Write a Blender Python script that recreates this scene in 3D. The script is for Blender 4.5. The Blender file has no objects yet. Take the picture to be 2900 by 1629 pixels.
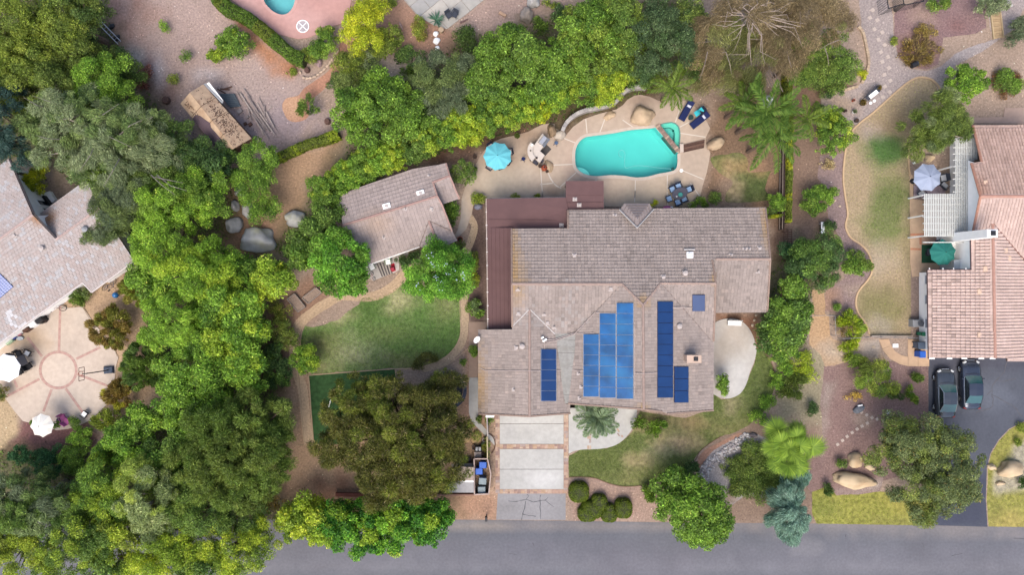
import bpy,bmesh,math,random
import numpy as np
from mathutils import Vector,Matrix
from mathutils.geometry import delaunay_2d_cdt,tessellate_polygon

# ------------------------------------------------------------------ camera, sky, sun, exposure
SC=bpy.context.scene
COL=SC.collection
H=66.0          # drone height over the ground (m)
S=29.0          # photograph pixels per metre on the ground
cam_d=bpy.data.cameras.new('camera');cam=bpy.data.objects.new('camera',cam_d);COL.objects.link(cam)
cam.location=(0,0,H);cam.rotation_euler=(0,0,0)
cam_d.sensor_width=36.0;cam_d.lens=36.0*H/(2900.0/S)
cam_d.clip_start=1.0;cam_d.clip_end=1500.0
SC.camera=cam
SUN_EL,SUN_AZ=math.radians(56),math.radians(193)   # high in the south behind thin cloud
world=bpy.data.worlds.new("World");SC.world=world;world.use_nodes=True
wn=world.node_tree.nodes;wl=world.node_tree.links
sky=wn.new('ShaderNodeTexSky');sky.sky_type='NISHITA';sky.sun_disc=False
sky.sun_elevation=SUN_EL;sky.sun_rotation=SUN_AZ;sky.dust_density=4.0;sky.ozone_density=.6;sky.air_density=.9
bg=wn['Background'];bg.inputs['Strength'].default_value=.15
wl.new(sky.outputs[0],bg.inputs[0])
sun_d=bpy.data.lights.new('sun','SUN');sun_d.energy=1.1;sun_d.angle=math.radians(45);sun_d.color=(1,.95,.88)
sun=bpy.data.objects.new('sun',sun_d);COL.objects.link(sun)
sdir=Vector((math.sin(SUN_AZ)*math.cos(SUN_EL),math.cos(SUN_AZ)*math.cos(SUN_EL),math.sin(SUN_EL)))
sun.rotation_euler=sdir.to_track_quat('Z','Y').to_euler();sun.location=sdir*200
SC.view_settings.view_transform='Standard';SC.view_settings.look='None'
SC.view_settings.exposure=1.12;SC.view_settings.gamma=1.0;SC.view_settings.use_curve_mapping=False
GAIN=1.9
SC.cycles.max_bounces=8;SC.cycles.transparent_max_bounces=12
SC.cycles.use_denoising=True

# ------------------------------------------------------------------ measuring: photograph pixels -> metres
R=random.Random(7)
RN=np.random.default_rng(11)
K=740/1912.0
X0=[0,720,1440,2160];Y0=[0,540,1069]
def cc(i,j,pts):return[(X0[i]+x*K,Y0[j]+y*K)for x,y in pts]
def zz(x0,y0,w,pts):return[(x0+x*w/1929.0,y0+y*w/1929.0)for x,y in pts]
def ff(pts):return[(x*1.12578,y*1.12578)for x,y in pts]
def P(px,py,z=.0):
    s=(H-z)/H/S
    return Vector(((px-1450)*s,(814.5-py)*s,z))
def PF(x,y,z=.0):return P(x*1.12578,y*1.12578,z)
def PC(i,j,x,y,z=.0):return P(X0[i]+x*K,Y0[j]+y*K,z)
def PZ(x0,y0,w,x,y,z=.0):return P(x0+x*w/1929.0,y0+y*w/1929.0,z)
def W(pts,z=.0):return[(P(x,y,z).x,P(x,y,z).y)for x,y in pts]
def lin(v):
    v=v/255.0
    return v/12.92 if v<=.04045 else((v+.055)/1.055)**2.4
def A(r,g,b):return tuple(min(.85,lin(v)/GAIN)for v in(r,g,b))

def vnoise(x,y,seed=0):
    xi=np.floor(x).astype(np.int64);yi=np.floor(y).astype(np.int64)
    xf=x-xi;yf=y-yi
    def h(a,b):
        n=(a*374761393+b*668265263+seed*974711)&0x7fffffff
        n=((n^(n>>13))*1274126177)&0x7fffffff
        return((n^(n>>16))&0xffff)/65535.0
    u=xf*xf*(3-2*xf);v=yf*yf*(3-2*yf)
    return(h(xi,yi)*(1-u)+h(xi+1,yi)*u)*(1-v)+(h(xi,yi+1)*(1-u)+h(xi+1,yi+1)*u)*v
def fbm(x,y,seed=0,o=4):
    s=0;a=.5;t=0
    for k in range(o):
        s=s+a*vnoise(x*2**k,y*2**k,seed+k);t+=a;a*=.55
    return s/t

# ------------------------------------------------------------------ objects
def setp(o,label=None,cat=None,group=None,kind=None):
    if label:o['label']=label
    if cat:o['category']=cat
    if group:o['group']=group
    if kind:o['kind']=kind
    return o
def thing(name,label,cat,loc=(0,0,0),rz=.0,group=None):
    o=bpy.data.objects.new(name,None);COL.objects.link(o)
    o.location=loc;o.rotation_euler=(0,0,rz);o.empty_display_size=.2
    return setp(o,label,cat,group)
def wloc(o):
    v=Vector((0,0,0))
    while o is not None:
        v=v+Vector(o.location);o=o.parent
    return v
def link(name,me,m=None,parent=None):
    o=bpy.data.objects.new(name,me);COL.objects.link(o)
    if m is not None and len(me.materials)==0:me.materials.append(m)
    if parent is not None:o.parent=parent
    return o
def dup(o,parent=None):
    c=o.copy();COL.objects.link(c);c.parent=parent
    for ch in o.children:dup(ch,c)
    return c
def place(o,loc,rz,label,group=None):
    o.location=loc;o.rotation_euler=(0,0,rz);o['label']=label
    if group:o['group']=group
    return o

class MB:
    """collects shapes; build() links them as one mesh object (coordinates are the parent's unless world=True)"""
    def __init__(s):s.v=[];s.f=[];s.c=[]
    def add(s,vs,fs):
        n=len(s.v);s.v+=[tuple(v)for v in vs];s.f+=[tuple(i+n for i in f)for f in fs];return s
    def box(s,c,d,rz=.0,taper=1.0,rx=.0,ry=.0):
        M=Matrix.Translation(c)@Matrix.Rotation(rz,4,'Z')@Matrix.Rotation(ry,4,'Y')@Matrix.Rotation(rx,4,'X')
        x,y,z=d[0]/2,d[1]/2,d[2]/2;b=min(x,y,z)*.18
        vs=[]
        for zz_,k in((-z,1),(z-b,taper),(z,taper)):
            ins=b if zz_==z else 0
            vs+=[(-x*k+ins,-y*k+ins,zz_),(x*k-ins,-y*k+ins,zz_),(x*k-ins,y*k-ins,zz_),(-x*k+ins,y*k-ins,zz_)]
        fs=[(3,2,1,0),(8,9,10,11)]
        for L in(0,4):
            for i in range(4):fs.append((L+i,L+(i+1)%4,L+4+(i+1)%4,L+4+i))
        return s.add([M@Vector(v)for v in vs],fs)
    def tube(s,pts,r,n=6,cap=True):
        pts=[Vector(p)for p in pts];rs=r if isinstance(r,(list,tuple))else[r]*len(pts)
        vs=[];fs=[]
        for i,p in enumerate(pts):
            d=(pts[min(i+1,len(pts)-1)]-pts[max(i-1,0)]).normalized()
            a=d.cross(Vector((0,0,1))if abs(d.z)<.9 else Vector((1,0,0))).normalized();b=d.cross(a)
            for k in range(n):
                t=2*math.pi*k/n;vs.append(p+(a*math.cos(t)+b*math.sin(t))*rs[i])
        for i in range(len(pts)-1):
            for k in range(n):fs.append((i*n+k,i*n+(k+1)%n,(i+1)*n+(k+1)%n,(i+1)*n+k))
        if cap:fs+=[tuple(range(n-1,-1,-1)),tuple((len(pts)-1)*n+k for k in range(n))]
        return s.add(vs,fs)
    def lathe(s,prof,n=16,c=(0,0,0),sx=1,sy=1):
        vs=[];fs=[]
        for r_,z in prof:
            for k in range(n):
                t=2*math.pi*k/n;vs.append((c[0]+r_*math.cos(t)*sx,c[1]+r_*math.sin(t)*sy,c[2]+z))
        for i in range(len(prof)-1):
            for k in range(n):fs.append((i*n+k,i*n+(k+1)%n,(i+1)*n+(k+1)%n,(i+1)*n+k))
        fs+=[tuple(range(n-1,-1,-1)),tuple((len(prof)-1)*n+k for k in range(n))]
        return s.add(vs,fs)
    def prism(s,poly,z0,z1):
        if sum(poly[i][0]*poly[(i+1)%len(poly)][1]-poly[(i+1)%len(poly)][0]*poly[i][1]for i in range(len(poly)))<0:poly=poly[::-1]
        n=len(poly)
        t0=z0 if isinstance(z0,(list,tuple))else[z0]*n;t1=z1 if isinstance(z1,(list,tuple))else[z1]*n
        vs=[(p[0],p[1],z)for p,z in zip(poly,t0)]+[(p[0],p[1],z)for p,z in zip(poly,t1)]
        fs=[(i,(i+1)%n,n+(i+1)%n,n+i)for i in range(n)]
        for t in tessellate_polygon([[Vector((p[0],p[1],0))for p in poly]]):
            a,b,c=t
            ar=(poly[b][0]-poly[a][0])*(poly[c][1]-poly[a][1])-(poly[c][0]-poly[a][0])*(poly[b][1]-poly[a][1])
            if ar<0:a,b,c=a,c,b
            fs+=[(n+a,n+b,n+c),(c,b,a)]
        return s.add(vs,fs)
    def ribbon(s,pts,w,z0,z1):
        pts=[Vector((p[0],p[1],0))for p in pts];n=len(pts);vs=[];fs=[]
        for i,p in enumerate(pts):
            d=(pts[min(i+1,n-1)]-pts[max(i-1,0)]).normalized();q=Vector((-d.y,d.x,0))*(w[i]if isinstance(w,list)else w)/2
            vs+=[(p.x-q.x,p.y-q.y,z0),(p.x-q.x,p.y-q.y,z1),(p.x+q.x,p.y+q.y,z1),(p.x+q.x,p.y+q.y,z0)]
        for i in range(n-1):
            a=i*4;b=a+4
            fs+=[(a,b,b+1,a+1),(a+1,b+1,b+2,a+2),(a+2,b+2,b+3,a+3)]
        fs+=[(0,1,2,3),((n-1)*4+3,(n-1)*4+2,(n-1)*4+1,(n-1)*4)]
        return s.add(vs,fs)
    def rock(s,c,r,seed=0,sub=3,rz=.0,rough=.22,flat=.35):
        bm=bmesh.new();bmesh.ops.create_icosphere(bm,subdivisions=sub,radius=1.0)
        rr=random.Random(seed);ph=[Vector((rr.uniform(-1,1),rr.uniform(-1,1),rr.uniform(-1,1))).normalized()for _ in range(7)]
        cut=[rr.uniform(.62,.95)for _ in ph]
        M=Matrix.Translation(c)@Matrix.Rotation(rz,4,'Z')
        from mathutils import noise as mn
        vs=[]
        for v in bm.verts:
            p=v.co.copy()
            for d,k in zip(ph,cut):
                t=p.dot(d)
                if t>k:p-=d*(t-k)*.75
            p*=1+rough*mn.noise(p*1.6+Vector((seed*3.1,0,0)))+.3*rough*mn.noise(p*5+Vector((seed,1,0)))
            if p.z<-flat:p.z=-flat
            vs.append(M@Vector((p.x*r[0],p.y*r[1],p.z*r[2])))
        fs=[tuple(v.index for v in f.verts)for f in bm.faces];bm.free()
        return s.add(vs,fs)
    def build(s,name,m=None,parent=None,world=False,smooth=False):
        vs=s.v
        if world and parent is not None:
            L=wloc(parent);vs=[(v[0]-L.x,v[1]-L.y,v[2]-L.z)for v in vs]
        me=bpy.data.meshes.new(name);me.from_pydata(vs,[],s.f)
        if smooth:me.polygons.foreach_set('use_smooth',[True]*len(me.polygons))
        return link(name,me,m,parent)

def grid_mesh(name,V,F4,cols=None,smooth=False):
    """quads (or tris) from arrays"""
    me=bpy.data.meshes.new(name);n=len(F4);k=F4.shape[1]
    me.vertices.add(len(V));me.vertices.foreach_set('co',np.ascontiguousarray(V,np.float32).ravel())
    me.loops.add(n*k);me.loops.foreach_set('vertex_index',np.ascontiguousarray(F4,np.int32).ravel())
    me.polygons.add(n);me.polygons.foreach_set('loop_start',np.arange(0,n*k,k,dtype=np.int32))
    me.polygons.foreach_set('loop_total',np.full(n,k,np.int32))
    if cols is not None:
        a=me.color_attributes.new('Col','FLOAT_COLOR','POINT')
        c4=np.ones((len(V),4),np.float32);c4[:,:3]=cols;a.data.foreach_set('color',c4.ravel())
    me.update(calc_edges=True)
    return me

# ------------------------------------------------------------------ materials
def nodes(name):
    m=bpy.data.materials.new(name);m.use_nodes=True
    return m,m.node_tree.nodes,m.node_tree.links,m.node_tree.nodes['Principled BSDF']
MATS={}
def mat(name,c,rough=.8,var=.18,scale=3.0,metal=.0,spec=.3,bump=.0,bscale=20.0,dirt_or_sheen=None,dscale=.7,emis=None):
    if name in MATS:return MATS[name]
    m,N,L,b=nodes(name);MATS[name]=m
    b.inputs['Roughness'].default_value=rough;b.inputs['Metallic'].default_value=metal
    b.inputs['Specular IOR Level'].default_value=spec
    g=N.new('ShaderNodeNewGeometry')
    nz=N.new('ShaderNodeTexNoise');nz.inputs['Scale'].default_value=scale;nz.inputs['Detail'].default_value=6
    L.new(g.outputs['Position'],nz.inputs['Vector'])
    mr=N.new('ShaderNodeMapRange');mr.inputs[1].default_value=.25;mr.inputs[2].default_value=.75
    mr.inputs[3].default_value=1-var;mr.inputs[4].default_value=1+var;L.new(nz.outputs[0],mr.inputs[0])
    mx=N.new('ShaderNodeVectorMath');mx.operation='SCALE';mx.inputs[0].default_value=c[:3];L.new(mr.outputs[0],mx.inputs['Scale'])
    out=mx.outputs[0]
    if dirt_or_sheen:
        n2=N.new('ShaderNodeTexNoise');n2.inputs['Scale'].default_value=dscale;n2.inputs['Detail'].default_value=5;L.new(g.outputs['Position'],n2.inputs['Vector'])
        r2=N.new('ShaderNodeMapRange');r2.inputs[1].default_value=.48;r2.inputs[2].default_value=.72;r2.inputs[4].default_value=.75;L.new(n2.outputs[0],r2.inputs[0])
        mm=N.new('ShaderNodeMixRGB');mm.inputs[2].default_value=(*dirt_or_sheen[:3],1);L.new(r2.outputs[0],mm.inputs[0]);L.new(out,mm.inputs[1]);out=mm.outputs[0]
    L.new(out,b.inputs['Base Color'])
    if bump:
        n3=N.new('ShaderNodeTexNoise');n3.inputs['Scale'].default_value=bscale;n3.inputs['Detail'].default_value=4;L.new(g.outputs['Position'],n3.inputs['Vector'])
        bp=N.new('ShaderNodeBump');bp.inputs['Strength'].default_value=.6;bp.inputs['Distance'].default_value=bump;L.new(n3.outputs[0],bp.inputs['Height']);L.new(bp.outputs[0],b.inputs['Normal'])
    return m
def colmat(name,rough=.9,grain=.3,gscale=9.0,fine=45.0,bump=.02,objcol=False,spec=.2):
    """base colour from the mesh's own colour attribute, with grain"""
    if name in MATS:return MATS[name]
    m,N,L,b=nodes(name);MATS[name]=m
    b.inputs['Roughness'].default_value=rough;b.inputs['Specular IOR Level'].default_value=spec
    at=N.new('ShaderNodeAttribute');at.attribute_name='Col';g=N.new('ShaderNodeNewGeometry')
    out=at.outputs['Color']
    if objcol:
        oi=N.new('ShaderNodeObjectInfo');mm=N.new('ShaderNodeVectorMath');mm.operation='MULTIPLY'
        L.new(out,mm.inputs[0]);L.new(oi.outputs['Color'],mm.inputs[1]);out=mm.outputs[0]
    acc=None
    for sc,am in((gscale,grain),(fine,grain*.9)):
        nz=N.new('ShaderNodeTexNoise');nz.inputs['Scale'].default_value=sc;nz.inputs['Detail'].default_value=3;L.new(g.outputs['Position'],nz.inputs['Vector'])
        mr=N.new('ShaderNodeMapRange');mr.inputs[1].default_value=.3;mr.inputs[2].default_value=.7;mr.inputs[3].default_value=1-am;mr.inputs[4].default_value=1+am;L.new(nz.outputs[0],mr.inputs[0])
        sv=N.new('ShaderNodeVectorMath');sv.operation='SCALE';L.new(out,sv.inputs[0]);L.new(mr.outputs[0],sv.inputs['Scale']);out=sv.outputs[0];acc=nz
    L.new(out,b.inputs['Base Color'])
    if bump:
        bp=N.new('ShaderNodeBump');bp.inputs['Strength'].default_value=.7;bp.inputs['Distance'].default_value=bump;L.new(acc.outputs[0],bp.inputs['Height']);L.new(bp.outputs[0],b.inputs['Normal'])
    return m
def leafmat(name='leaf',trans=.42,rough=.55,spec=.25):
    if name in MATS:return MATS[name]
    m,N,L,b=nodes(name);MATS[name]=m
    at=N.new('ShaderNodeAttribute');at.attribute_name='Col'
    b.inputs['Roughness'].default_value=rough;b.inputs['Specular IOR Level'].default_value=spec
    L.new(at.outputs['Color'],b.inputs['Base Color'])
    tr=N.new('ShaderNodeBsdfTranslucent');gm=N.new('ShaderNodeVectorMath');gm.operation='MULTIPLY';gm.inputs[1].default_value=(1.25,1.15,.6)
    L.new(at.outputs['Color'],gm.inputs[0]);L.new(gm.outputs[0],tr.inputs['Color'])
    ms=N.new('ShaderNodeMixShader');ms.inputs[0].default_value=trans
    L.new(b.outputs[0],ms.inputs[1]);L.new(tr.outputs[0],ms.inputs[2]);L.new(ms.outputs[0],N['Material Output'].inputs[0])
    return m
def watermat(name,tint):
    m,N,L,b=nodes(name);N.remove(b)
    t=N.new('ShaderNodeBsdfTransparent');t.inputs[0].default_value=(*tint,1)
    g=N.new('ShaderNodeBsdfGlossy');g.inputs['Roughness'].default_value=.08
    fr=N.new('ShaderNodeFresnel');fr.inputs[0].default_value=1.33
    ge=N.new('ShaderNodeNewGeometry');nz=N.new('ShaderNodeTexNoise');nz.inputs['Scale'].default_value=2.2;nz.inputs['Detail'].default_value=3;L.new(ge.outputs['Position'],nz.inputs['Vector'])
    bp=N.new('ShaderNodeBump');bp.inputs['Strength'].default_value=.25;bp.inputs['Distance'].default_value=.05;L.new(nz.outputs[0],bp.inputs['Height']);L.new(bp.outputs[0],g.inputs['Normal']);L.new(bp.outputs[0],fr.inputs['Normal'])
    ms=N.new('ShaderNodeMixShader');L.new(fr.outputs[0],ms.inputs[0]);L.new(t.outputs[0],ms.inputs[1]);L.new(g.outputs[0],ms.inputs[2]);L.new(ms.outputs[0],N['Material Output'].inputs[0])
    return m
M_EARTH=colmat('earth',.95,.22,5.0,26.0,.03)
M_CONC=colmat('concrete',.85,.07,2.5,30.0,.004)
M_ASPH=colmat('asphalt',.9,.08,4.0,40.0,.006)
M_TURF=colmat('turf',.95,.32,2.6,22.0,.03)
M_LEAF=leafmat()
def earthy(C,turf=False):
    g=C.mean(-1,keepdims=True);C=C+(g-C)*.2
    return np.clip(C*(np.array([1.06,1.38,.98]if turf=='back_lawn' else[1.16,1.24,1.04])if turf else 1.12),0,.8)
M_TILE=colmat('roof tile',.85,.10,6.0,30.0,.004,objcol=True)
M_WHITE=mat('white paint',(.72,.72,.71),.55,.05,2.0)
M_GREY=mat('grey metal',A(170,172,175),.45,.1,5.0)
M_BLACK=mat('black plastic',A(45,45,50),.5,.2,8.0)
M_NAVY=mat('navy fabric',A(28,42,95),.85,.12,10.0)
M_WOOD=mat('grey wood',A(165,150,140),.85,.2,6.0)
M_BROWNWOOD=mat('brown wood',A(105,75,62),.8,.3,5.0)
M_BARK=mat('bark',A(120,100,85),.9,.3,6.0,bump=.02)
M_PALEBARK=mat('pale bark',A(205,190,175),.85,.25,5.0)
M_DARKGLASS=mat('dark glass',(.012,.018,.022),.08,.1,2.0,spec=.6)
M_TERRA=mat('terracotta',A(190,95,65),.8,.15,6.0)
M_STUCCO=mat('stucco',(.80,.79,.77),.85,.05,2.0,bump=.004)
M_STUCCO2=mat('tan stucco',A(205,188,172),.85,.06,2.0,bump=.004)
M_ROCKTAN=mat('tan rock',A(214,188,155),.9,.16,1.6,bump=.03,bscale=9,dirt_or_sheen=A(165,135,110),dscale=.9)
M_ROCKGREY=mat('grey rock',A(204,202,200),.9,.2,2.0,bump=.03,bscale=9,dirt_or_sheen=A(170,166,156),dscale=1.2)
# ------------------------------------------------------------------ ground and the sheets laid on it
def smooth_closed(pts,n=4):
    out=[];N=len(pts)
    for i in range(N):
        p0,p1,p2,p3=(np.array(pts[(i+k)%N])for k in(-1,0,1,2))
        for k in range(n):
            t=k/n
            out.append(tuple(.5*(2*p1+(p2-p0)*t+(2*p0-5*p1+4*p2-p3)*t*t+(3*p1-p0-3*p2+p3)*t**3)))
    return out
def smooth_open(pts,n=5):
    out=[];N=len(pts)
    for i in range(N-1):
        p0,p1,p2,p3=(np.array(pts[min(max(i+k,0),N-1)],float)for k in(-1,0,1,2))
        for k in range(n):
            t=k/n
            out.append(tuple(.5*(2*p1+(p2-p0)*t+(2*p0-5*p1+4*p2-p3)*t*t+(3*p1-p0-3*p2+p3)*t**3)))
    out.append(tuple(pts[-1]));return out
def densify(pts,d):
    out=[];N=len(pts)
    for i in range(N):
        a=pts[i];b=pts[(i+1)%N];n=max(1,int(math.hypot(b[0]-a[0],b[1]-a[1])/d))
        for k in range(n):out.append((a[0]+(b[0]-a[0])*k/n,a[1]+(b[1]-a[1])*k/n))
    return out
def inside(poly,X,Y):
    c=np.zeros(X.shape,bool);N=len(poly)
    for i in range(N):
        x1,y1=poly[i];x2,y2=poly[(i+1)%N]
        if y1==y2:continue
        c^=((y1>Y)!=(y2>Y))&(X<(x2-x1)*(Y-y1)/(y2-y1)+x1)
    return c
def edge_dist(poly,X,Y,closed=True):
    d=np.full(X.shape,1e9);N=len(poly)
    for i in range(N if closed else N-1):
        x1,y1=poly[i];x2,y2=poly[(i+1)%N];dx,dy=x2-x1,y2-y1;q=dx*dx+dy*dy+1e-9
        t=np.clip(((X-x1)*dx+(Y-y1)*dy)/q,0,1)
        d=np.minimum(d,np.hypot(X-x1-t*dx,Y-y1-t*dy))
    return d
def paint(X,Y,base,marks,seed=3):
    """soil colours: marks are ('poly'|'spot'|'line', photograph pixels, colour, softness m, ...)"""
    C=np.empty(X.shape+(3,));C[:]=base
    n1=fbm(X*.35,Y*.35,seed);n2=fbm(X*1.5,Y*1.5,seed+9)
    for k,mk in enumerate(marks):
        kind,pts,col,soft=mk[:4];amt=mk[4]if len(mk)>4 else 1.0
        if kind=='poly':
            w=W(pts);sd=edge_dist(w,X,Y)*np.where(inside(w,X,Y),1,-1)
        elif kind=='spot':
            c=W([pts[:2]])[0];rx=pts[2]/S;ry=(pts[3]if len(pts)>3 else pts[2])/S
            sd=(1-np.hypot((X-c[0])/rx,(Y-c[1])/ry))*min(rx,ry)
        else:
            w=W(pts);sd=mk[5]/S/2-edge_dist(w,X,Y,False)
        sd=sd+(fbm(X*.9,Y*.9,seed+k*5+40)-.5)*soft*2.4
        a=np.clip(.5+sd/(2*soft+1e-6),0,1)*amt
        C=C*(1-a[...,None])+np.array(col)*a[...,None]
    C*=(.80+.28*n1+.14*n2)[...,None]
    return C
ZONES={}
def sheet(name,px,level,base,marks=(),m=None,step=.45,smooth=False,jag=.0,thick=.0,kind='structure',seed=3,wpoly=None,holes=()):
    w=wpoly or W(px)
    if smooth:w=smooth_closed(w,5)
    if jag:
        w=densify(w,.3)
        jx=np.array(w);n=fbm(jx[:,0]*1.3,jx[:,1]*1.3,77)-.5;n2=fbm(jx[:,0]*1.3+50,jx[:,1]*1.3,78)-.5
        jx[:,0]+=n*jag*2;jx[:,1]+=n2*jag*2;w=[tuple(p)for p in jx]
    else:w=densify(w,.8)
    if sum(w[i][0]*w[(i+1)%len(w)][1]-w[(i+1)%len(w)][0]*w[i][1]for i in range(len(w)))<0:w=w[::-1]
    xs=[p[0]for p in w];ys=[p[1]for p in w]
    gx,gy=np.meshgrid(np.arange(min(xs),max(xs),step),np.arange(min(ys),max(ys),step));gx=gx.ravel()+RN.uniform(-.1,.1,gx.size)*step;gy=gy.ravel()+RN.uniform(-.1,.1,gy.size)*step
    ok=inside(w,gx,gy)&(edge_dist(w,gx,gy)>step*.4)
    V2=[Vector(p)for p in w]+[Vector((x,y))for x,y in zip(gx[ok],gy[ok])]
    ed=[(i,(i+1)%len(w))for i in range(len(w))]
    for hp in holes:
        n0=len(V2);V2+=[Vector(p)for p in hp];ed+=[(n0+i,n0+(i+1)%len(hp))for i in range(len(hp))]
    vo,eo,fo,*_=delaunay_2d_cdt(V2,ed,[],0,1e-4)
    va=np.array([(v.x,v.y)for v in vo]);fo=[f for f in fo if len(f)==3]
    fa=np.array(fo);ce=va[fa].mean(1);keep=inside(w,ce[:,0],ce[:,1])
    for hp in holes:keep&=~inside(hp,ce[:,0],ce[:,1])
    p0,p1,p2=va[fa[:,0]],va[fa[:,1]],va[fa[:,2]]
    up=(p1[:,0]-p0[:,0])*(p2[:,1]-p0[:,1])-(p2[:,0]-p0[:,0])*(p1[:,1]-p0[:,1])
    fo=[tuple(f)if u>0 else(f[0],f[2],f[1])for f,u in zip(fa[keep],up[keep])]
    z=.004*level+thick
    Vx=np.array([(v.x,v.y)for v in vo]);C=paint(Vx[:,0],Vx[:,1],base,marks,seed)
    if m in(None,M_EARTH,M_TURF):C=earthy(C,name if m is M_TURF else False)
    V=[(x,y,z)for x,y in Vx];F=[tuple(f)for f in fo];Cn=[tuple(c)for c in C]
    if thick:
        n0=len(V);nb=len(w);Cb=paint(np.array(xs),np.array(ys),base,marks,seed)
        for i,p in enumerate(w):V+=[(p[0],p[1],z),(p[0],p[1],-.05)];Cn+=[tuple(Cb[i])]*2
        for i in range(nb):
            j=(i+1)%nb;F.append((n0+2*i,n0+2*i+1,n0+2*j+1,n0+2*j))
    me=bpy.data.meshes.new(name);me.from_pydata(V,[],F)
    a=me.color_attributes.new('Col','FLOAT_COLOR','POINT')
    c4=np.ones((len(V),4),np.float32);c4[:,:3]=Cn;a.data.foreach_set('color',c4.ravel())
    o=link(name,me,m or M_EARTH);setp(o,kind=kind);ZONES[name]=(w,base,marks,z,seed);o['zone']=name
    return o

POOL=smooth_open(cc(2,0,[(1246,1125),(1246,1195),(1238,1232),(1212,1258),(1160,1272),(1090,1285),(1010,1305),(930,1310),(860,1300),(760,1293),(640,1300),(565,1288),(515,1262),(485,1225),(477,1180),(478,1110),(490,1065),(515,1025),(560,994),(620,984),(700,974),(790,960),(880,943),(980,933),(1068,926)]),4)
SPA=smooth_open(cc(2,0,[(1098,925),(1118,910),(1150,901),(1190,897),(1222,907),(1246,935),(1254,985),(1250,1040),(1244,1088)]),4)
POOL2=smooth_open(cc(1,0,[(40,-80),(60,0),(90,50),(140,95),(200,117),(250,106),(290,62),(310,0),(318,-80)]),4)
HOLES=[W(POOL),W(SPA),W(POOL2)]
DIRT=A(178,152,130);MULCH=A(150,112,95);PURPLE=A(150,120,116);TAN=A(190,158,118);SAND=A(208,178,138)
GRAVEL=A(176,160,154);BROWN=A(150,108,78);DARKSOIL=A(112,84,66);ORANGE=A(188,128,86);PINKG=A(186,158,145)
GM=[('poly',cc(0,0,[(700,-60),(1650,-60),(1912,300),(2300,600),(2200,1000),(1800,1300),(1300,1100),(900,500)]),PINKG,1.0),
      ('spot',(330,45,95,60),A(172,124,102),1.4,.7),('spot',(420,215,50,40),A(150,100,90),.8,.8),('spot',(470,270,40,60),A(150,112,100),.8,.7),
      ('spot',(385,160,24,30),A(215,200,185),.5,.8),('spot',(445,205,22,38),A(200,185,180),.5,.8),('spot',(590,215,30,20),A(205,195,195),.5,.7),
      ('poly',cc(1,0,[(-200,20),(-60,110),(60,290),(240,440),(330,470),(280,560),(130,540),(60,430),(-120,200)]),ORANGE,.5),
      ('spot',(785,340,110,60),A(166,146,146),1.3),('spot',(700,250,120,60),A(180,158,148),1.3,.7),
      ('poly',cc(1,0,[(600,-40),(1130,-40),(1420,210),(1500,260),(1480,420),(1200,420),(1000,380),(640,300)]),A(172,130,104),.8),
      ('poly',cc(1,0,[(1500,150),(1700,-40),(2300,-40),(2300,120),(1900,220),(1650,230)]),A(184,154,138),.7),
      ('poly',cc(1,0,[(880,420),(1060,440),(1300,480),(1300,640),(1100,640),(880,620)]),A(176,160,146),.5),
      ('spot',(1610,185,60,40),A(120,82,66),.8),('poly',ff([(900,370),(1500,180),(1700,190),(1650,260),(1400,330),(1100,420)]),A(120,84,66),.8),
      ('poly',ff([(560,460),(690,400),(850,350),(840,430),(780,470),(760,560),(700,640),(560,680)]),A(188,150,112),.7),
      ('poly',ff([(560,540),(640,520),(690,600),(600,640),(560,610)]),A(184,138,104),.6),
      ('poly',ff([(665,745),(800,690),(860,740),(745,830),(735,1100),(780,1220),(660,1260),(640,900)]),A(160,122,96),.8),
      ('poly',ff([(740,940),(800,930),(1180,1000),(1240,1060),(1240,1300),(700,1290),(720,1100)]),A(184,148,112),.9),
      ('spot',(960,1395,110,40),A(158,108,78),.9,.8),('poly',cc(1,2,[(560,830),(1440,850),(1790,850),(1770,1045),(600,1060)]),A(186,142,110),.7),
      ('poly',ff([(1180,520),(1225,500),(1225,830),(1180,830)]),A(116,92,82),.4),('poly',ff([(1180,840),(1215,840),(1215,1060),(1160,1060)]),A(178,138,112),.4),
      ('poly',ff([(1790,250),(1960,230),(2060,260),(2060,560),(1960,560),(1760,500)]),A(142,112,84),.8),
      ('spot',(2110,500,55,35),A(176,134,96),.7),('spot',(2075,555,40,60),A(165,138,112),.7),
      ('poly',ff([(1940,520),(1990,520),(1995,680),(1940,660)]),A(138,108,86),.5),
      ('poly',ff([(1980,120),(2060,100),(2150,210),(2080,300),(1990,300)]),A(150,116,92),.6),
      ('poly',ff([(1990,300),(2130,300),(2125,560),(2060,700),(1990,600)]),A(146,118,98),.7),
      ('poly',ff([(1795,790),(1915,790),(1920,900),(1880,870)]),A(150,104,74),.4),
      ('poly',ff([(1430,1200),(1640,1180),(1700,1200),(1900,1310),(1430,1320)]),A(178,146,126),.5),
      ('poly',ff([(1780,1090),(1920,1040),(2060,1060),(2060,1320),(1800,1320)]),A(150,124,104),.6),
      ('poly',ff([(1960,860),(2080,890),(2080,1060),(1960,1060)]),A(164,152,118),.7),
      ('poly',ff([(0,740),(330,690),(420,700),(460,1000),(420,1100),(300,1080),(220,1060)]),A(200,165,125),.7),
      ('poly',ff([(330,700),(440,690),(460,940),(390,960),(380,850)]),A(178,142,108),.7,.8),
      ('poly',ff([(0,960),(40,1030),(55,1080),(10,1140),(-40,1140)]),A(205,175,128),.3),
      ('poly',ff([(65,1050),(230,1060),(240,1120),(170,1170),(-20,1150),(30,1110)]),A(138,92,86),.4),
      ('poly',ff([(2240,480),(2340,480),(2340,900),(2300,900)]),A(160,135,120),.4)]
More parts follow.
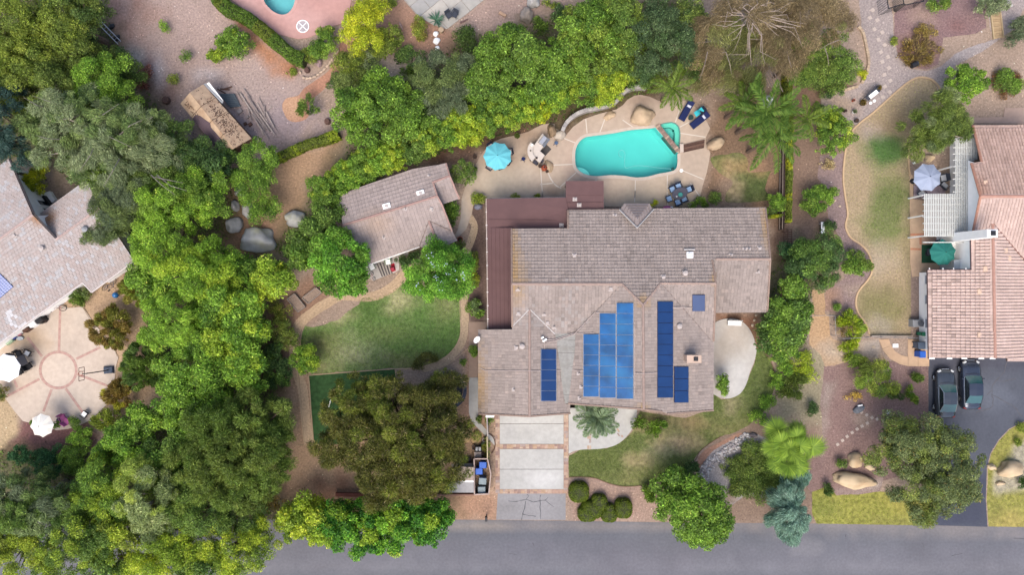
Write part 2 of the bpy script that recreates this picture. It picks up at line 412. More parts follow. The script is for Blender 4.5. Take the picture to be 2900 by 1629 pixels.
BELT_DARK=[('poly',ff(q_),A(88,92,50),1.2,.85)for q_ in([(-40,-40),(240,-40),(300,120),(420,300),(560,440),(600,520),(560,640),(690,640),(660,760),(700,900),(690,1260),(700,1330),(-60,1330),(-60,1130),(240,1140),(440,1010),(360,780),(340,660),(280,560),(120,400),(-40,420)],[(900,330),(1000,200),(1200,90),(1450,20),(1720,-20),(1760,150),(1600,260),(1300,330),(1000,420),(830,520),(800,640),(700,700),(690,620),(780,500)],[(1910,720),(2010,600),(2110,600),(2100,700),(2030,760),(2030,880),(1920,880)],[(690,1260),(1130,1260),(1140,1320),(690,1320)])]  # dark green-brown painted under the crowns for the shaded gaps
GM+=BELT_DARK
gx,gy=np.meshgrid(np.arange(-56,56.01,.3),np.arange(-33,33.01,.3))
gc=earthy(paint(gx,gy,DIRT,GM))
ny,nx=gx.shape;idx=np.arange(nx*ny).reshape(ny,nx)
gz=.0*gx
q4=np.stack([idx[:-1,:-1],idx[:-1,1:],idx[1:,1:],idx[1:,:-1]],-1).reshape(-1,4)
V=np.stack([gx,gy,gz],-1).reshape(-1,3);Cg=gc.reshape(-1,3)
o4=len(V);xb,yb=gx[0,-1],gy[-1,0];far=700
ring=[(-56,-33),(xb,-33),(xb,yb),(-56,yb),(-far,-far),(far,-far),(far,far),(-far,far)]
V=np.vstack([V,[(x,y,0)for x,y in ring]]);Cg=np.vstack([Cg,[DIRT]*8])
q4=np.vstack([q4,[(o4+i,o4+4+i,o4+4+(i+1)%4,o4+(i+1)%4)for i in range(4)]])
q4[-4:]=[(o4+i,o4+4+i,o4+4+(i+1)%4,o4+(i+1)%4)for i in range(4)]
hol=np.zeros(len(V),bool)
for hp in HOLES:hol|=inside(hp,V[:,0],V[:,1])
q4=q4[~hol[q4].any(1)]
setp(link('ground',grid_mesh('ground',V,q4,Cg),M_EARTH),kind='structure')

# street, its worn gutter strip, drive aprons
ROADC=A(117,119,126)
RT=[(-3200,1466),(0,1470),(700,1472),(1300,1473),(1600,1476),(1850,1480),(2300,1484),(2600,1489),(2900,1494),(5200,1530)]
rm=[('line',[(x,y+12)for x,y in RT],A(150,143,141),.35,.8,26),('line',[(-100,1570),(1500,1580),(3000,1590)],A(132,130,138),.5,.5,60),
      ('spot',(1360,1490,60,12),A(170,160,150),.3,.6),('line',[(-200,1535),(1400,1541),(3000,1552)],A(126,124,132),.4,.45,22),('line',[(-200,1606),(1400,1610),(3000,1616)],A(146,144,150),.6,.5,30),('poly',[(1700,1560),(1960,1566),(1955,1640),(1690,1640)],A(128,126,134),.08,.5),('poly',[(2240,1530),(2330,1530),(2335,1580),(2245,1582)],A(148,146,150),.06,.45),('spot',(1540,1560,10,6),A(105,104,110),.15,.6),('spot',(2080,1590,14,6),A(110,108,115),.2,.6),('spot',(900,1610,30,8),A(122,120,126),.3,.6),('spot',(2450,1492,220,14),A(160,150,145),.4,.6)]
sheet('street',RT+[(5200,1840),(-3200,1840)],2,ROADC,rm,M_ASPH,step=.8)
sheet('apron_pavement',cc(2,2,[(-78,852),(418,852),(418,1046),(-90,1044)]),3,A(164,162,163),[('spot',(1440,1440,25,12),A(140,138,138),.3,.5)],M_ASPH)
DR2=cc(3,2,[(1212,-160),(2300,-160),(2300,240),(1912,322),(1800,380),(1725,460),(1665,560),(1640,660),(1632,900),(1645,1096),(1245,1085),(1240,800),(1212,250)])
sheet('side_driveway',DR2,3,A(98,102,113),[('poly',cc(3,2,[(1212,-160),(2300,-160),(2300,-60),(1212,-60)]),A(88,90,102),.4),('spot',(2780,1120,80,40),A(122,128,140),.8,.6),('poly',cc(3,2,[(1240,800),(1640,700),(1645,1090),(1245,1085)]),A(80,84,100),.5)],M_ASPH)
cr=MB()
def crack(pts,w=.05,z=.0175):
    p=W(pts);q=[]
    for i in range(len(p)-1):
        n=max(2,int(math.dist(p[i],p[i+1])/.3))
        for k in range(n):
            t=k/n;q.append((p[i][0]+(p[i+1][0]-p[i][0])*t+R.uniform(-.04,.04),p[i][1]+(p[i+1][1]-p[i][1])*t+R.uniform(-.04,.04)))
    q.append(p[-1]);cr.ribbon(q,[w*R.uniform(.5,1.4)for _ in q],z-.004,z)
for pts in([(0,905),(60,910),(130,895),(150,870),(135,860)],[(130,895),(180,912),(270,900),(290,880)],[(125,905),(118,960),(105,1000),(95,1045)],[(270,905),(330,950)],[(105,1000),(125,1010),(200,1020)],[(232,860),(234,1040)]):crack(cc(2,2,pts),.06)
for pts in([(1785,-110),(1770,-40),(1710,20),(1680,60),(1675,130),(1690,160),(1680,200)],[(1675,130),(1780,180),(1840,220),(1900,290)],[(1675,100),(1640,130)],[(1710,20),(1760,30),(1850,10)],[(1690,200),(1660,230),(1560,260)]):crack(cc(3,2,pts),.07)
for pts in([(1835,1180),(1900,1180),(1990,1190)],[(1380,1310),(1460,1290)],[(610,1150),(605,1170)],[(1165,1210),(1180,1250)]):crack(cc(3,2,pts),.06,.0135)
for pts in([(180,1210),(188,1240)],[(1640,1120),(1645,1190)],[(0,1290),(60,1300)],[(236,1380),(240,1400)]):crack(cc(2,2,pts),.05,.0135)
setp(cr.build('pavement_cracks',mat('crack',A(104,103,108),.95)),kind='stuff')

# driveway: four concrete slabs framed by flagstone bands
drv=thing('driveway',None,None);setp(drv,kind='structure')
CONC=A(206,205,200)
def slab(parent,name,px,z0=-.05,z1=.06,c=CONC,seed=0,m=None,marks=()):
    o=sheet(name,px,0,tuple(v*(1+.05*math.sin(seed*7.3))for v in c),list(marks),m or M_CONC,thick=z1,seed=seed+3)
    o.parent=parent
    for k in('kind','zone'):
        if k in o:del o[k]
    return o
dx0,dx1=1415.5,1596;ys=[1165,1200.5,1257.5]
st=[('spot',(1440,1230,20,20),A(205,204,203),.5,.5),('spot',(1540,1360,40,30),A(228,227,224),.6,.6)]
slab(drv,'concrete_slab',[(dx0,1150),(dx1,1150),(dx1,1200),(dx0,1200)],seed=1,marks=st)
slab(drv,'concrete_slab',[(dx0,1201.2),(dx1,1201.2),(dx1,1258),(dx0,1258)],seed=2,marks=st)
slab(drv,'concrete_slab',[(dx0,1272.5),(dx1,1272.5),(dx1,1329),(dx0,1329)],seed=3,marks=st)
slab(drv,'concrete_slab',[(dx0,1330.2),(dx1,1330.2),(dx1,1386),(dx0,1386)],seed=4,marks=st)
STONE=[mat('flagstone %d'%i,c,.85,.2,4.0)for i,c in enumerate((A(206,178,158),A(194,162,144),A(214,190,168),A(172,144,134),A(186,168,160),A(200,170,142)))]
def band(parent,pts,w_px,name='flagstone',base=A(200,165,140),z=.055,cols=2,pitch=9.0):
    w=W(pts);mb=MB();mb.ribbon(w,w_px/S,-.05,z-.012);g=mb.build(name+'_mortar',mat('mortar',base,.9,.15,6.0),parent);setp(g)
    for i in range(len(w)-1):
        a,b=Vector(w[i]),Vector(w[i+1]);L=(b-a).length;d=(b-a)/L;q=Vector((-d.y,d.x));wid=w_px/S
        split=[.0]
        while split[-1]<L-.12:split.append(min(L,split[-1]+R.uniform(.7,1.35)*pitch/S))
        for k in range(len(split)-1):
            if R.random()<.45 or cols==1:rows=[(-.5,.5)]
            else:c_=R.uniform(-.15,.15);rows=[(-.5,c_),(c_,.5)]
            for r0,r1 in rows:
                s0,s1=split[k]+.015,split[k+1]-.015;j=lambda:R.uniform(-.025,.025)
                poly=[a+d*(s0+j())+q*(r0*wid+.015),a+d*((s0+s1)/2)+q*(r0*wid+.015+abs(j())*.6),a+d*(s1+j())+q*(r0*wid+.015),a+d*(s1+j())+q*(r1*wid-.015),a+d*(s0+j())+q*(r1*wid-.015)]
                m2=MB();m2.prism([(p.x,p.y)for p in poly],.0,z+R.uniform(-.006,.006));m2.build(name,R.choice(STONE),parent)
band(drv,[(1409,1160),(1409,1398)],12.5);band(drv,[(1603,1165),(1603,1398)],12.5)
band(drv,[(1416,1265.3),(1596,1265.3)],13.0);band(drv,[(1416,1392.5),(1596,1392.5)],12.5)

# front walk and the kidney-shaped patio
fw=sheet('front_walk',smooth_closed(cc(2,2,[(440,210),(440,559)]),1)[:0]or(cc(2,2,[(440,60),(440,559)])+smooth_open(cc(2,2,[(440,559),(490,538),(560,528),(640,526),(710,518),(780,498),(840,458),(890,400),(925,330),(940,250),(940,60)]),4)[1:]),1,A(208,207,202),[],M_CONC,thick=.05)
band(fw,cc(2,2,[(590,400),(590,526)]),12);band(fw,cc(2,2,[(775,360),(836,452)]),11)
kp=smooth_open(cc(2,1,[(1460,1010),(1490,983),(1530,955),(1590,938),(1650,937),(1710,960),(1760,1010),(1795,1080),(1812,1150),(1810,1200),(1790,1270),(1765,1330),(1745,1400),(1722,1450),(1690,1490),(1640,1515),(1600,1523),(1550,1517),(1500,1492),(1440,1470)]),3)
sheet('kidney_patio',kp,1,A(212,206,198),[('spot',(2060,990,40,30),A(190,178,162),.8,.6),('spot',(2030,1045,18,60),A(176,162,150),.5,.6),('spot',(2090,940,50,30),A(206,190,172),.8,.6),('spot',(2090,1080,40,60),A(222,220,216),.8,.6)],M_CONC,thick=.05)

# lawns
GR=A(112,122,66);GRD=A(92,104,52);BARE=A(186,158,132)
L1=cc(1,1,[(340,1135),(345,1050),(372,985),(430,1000),(510,985),(600,950),(690,890),(760,840),(790,780),(880,790),(965,765),(1030,720),(1110,668),(1200,700),(1500,745),(1512,900),(1510,1050),(1480,1130),(1420,1200),(1340,1255),(1200,1290),(1030,1300),(700,1322),(420,1343),(350,1260)])
sp1=[('spot',(X0[1]+1040*K,Y0[1]+800*K,50,42),BARE,.9),('spot',(X0[1]+560*K,Y0[1]+900*K,80,30),BARE,.6),('spot',(X0[1]+720*K,Y0[1]+1180*K,75,38),A(182,158,138),1.2,.8),('spot',(X0[1]+500*K,Y0[1]+1290*K,40,20),A(165,135,105),.6,.7),
       ('spot',(X0[1]+1420*K,Y0[1]+850*K,50,40),A(165,142,112),1.0,.7),('spot',(X0[1]+980*K,Y0[1]+1040*K,60,30),A(150,140,95),1.0,.6),('spot',(X0[1]+1250*K,Y0[1]+1250*K,90,18),A(160,128,98),.7,.8),('spot',(X0[1]+460*K,Y0[1]+1120*K,50,30),A(140,110,80),.8,.7),
       ('spot',(X0[1]+870*K,Y0[1]+850*K,40,40),A(104,122,62),.8,.8),('spot',(X0[1]+640*K,Y0[1]+800*K,24,12),A(104,122,62),.4,.8)]
sheet('back_lawn',L1,1,A(118,134,76),sp1,M_TURF,jag=.12)
L2=cc(2,2,[(442,575),(520,535),(620,528),(720,522),(810,487),(865,440),(912,390),(935,330),(960,250),(1215,290),(1300,300),(1400,262),(1500,235),(1500,120),(1560,165),(1640,152),(1710,95),(1750,20)])+cc(2,1,[(1770,1335),(1800,1260),(1818,1160),(1850,1145),(1912,1210)])+cc(3,1,[(20,1200),(60,1255),(88,1340),(85,1430)])+cc(3,2,[(80,90),(50,190),(0,265)])+cc(2,2,[(1850,270),(1760,350),(1640,410),(1560,432),(1480,480),(1400,545),(1350,610),(1250,690),(1130,745),(1000,787),(850,800),(740,780),(640,742),(540,732),(442,735)])
Q=lambda x,y:(X0[2]+x*K,Y0[2]+y*K)
sp2=[('spot',(*Q(1230,480),42,22),A(196,160,126),.7),('spot',(*Q(1120,540),40,20),A(180,162,135),.7,.8),('spot',(*Q(930,620),30,24),A(176,150,116),.7,.8),('spot',(*Q(1350,330),26,24),A(186,142,105),.7,.8),('spot',(*Q(1600,380),60,22),A(150,128,88),.9,.6),
       ('spot',(*Q(960,350),30,20),A(172,140,112),.6,.8),('spot',(*Q(1640,190),30,30),A(160,140,112),.8,.7),('spot',(*Q(900,760),50,14),A(160,144,96),.6,.6),('spot',(*Q(1150,300),70,25),A(128,110,82),.7,.7),('spot',(*Q(600,640),60,40),A(112,118,58),1.0,.7)]
sheet('front_lawn',L2,1,A(114,122,66),sp2,M_TURF,jag=.08)
L3=cc(3,2,[(360,840),(480,795),(540,865),(700,858),(860,838),(1000,860),(1238,900),(1244,1088),(395,1072),(362,1000)])
sheet('verge_lawn',L3,1,A(160,152,62),[('spot',(2560,1480,80,12),A(140,130,70),.4,.7),('spot',(2330,1440,40,30),A(140,140,62),.6,.7),('spot',(2560,1420,60,25),A(182,164,70),.6,.7)],M_TURF,jag=.06)
L4=cc(3,2,[(2300,240),(1912,325),(1805,385),(1730,465),(1672,560),(1648,660),(1640,900),(1652,1096),(2300,1106)])
sheet('corner_lawn',L4,1,A(158,148,66),[('spot',(2860,1480,60,30),A(178,152,80),.6,.7),('spot',(2820,1450,12,20),A(120,115,60),.4,.7),('poly',cc(3,2,[(1840,500),(1960,450),(2100,500),(2100,800),(1780,840),(1720,870),(1680,830),(1700,700),(1790,600)]),A(176,160,148),.25)],M_TURF,jag=.05)
L5=cc(3,0,[(1290,690),(1270,625),(1230,585),(1150,570),(1080,595),(1000,655),(900,745),(800,835),(710,905),(645,985),(605,1120),(592,1300),(607,1447)])+cc(3,1,[(612,100),(622,180),(608,260),(642,340),(712,390),(762,440),(797,520),(802,590),(772,652),(722,712),(692,762),(682,832),(702,902),(752,972),(780,1062),(1085,1066),(1085,620),(1078,0)])+cc(3,0,[(1072,1290),(1064,1100),(1090,1000),(1200,850),(1290,760)])
q=lambda j,x,y:(X0[3]+x*K,Y0[j]+y*K)
sp5=[('spot',(*q(0,900,1100),62,48),A(90,128,58),.8),('spot',(*q(0,940,1400),50,50),A(126,136,76),.8,.9),('spot',(*q(1,900,200),62,85),A(122,134,70),1.0,.9),('spot',(*q(1,880,850),72,60),A(140,132,78),1.0,.9),('spot',(*q(1,860,990),30,18),A(186,172,155),.7,.8),('spot',(*q(1,850,500),50,40),A(186,168,140),1.0,.7),
       ('spot',(*q(0,820,960),30,18),A(178,160,150),.8,.8),('spot',(*q(0,1000,900),60,40),A(150,128,92),1.0,.7),('spot',(*q(1,1060,480),14,50),A(130,122,72),.6,.7)]
sheet('dry_lawn',L5,1,A(184,160,120),sp5,M_EARTH,jag=.0)
L6=cc(2,0,[(1480,1150),(1600,1130),(1700,1120),(1760,1180),(1760,1260),(1912,1250)])+cc(3,0,[(50,1270),(20,1380)])+cc(2,1,[(1912,60),(1760,80),(1600,85),(1590,20),(1640,-60),(1560,-120),(1500,-180)])
sheet('poolside_lawn',smooth_closed(L6,3),1,A(118,118,70),[('spot',(2075,540,22,55),A(180,150,120),.7),('spot',(2115,480,45,18),A(185,140,98),.7,.9),('spot',(2140,525,45,30),A(92,106,58),.8,.8)],M_TURF,jag=.15)
TF=cc(1,2,[(398,-15),(1030,-62),(1042,20),(1010,140),(900,330),(700,490),(440,492)])
sheet('artificial_turf',TF,1,A(56,92,50),[('poly',cc(1,2,[(735,-60),(742,-60),(742,200),(735,200)]),A(66,90,54),.05,.5)],M_TURF)

# gravel, mulch and soil paths
sheet('gravel_path',cc(3,0,[(700,-60),(900,-60),(950,110),(960,300),(1000,430),(1080,500),(1200,522),(1310,480),(1400,400),(1500,350),(1690,285),(1640,90),(1700,-60),(1912,-60),(1912,60),(1850,200),(1600,380),(1420,470),(1345,560),(1330,640),(1290,690),(1265,615),(1225,575),(1150,560),(1080,585),(1000,645),(900,735),(800,825),(690,915),(560,860),(440,860),(425,700),(560,665),(700,635),(760,560),(785,430),(765,300),(720,180)]),1,GRAVEL,
      [('spot',(*q(0,560,760),50,30),A(188,160,130),.8,.8),('spot',(*q(0,1450,330),60,26),A(184,178,178),.8,.6)],M_EARTH,jag=.12)
sheet('mulch_bed',cc(3,0,[(960,100),(1050,30),(1250,-40),(1500,-40),(1620,60),(1640,200),(1560,245),(1320,275),(1300,380),(1280,470),(1200,510),(1090,490),(1000,420),(965,300)]),2,A(150,118,116),[('spot',(*q(0,1140,360),55,45),A(160,122,100),.6,.8),('spot',(*q(0,1150,110),40,30),A(180,150,130),.6,.6),('spot',(*q(0,1420,200),40,20),A(140,100,96),.6,.8)],M_EARTH,jag=.12)
sheet('purple_mulch',cc(3,0,[(420,1140),(600,1120),(590,1300),(604,1447)])+cc(3,1,[(610,100),(620,180),(604,260),(638,340),(708,392),(758,442),(790,520),(795,590),(766,652),(716,712),(686,762),(676,832),(690,880),(560,900),(450,880),(460,740),(600,640),(590,400),(480,200),(470,0)])+cc(3,0,[(400,1300)]),1,A(158,132,126),[('spot',(*q(1,480,780),24,30),A(188,140,98),.6,.8),('spot',(*q(1,700,720),22,14),A(196,172,142),.5,.8)],M_EARTH,jag=.08)
sheet('mulch_yard',cc(3,1,[(450,1290),(700,1240),(980,1250),(1060,1285),(1212,1285),(1212,1447)])+cc(3,2,[(1212,260),(1240,500),(1100,700),(880,760),(860,835),(700,855),(540,862),(480,792),(350,835),(300,760),(330,640),(420,560),(440,430),(420,200),(440,40)]),1,A(154,122,114),
      [('poly',cc(3,2,[(440,40),(520,40),(430,560),(400,400)]),A(176,158,144),.4,.7),('spot',(*q(2,740,310),28,22),A(186,160,140),.4,.8),('poly',cc(3,2,[(530,860),(540,820),(700,830),(860,740),(880,780),(840,835),(700,858)]),A(180,162,150),.3)],M_EARTH,jag=.1)
sheet('tan_path',cc(3,1,[(360,730),(450,725),(455,790),(455,900),(485,920),(490,1060),(520,1090),(600,1110),(850,1080),(860,1180),(900,1240),(700,1235),(460,1295),(420,1200),(340,1130),(345,1000),(370,850)]),2,A(200,160,112),[('spot',(*q(1,800,1130),50,30),A(184,172,160),.8,.9),('spot',(*q(1,540,1180),50,25),A(186,170,150),.8,.8)],M_EARTH,jag=.12)
GV=smooth_closed(cc(2,2,[(1378,695),(1430,620),(1500,540),(1600,478),(1700,418),(1830,420),(1960,520),(1960,700),(1912,880),(1750,860),(1700,890),(1640,935),(1590,930),(1555,880),(1500,800),(1400,760)]),3)
sheet('pebble_bed',GV,1,A(166,158,156),[('spot',(*Q(1610,880),18,18),A(172,140,105),.4,.7)],M_EARTH,jag=.1)
sheet('soil_strip',smooth_closed(cc(2,2,[(1372,700),(1385,600),(1440,530),(1520,490),(1620,440),(1690,405),(1700,425),(1600,480),(1500,540),(1430,620)]),3),2,A(176,130,104),[],M_EARTH,jag=.06)
PA=smooth_open(cc(1,1,[(1575,190),(1612,260),(1595,340),(1560,430),(1520,520),(1525,680),(1535,800),(1540,950),(1535,1060),(1500,1150),(1430,1225),(1350,1275),(1230,1310)]),4)
PB=smooth_open(cc(1,1,[(1180,560),(1100,615),(1040,680),(950,745),(850,778),(740,775),(640,770),(560,810),(470,860),(380,930),(315,1000),(295,1080),(290,1200),(300,1300),(345,1420),(360,1500),(380,1700),(400,1850)]),4)
def strip(name,pts,w_px,level,c,marks=(),jag=.06,m=None):
    w=[Vector((*p,0))for p in W(pts)];l_,r_=[],[]
    for i,p in enumerate(w):
        d=(w[min(i+1,len(w)-1)]-w[max(i-1,0)]).normalized();n=Vector((-d.y,d.x,0))*(w_px/S/2)
        l_.append((p.x+n.x,p.y+n.y));r_.append((p.x-n.x,p.y-n.y))
    return sheet(name,None,level,c,list(marks),m or M_EARTH,jag=jag,wpoly=l_+r_[::-1])
strip('sand_path',PA,20,2,A(205,176,138));strip('sand_path',PB,27,2,A(206,174,134))
sheet('brick_dust_path',smooth_closed(cc(1,0,[(650,270),(740,260),(700,380),(640,480),(600,560),(520,640),(430,720),(400,760),(400,850),(330,890),(260,885),(215,830),(205,760),(240,715),(320,700),(360,650),(440,590),(540,520),(600,420)]),3),1,A(196,138,106),[('spot',(720+280*K,790*K,30,36),A(214,165,122),.4,.9)],M_EARTH,jag=.08)
# garden edging
M_EDGE=mat('edging',A(214,186,152),.8,.1,4.0)
def edging(pts,w=.10,h=.07,m=M_EDGE,name='garden_edging',sm=True):
    mb=MB();mb.ribbon(W(smooth_open(pts,5)if sm else pts),w,-.02,h);setp(mb.build(name,m),kind='structure')
edging(cc(1,1,[(1503,770),(1507,900),(1508,1050),(1478,1130),(1420,1200),(1345,1255)]),.06);edging(cc(1,1,[(1565,1155),(1500,1210),(1430,1265),(1370,1295)]),.06)
edging(cc(1,1,[(338,1140),(345,1050),(372,985),(430,930),(500,880),(600,800)]),.06);edging(cc(1,1,[(275,1025),(320,960),(400,880),(470,830)]),.06)
edging(cc(1,1,[(860,775),(900,785),(960,760),(1010,710),(1080,670),(1120,640)]),.06);edging(cc(1,1,[(1590,190),(1625,255),(1605,340),(1575,440),(1570,520)]),.06)
edging(cc(1,1,[(1570,690),(1560,800),(1572,960)]),.06);edging(cc(1,2,[(318,-60),(330,50),(345,200),(352,350),(368,495),(318,497)]),.07,sm=False)
edging(cc(1,2,[(397,-15),(405,50),(420,300),(437,492),(470,492)]),.07,sm=False);edging(cc(1,2,[(395,-14),(700,-38),(1030,-62),(1200,-62)]),.08,sm=False);edging(cc(1,2,[(1030,-62),(1040,10)]),.06,sm=False)
M_CURB=mat('curb',A(222,190,150),.85,.1,3.0)
edging(cc(3,0,[(1298,690),(1285,630),(1230,580),(1150,565),(1080,590),(1000,650),(900,740),(800,830),(710,900),(640,980),(602,1120),(588,1300),(603,1447)])+cc(3,1,[(612,100),(620,180),(605,260),(640,340),(710,390),(760,440),(795,520),(798,590),(770,650),(720,710),(690,760),(680,830),(700,900),(750,970),(778,1050)])[0:],.16,.09,M_CURB,'concrete_curb')
edging(cc(3,0,[(1130,950),(1090,1000),(1066,1090),(1066,1180),(1075,1285)]),.15,.09,M_CURB,'concrete_curb')
edging(cc(2,2,[(442,733),(540,731),(640,742),(740,780),(850,801),(1000,788),(1130,746),(1250,691),(1360,615),(1400,545),(1480,480),(1560,432)]),.07,.05,mat('dark edging',A(140,112,92),.9,.1),'garden_edging')
edging(cc(3,1,[(0,1175),(40,1220),(75,1290),(90,1370),(86,1430)]),.08,.05,mat('dark edging',A(140,112,92),.9,.1),'garden_edging')

# pools: basin, water, deck
def basin(name,wp,depth,m,parent=None,z=.05):
    n=len(wp);mb=MB();c=np.mean(wp,0)
    inn=[(c[0]+(p[0]-c[0])*.95,c[1]+(p[1]-c[1])*.93)for p in wp]
    vs=[(p[0],p[1],z)for p in wp]+[(p[0],p[1],-depth*.7)for p in wp]+[(p[0],p[1],-depth)for p in inn]
    fs=[]
    for L in(0,n):
        for i in range(n):fs.append((L+(i+1)%n,L+i,L+n+i,L+n+(i+1)%n))
    mb.add(vs,fs);mb.add([(p[0],p[1],-depth)for p in inn],[t for t in tessellate_polygon([[Vector((*p,0))for p in inn]])])
    return mb.build(name,m,parent)
# main pool, spa, deck
DECK=zz(1340,340,300,[(20,860),(110,690),(200,560),(350,400),(500,340),(700,292),(860,252),(1000,212),(1150,132),(1260,82),(1400,60),(1480,66),(1500,150)])+cc(2,0,[(425,985),(470,930),(550,872),(640,840),(720,818),(790,800),(835,770),(870,728),(920,700),(962,693),(1030,706),(1100,737),(1180,736),(1292,736),(1350,770),(1420,830),(1455,900),(1475,938),(1445,1000),(1440,1040),(1475,1120),(1467,1180),(1450,1262),(1420,1360),(1402,1432)])+cc(2,1,[(1385,30),(1340,75),(1330,118),(700,118),(700,180),(20,320),(20,60)])+cc(1,1,[(1900,60),(1700,60),(1640,14),(1612,60),(1592,170),(1552,280),(1492,342),(1466,330),(1488,290),(1512,200),(1518,60),(1535,0)])
DC=A(206,186,166)
dm=[('spot',(1420,520,90,60),A(214,200,178),1.2,.7),('spot',(1400,430,70,40),A(176,152,130),1.0,.7),('spot',(1830,320,40,30),A(196,174,156),.8,.6),('spot',(1640,460,40,70),A(210,182,162),1.0,.6),('spot',(1900,590,60,20),A(216,200,176),.8,.7),
      ('spot',(1850,570,90,60),A(212,194,168),1.2,.8),('spot',(1300,640,20,60),A(196,190,182),.6,.8),('spot',(1820,280,70,14),A(158,134,118),.4,.7),('spot',(1560,545,26,20),A(178,152,130),.5,.7),('spot',(1500,380,40,26),A(170,142,118),.6,.7),('spot',(1990,620,40,40),A(200,178,150),.8,.5)]
deck=sheet('pool_deck',DECK,0,DC,dm,M_CONC,thick=.06,holes=[W(POOL),W(SPA)],step=.4)
jt=MB()
for a,b in(((575,975),(565,870)),((668,970),(705,870)),((910,930),(835,878)),((495,1048),(400,1010)),((472,1202),(330,1208)),((495,1262),(370,1375)),((928,1312),(925,1447)),((1162,1277),(1160,1400)),((1265,1245),(1425,1312)),((1220,895),(1262,770)),((1252,930),(1330,888)),((1258,975),(1440,1003)),((640,1300),(640,1330)),((235,1230),(250,1447)),((230,1350),(340,1340)),((1330,1340),(1400,1440))):
    jt.ribbon(W(cc(2,0,[a,b])),.09,.06,.064)
for a,b in(((925,0),(922,85)),((1160,0),(1165,110)),((250,0),(250,60))):jt.ribbon(W(cc(2,1,[a,b])),.09,.06,.064)
jt.ribbon(W(smooth_open(cc(2,0,[(290,1265),(310,1310),(345,1355),(385,1378)]),4)),.12,.06,.064)
jt.build('deck_joint',mat('pale joint',A(238,226,210),.8,.05),deck)
pt=thing('swimming_pool','turquoise freeform swimming pool in a tan concrete deck behind the main house','swimming pool',P(1770,430,-1.5))
M_PLASTER=mat('pool plaster',A(190,244,238),.7,.06,.5)
def wbuild(mb,name,m,parent,**k):return mb.build(name,m,parent,world=True,**k)
def basin_in(name,px,depth,m,parent,z=.05):
    wp=W(px);o=basin(name,wp,depth,m);L=wloc(parent)
    for v in o.data.vertices:v.co-=L
    o.parent=parent;return o
basin_in('basin',POOL,1.5,M_PLASTER,pt)
mb=MB();wp=W(POOL);mb.add([(x,y,-.06)for x,y in wp],tessellate_polygon([[Vector((*p,0))for p in wp]]));wbuild(mb,'water',watermat('pool water',(.46,.955,.925)),pt)
mb=MB();mb.ribbon(W(POOL),.30,.045,.075);wbuild(mb,'coping',mat('coping',A(222,206,190),.8,.08),pt)
mb=MB()
for r,z0 in((74,-.75),(58,-.5),(40,-.28)):mb.prism([(p.x,p.y)for p in[PC(2,0,505,1290)]+[PC(2,0,505+r*1.35*math.cos(t),1290-r*1.05*math.sin(t))for t in[math.radians(a)for a in range(-15,106,12)]]],-1.4,z0)
# a tree of curved entry steps in the corner
wbuild(mb,'entry_step',mat('step plaster',(.80,.80,.72),.7,.04),pt)
mb=MB();hl=smooth_open(cc(2,0,[(1200,1235),(1100,1228),(1010,1215),(930,1212),(860,1228),(850,1180),(853,1120),(830,1098),(808,1110),(812,1140),(836,1146)]),5)
mb.tube([(x,y,-.08)for x,y in W(hl)],.025,5);wbuild(mb,'cleaner_hose',mat('pale hose',A(190,235,232),.6),pt)
mb=MB();mb.lathe([(.16,0),(.16,.1),(.08,.16)],10,PC(2,0,1201,1237,-.1));wbuild(mb,'cleaner_head',mat('teal dark',A(20,90,85),.5),pt)
mb=MB();mb.lathe([(.17,0),(.17,.02)],14,PC(2,0,1265,1248,.06));wbuild(mb,'skimmer_lid',M_WHITE,pt)
st_=thing('spa','small rounded spa pool with a pale bench behind the dark dividing wall','spa',P(1910,385,-1))
basin_in('basin',SPA,.6,mat('spa plaster',A(222,250,250),.7,.04),st_)
wsp=W(SPA);cx_=np.mean(wsp,0)
mb=MB();mb.add([(x,y,.0)for x,y in wsp],tessellate_polygon([[Vector((*p,0))for p in wsp]]));wbuild(mb,'water',watermat('spa water',(.45,.93,.86)),st_)
inn=W(zz(1800,250,300,[(488,728),(540,712),(610,708),(670,728),(705,765),(718,810),(718,900),(702,1015)]))
mb=MB();b2=[p for p in wsp]+inn[::-1]
mb.prism(b2,-.55,-.2);wbuild(mb,'bench',mat('bench plaster',A(232,250,236),.7,.04),st_)
mb=MB();mb.ribbon(inn,.05,-.2,-.185);wbuild(mb,'tile_line',mat('teal tile',A(60,130,130),.4),st_)
mb=MB();mb.ribbon(wsp,.10,.03,.075);wbuild(mb,'tile_edge',mat('teal tile edge',A(110,160,150),.5),st_)
mb=MB();mb.lathe([(.1,0),(.1,.1)],10,PZ(1800,250,300,683,775,-.28));wbuild(mb,'drain',mat('teal dark',A(20,90,85),.5),st_)
t=thing('spa_wall','long dark stone wall dividing the spa from the main pool','wall',PZ(1800,250,300,580,930,0))
mb=MB();mb.ribbon(W(zz(1800,250,300,[(392,680),(580,920),(770,1150)])),.36,-.9,.22);wbuild(mb,'wall_body',mat('spa stone',A(150,128,116),.85,.2,5),t)
dd=Vector(W(zz(1800,250,300,[(770,1150)]))[0])-Vector(W(zz(1800,250,300,[(392,680)]))[0])
a0=Vector(W(zz(1800,250,300,[(392,680)]))[0])
for k in range(14):
    p=a0+dd*((k+.5)/14);mb=MB();mb.box((p.x,p.y,.24),(dd.length/14-.03,.40,.06),math.atan2(dd.y,dd.x));wbuild(mb,'cap_stone',STONE[(k*5)%6]if k%3==0 else mat('spa cap',A(160,138,126),.8,.25,5),t)
t=thing('waterfall_pier','short pale concrete pier at the low end of the spa wall','pier',PZ(1800,250,300,825,1110))
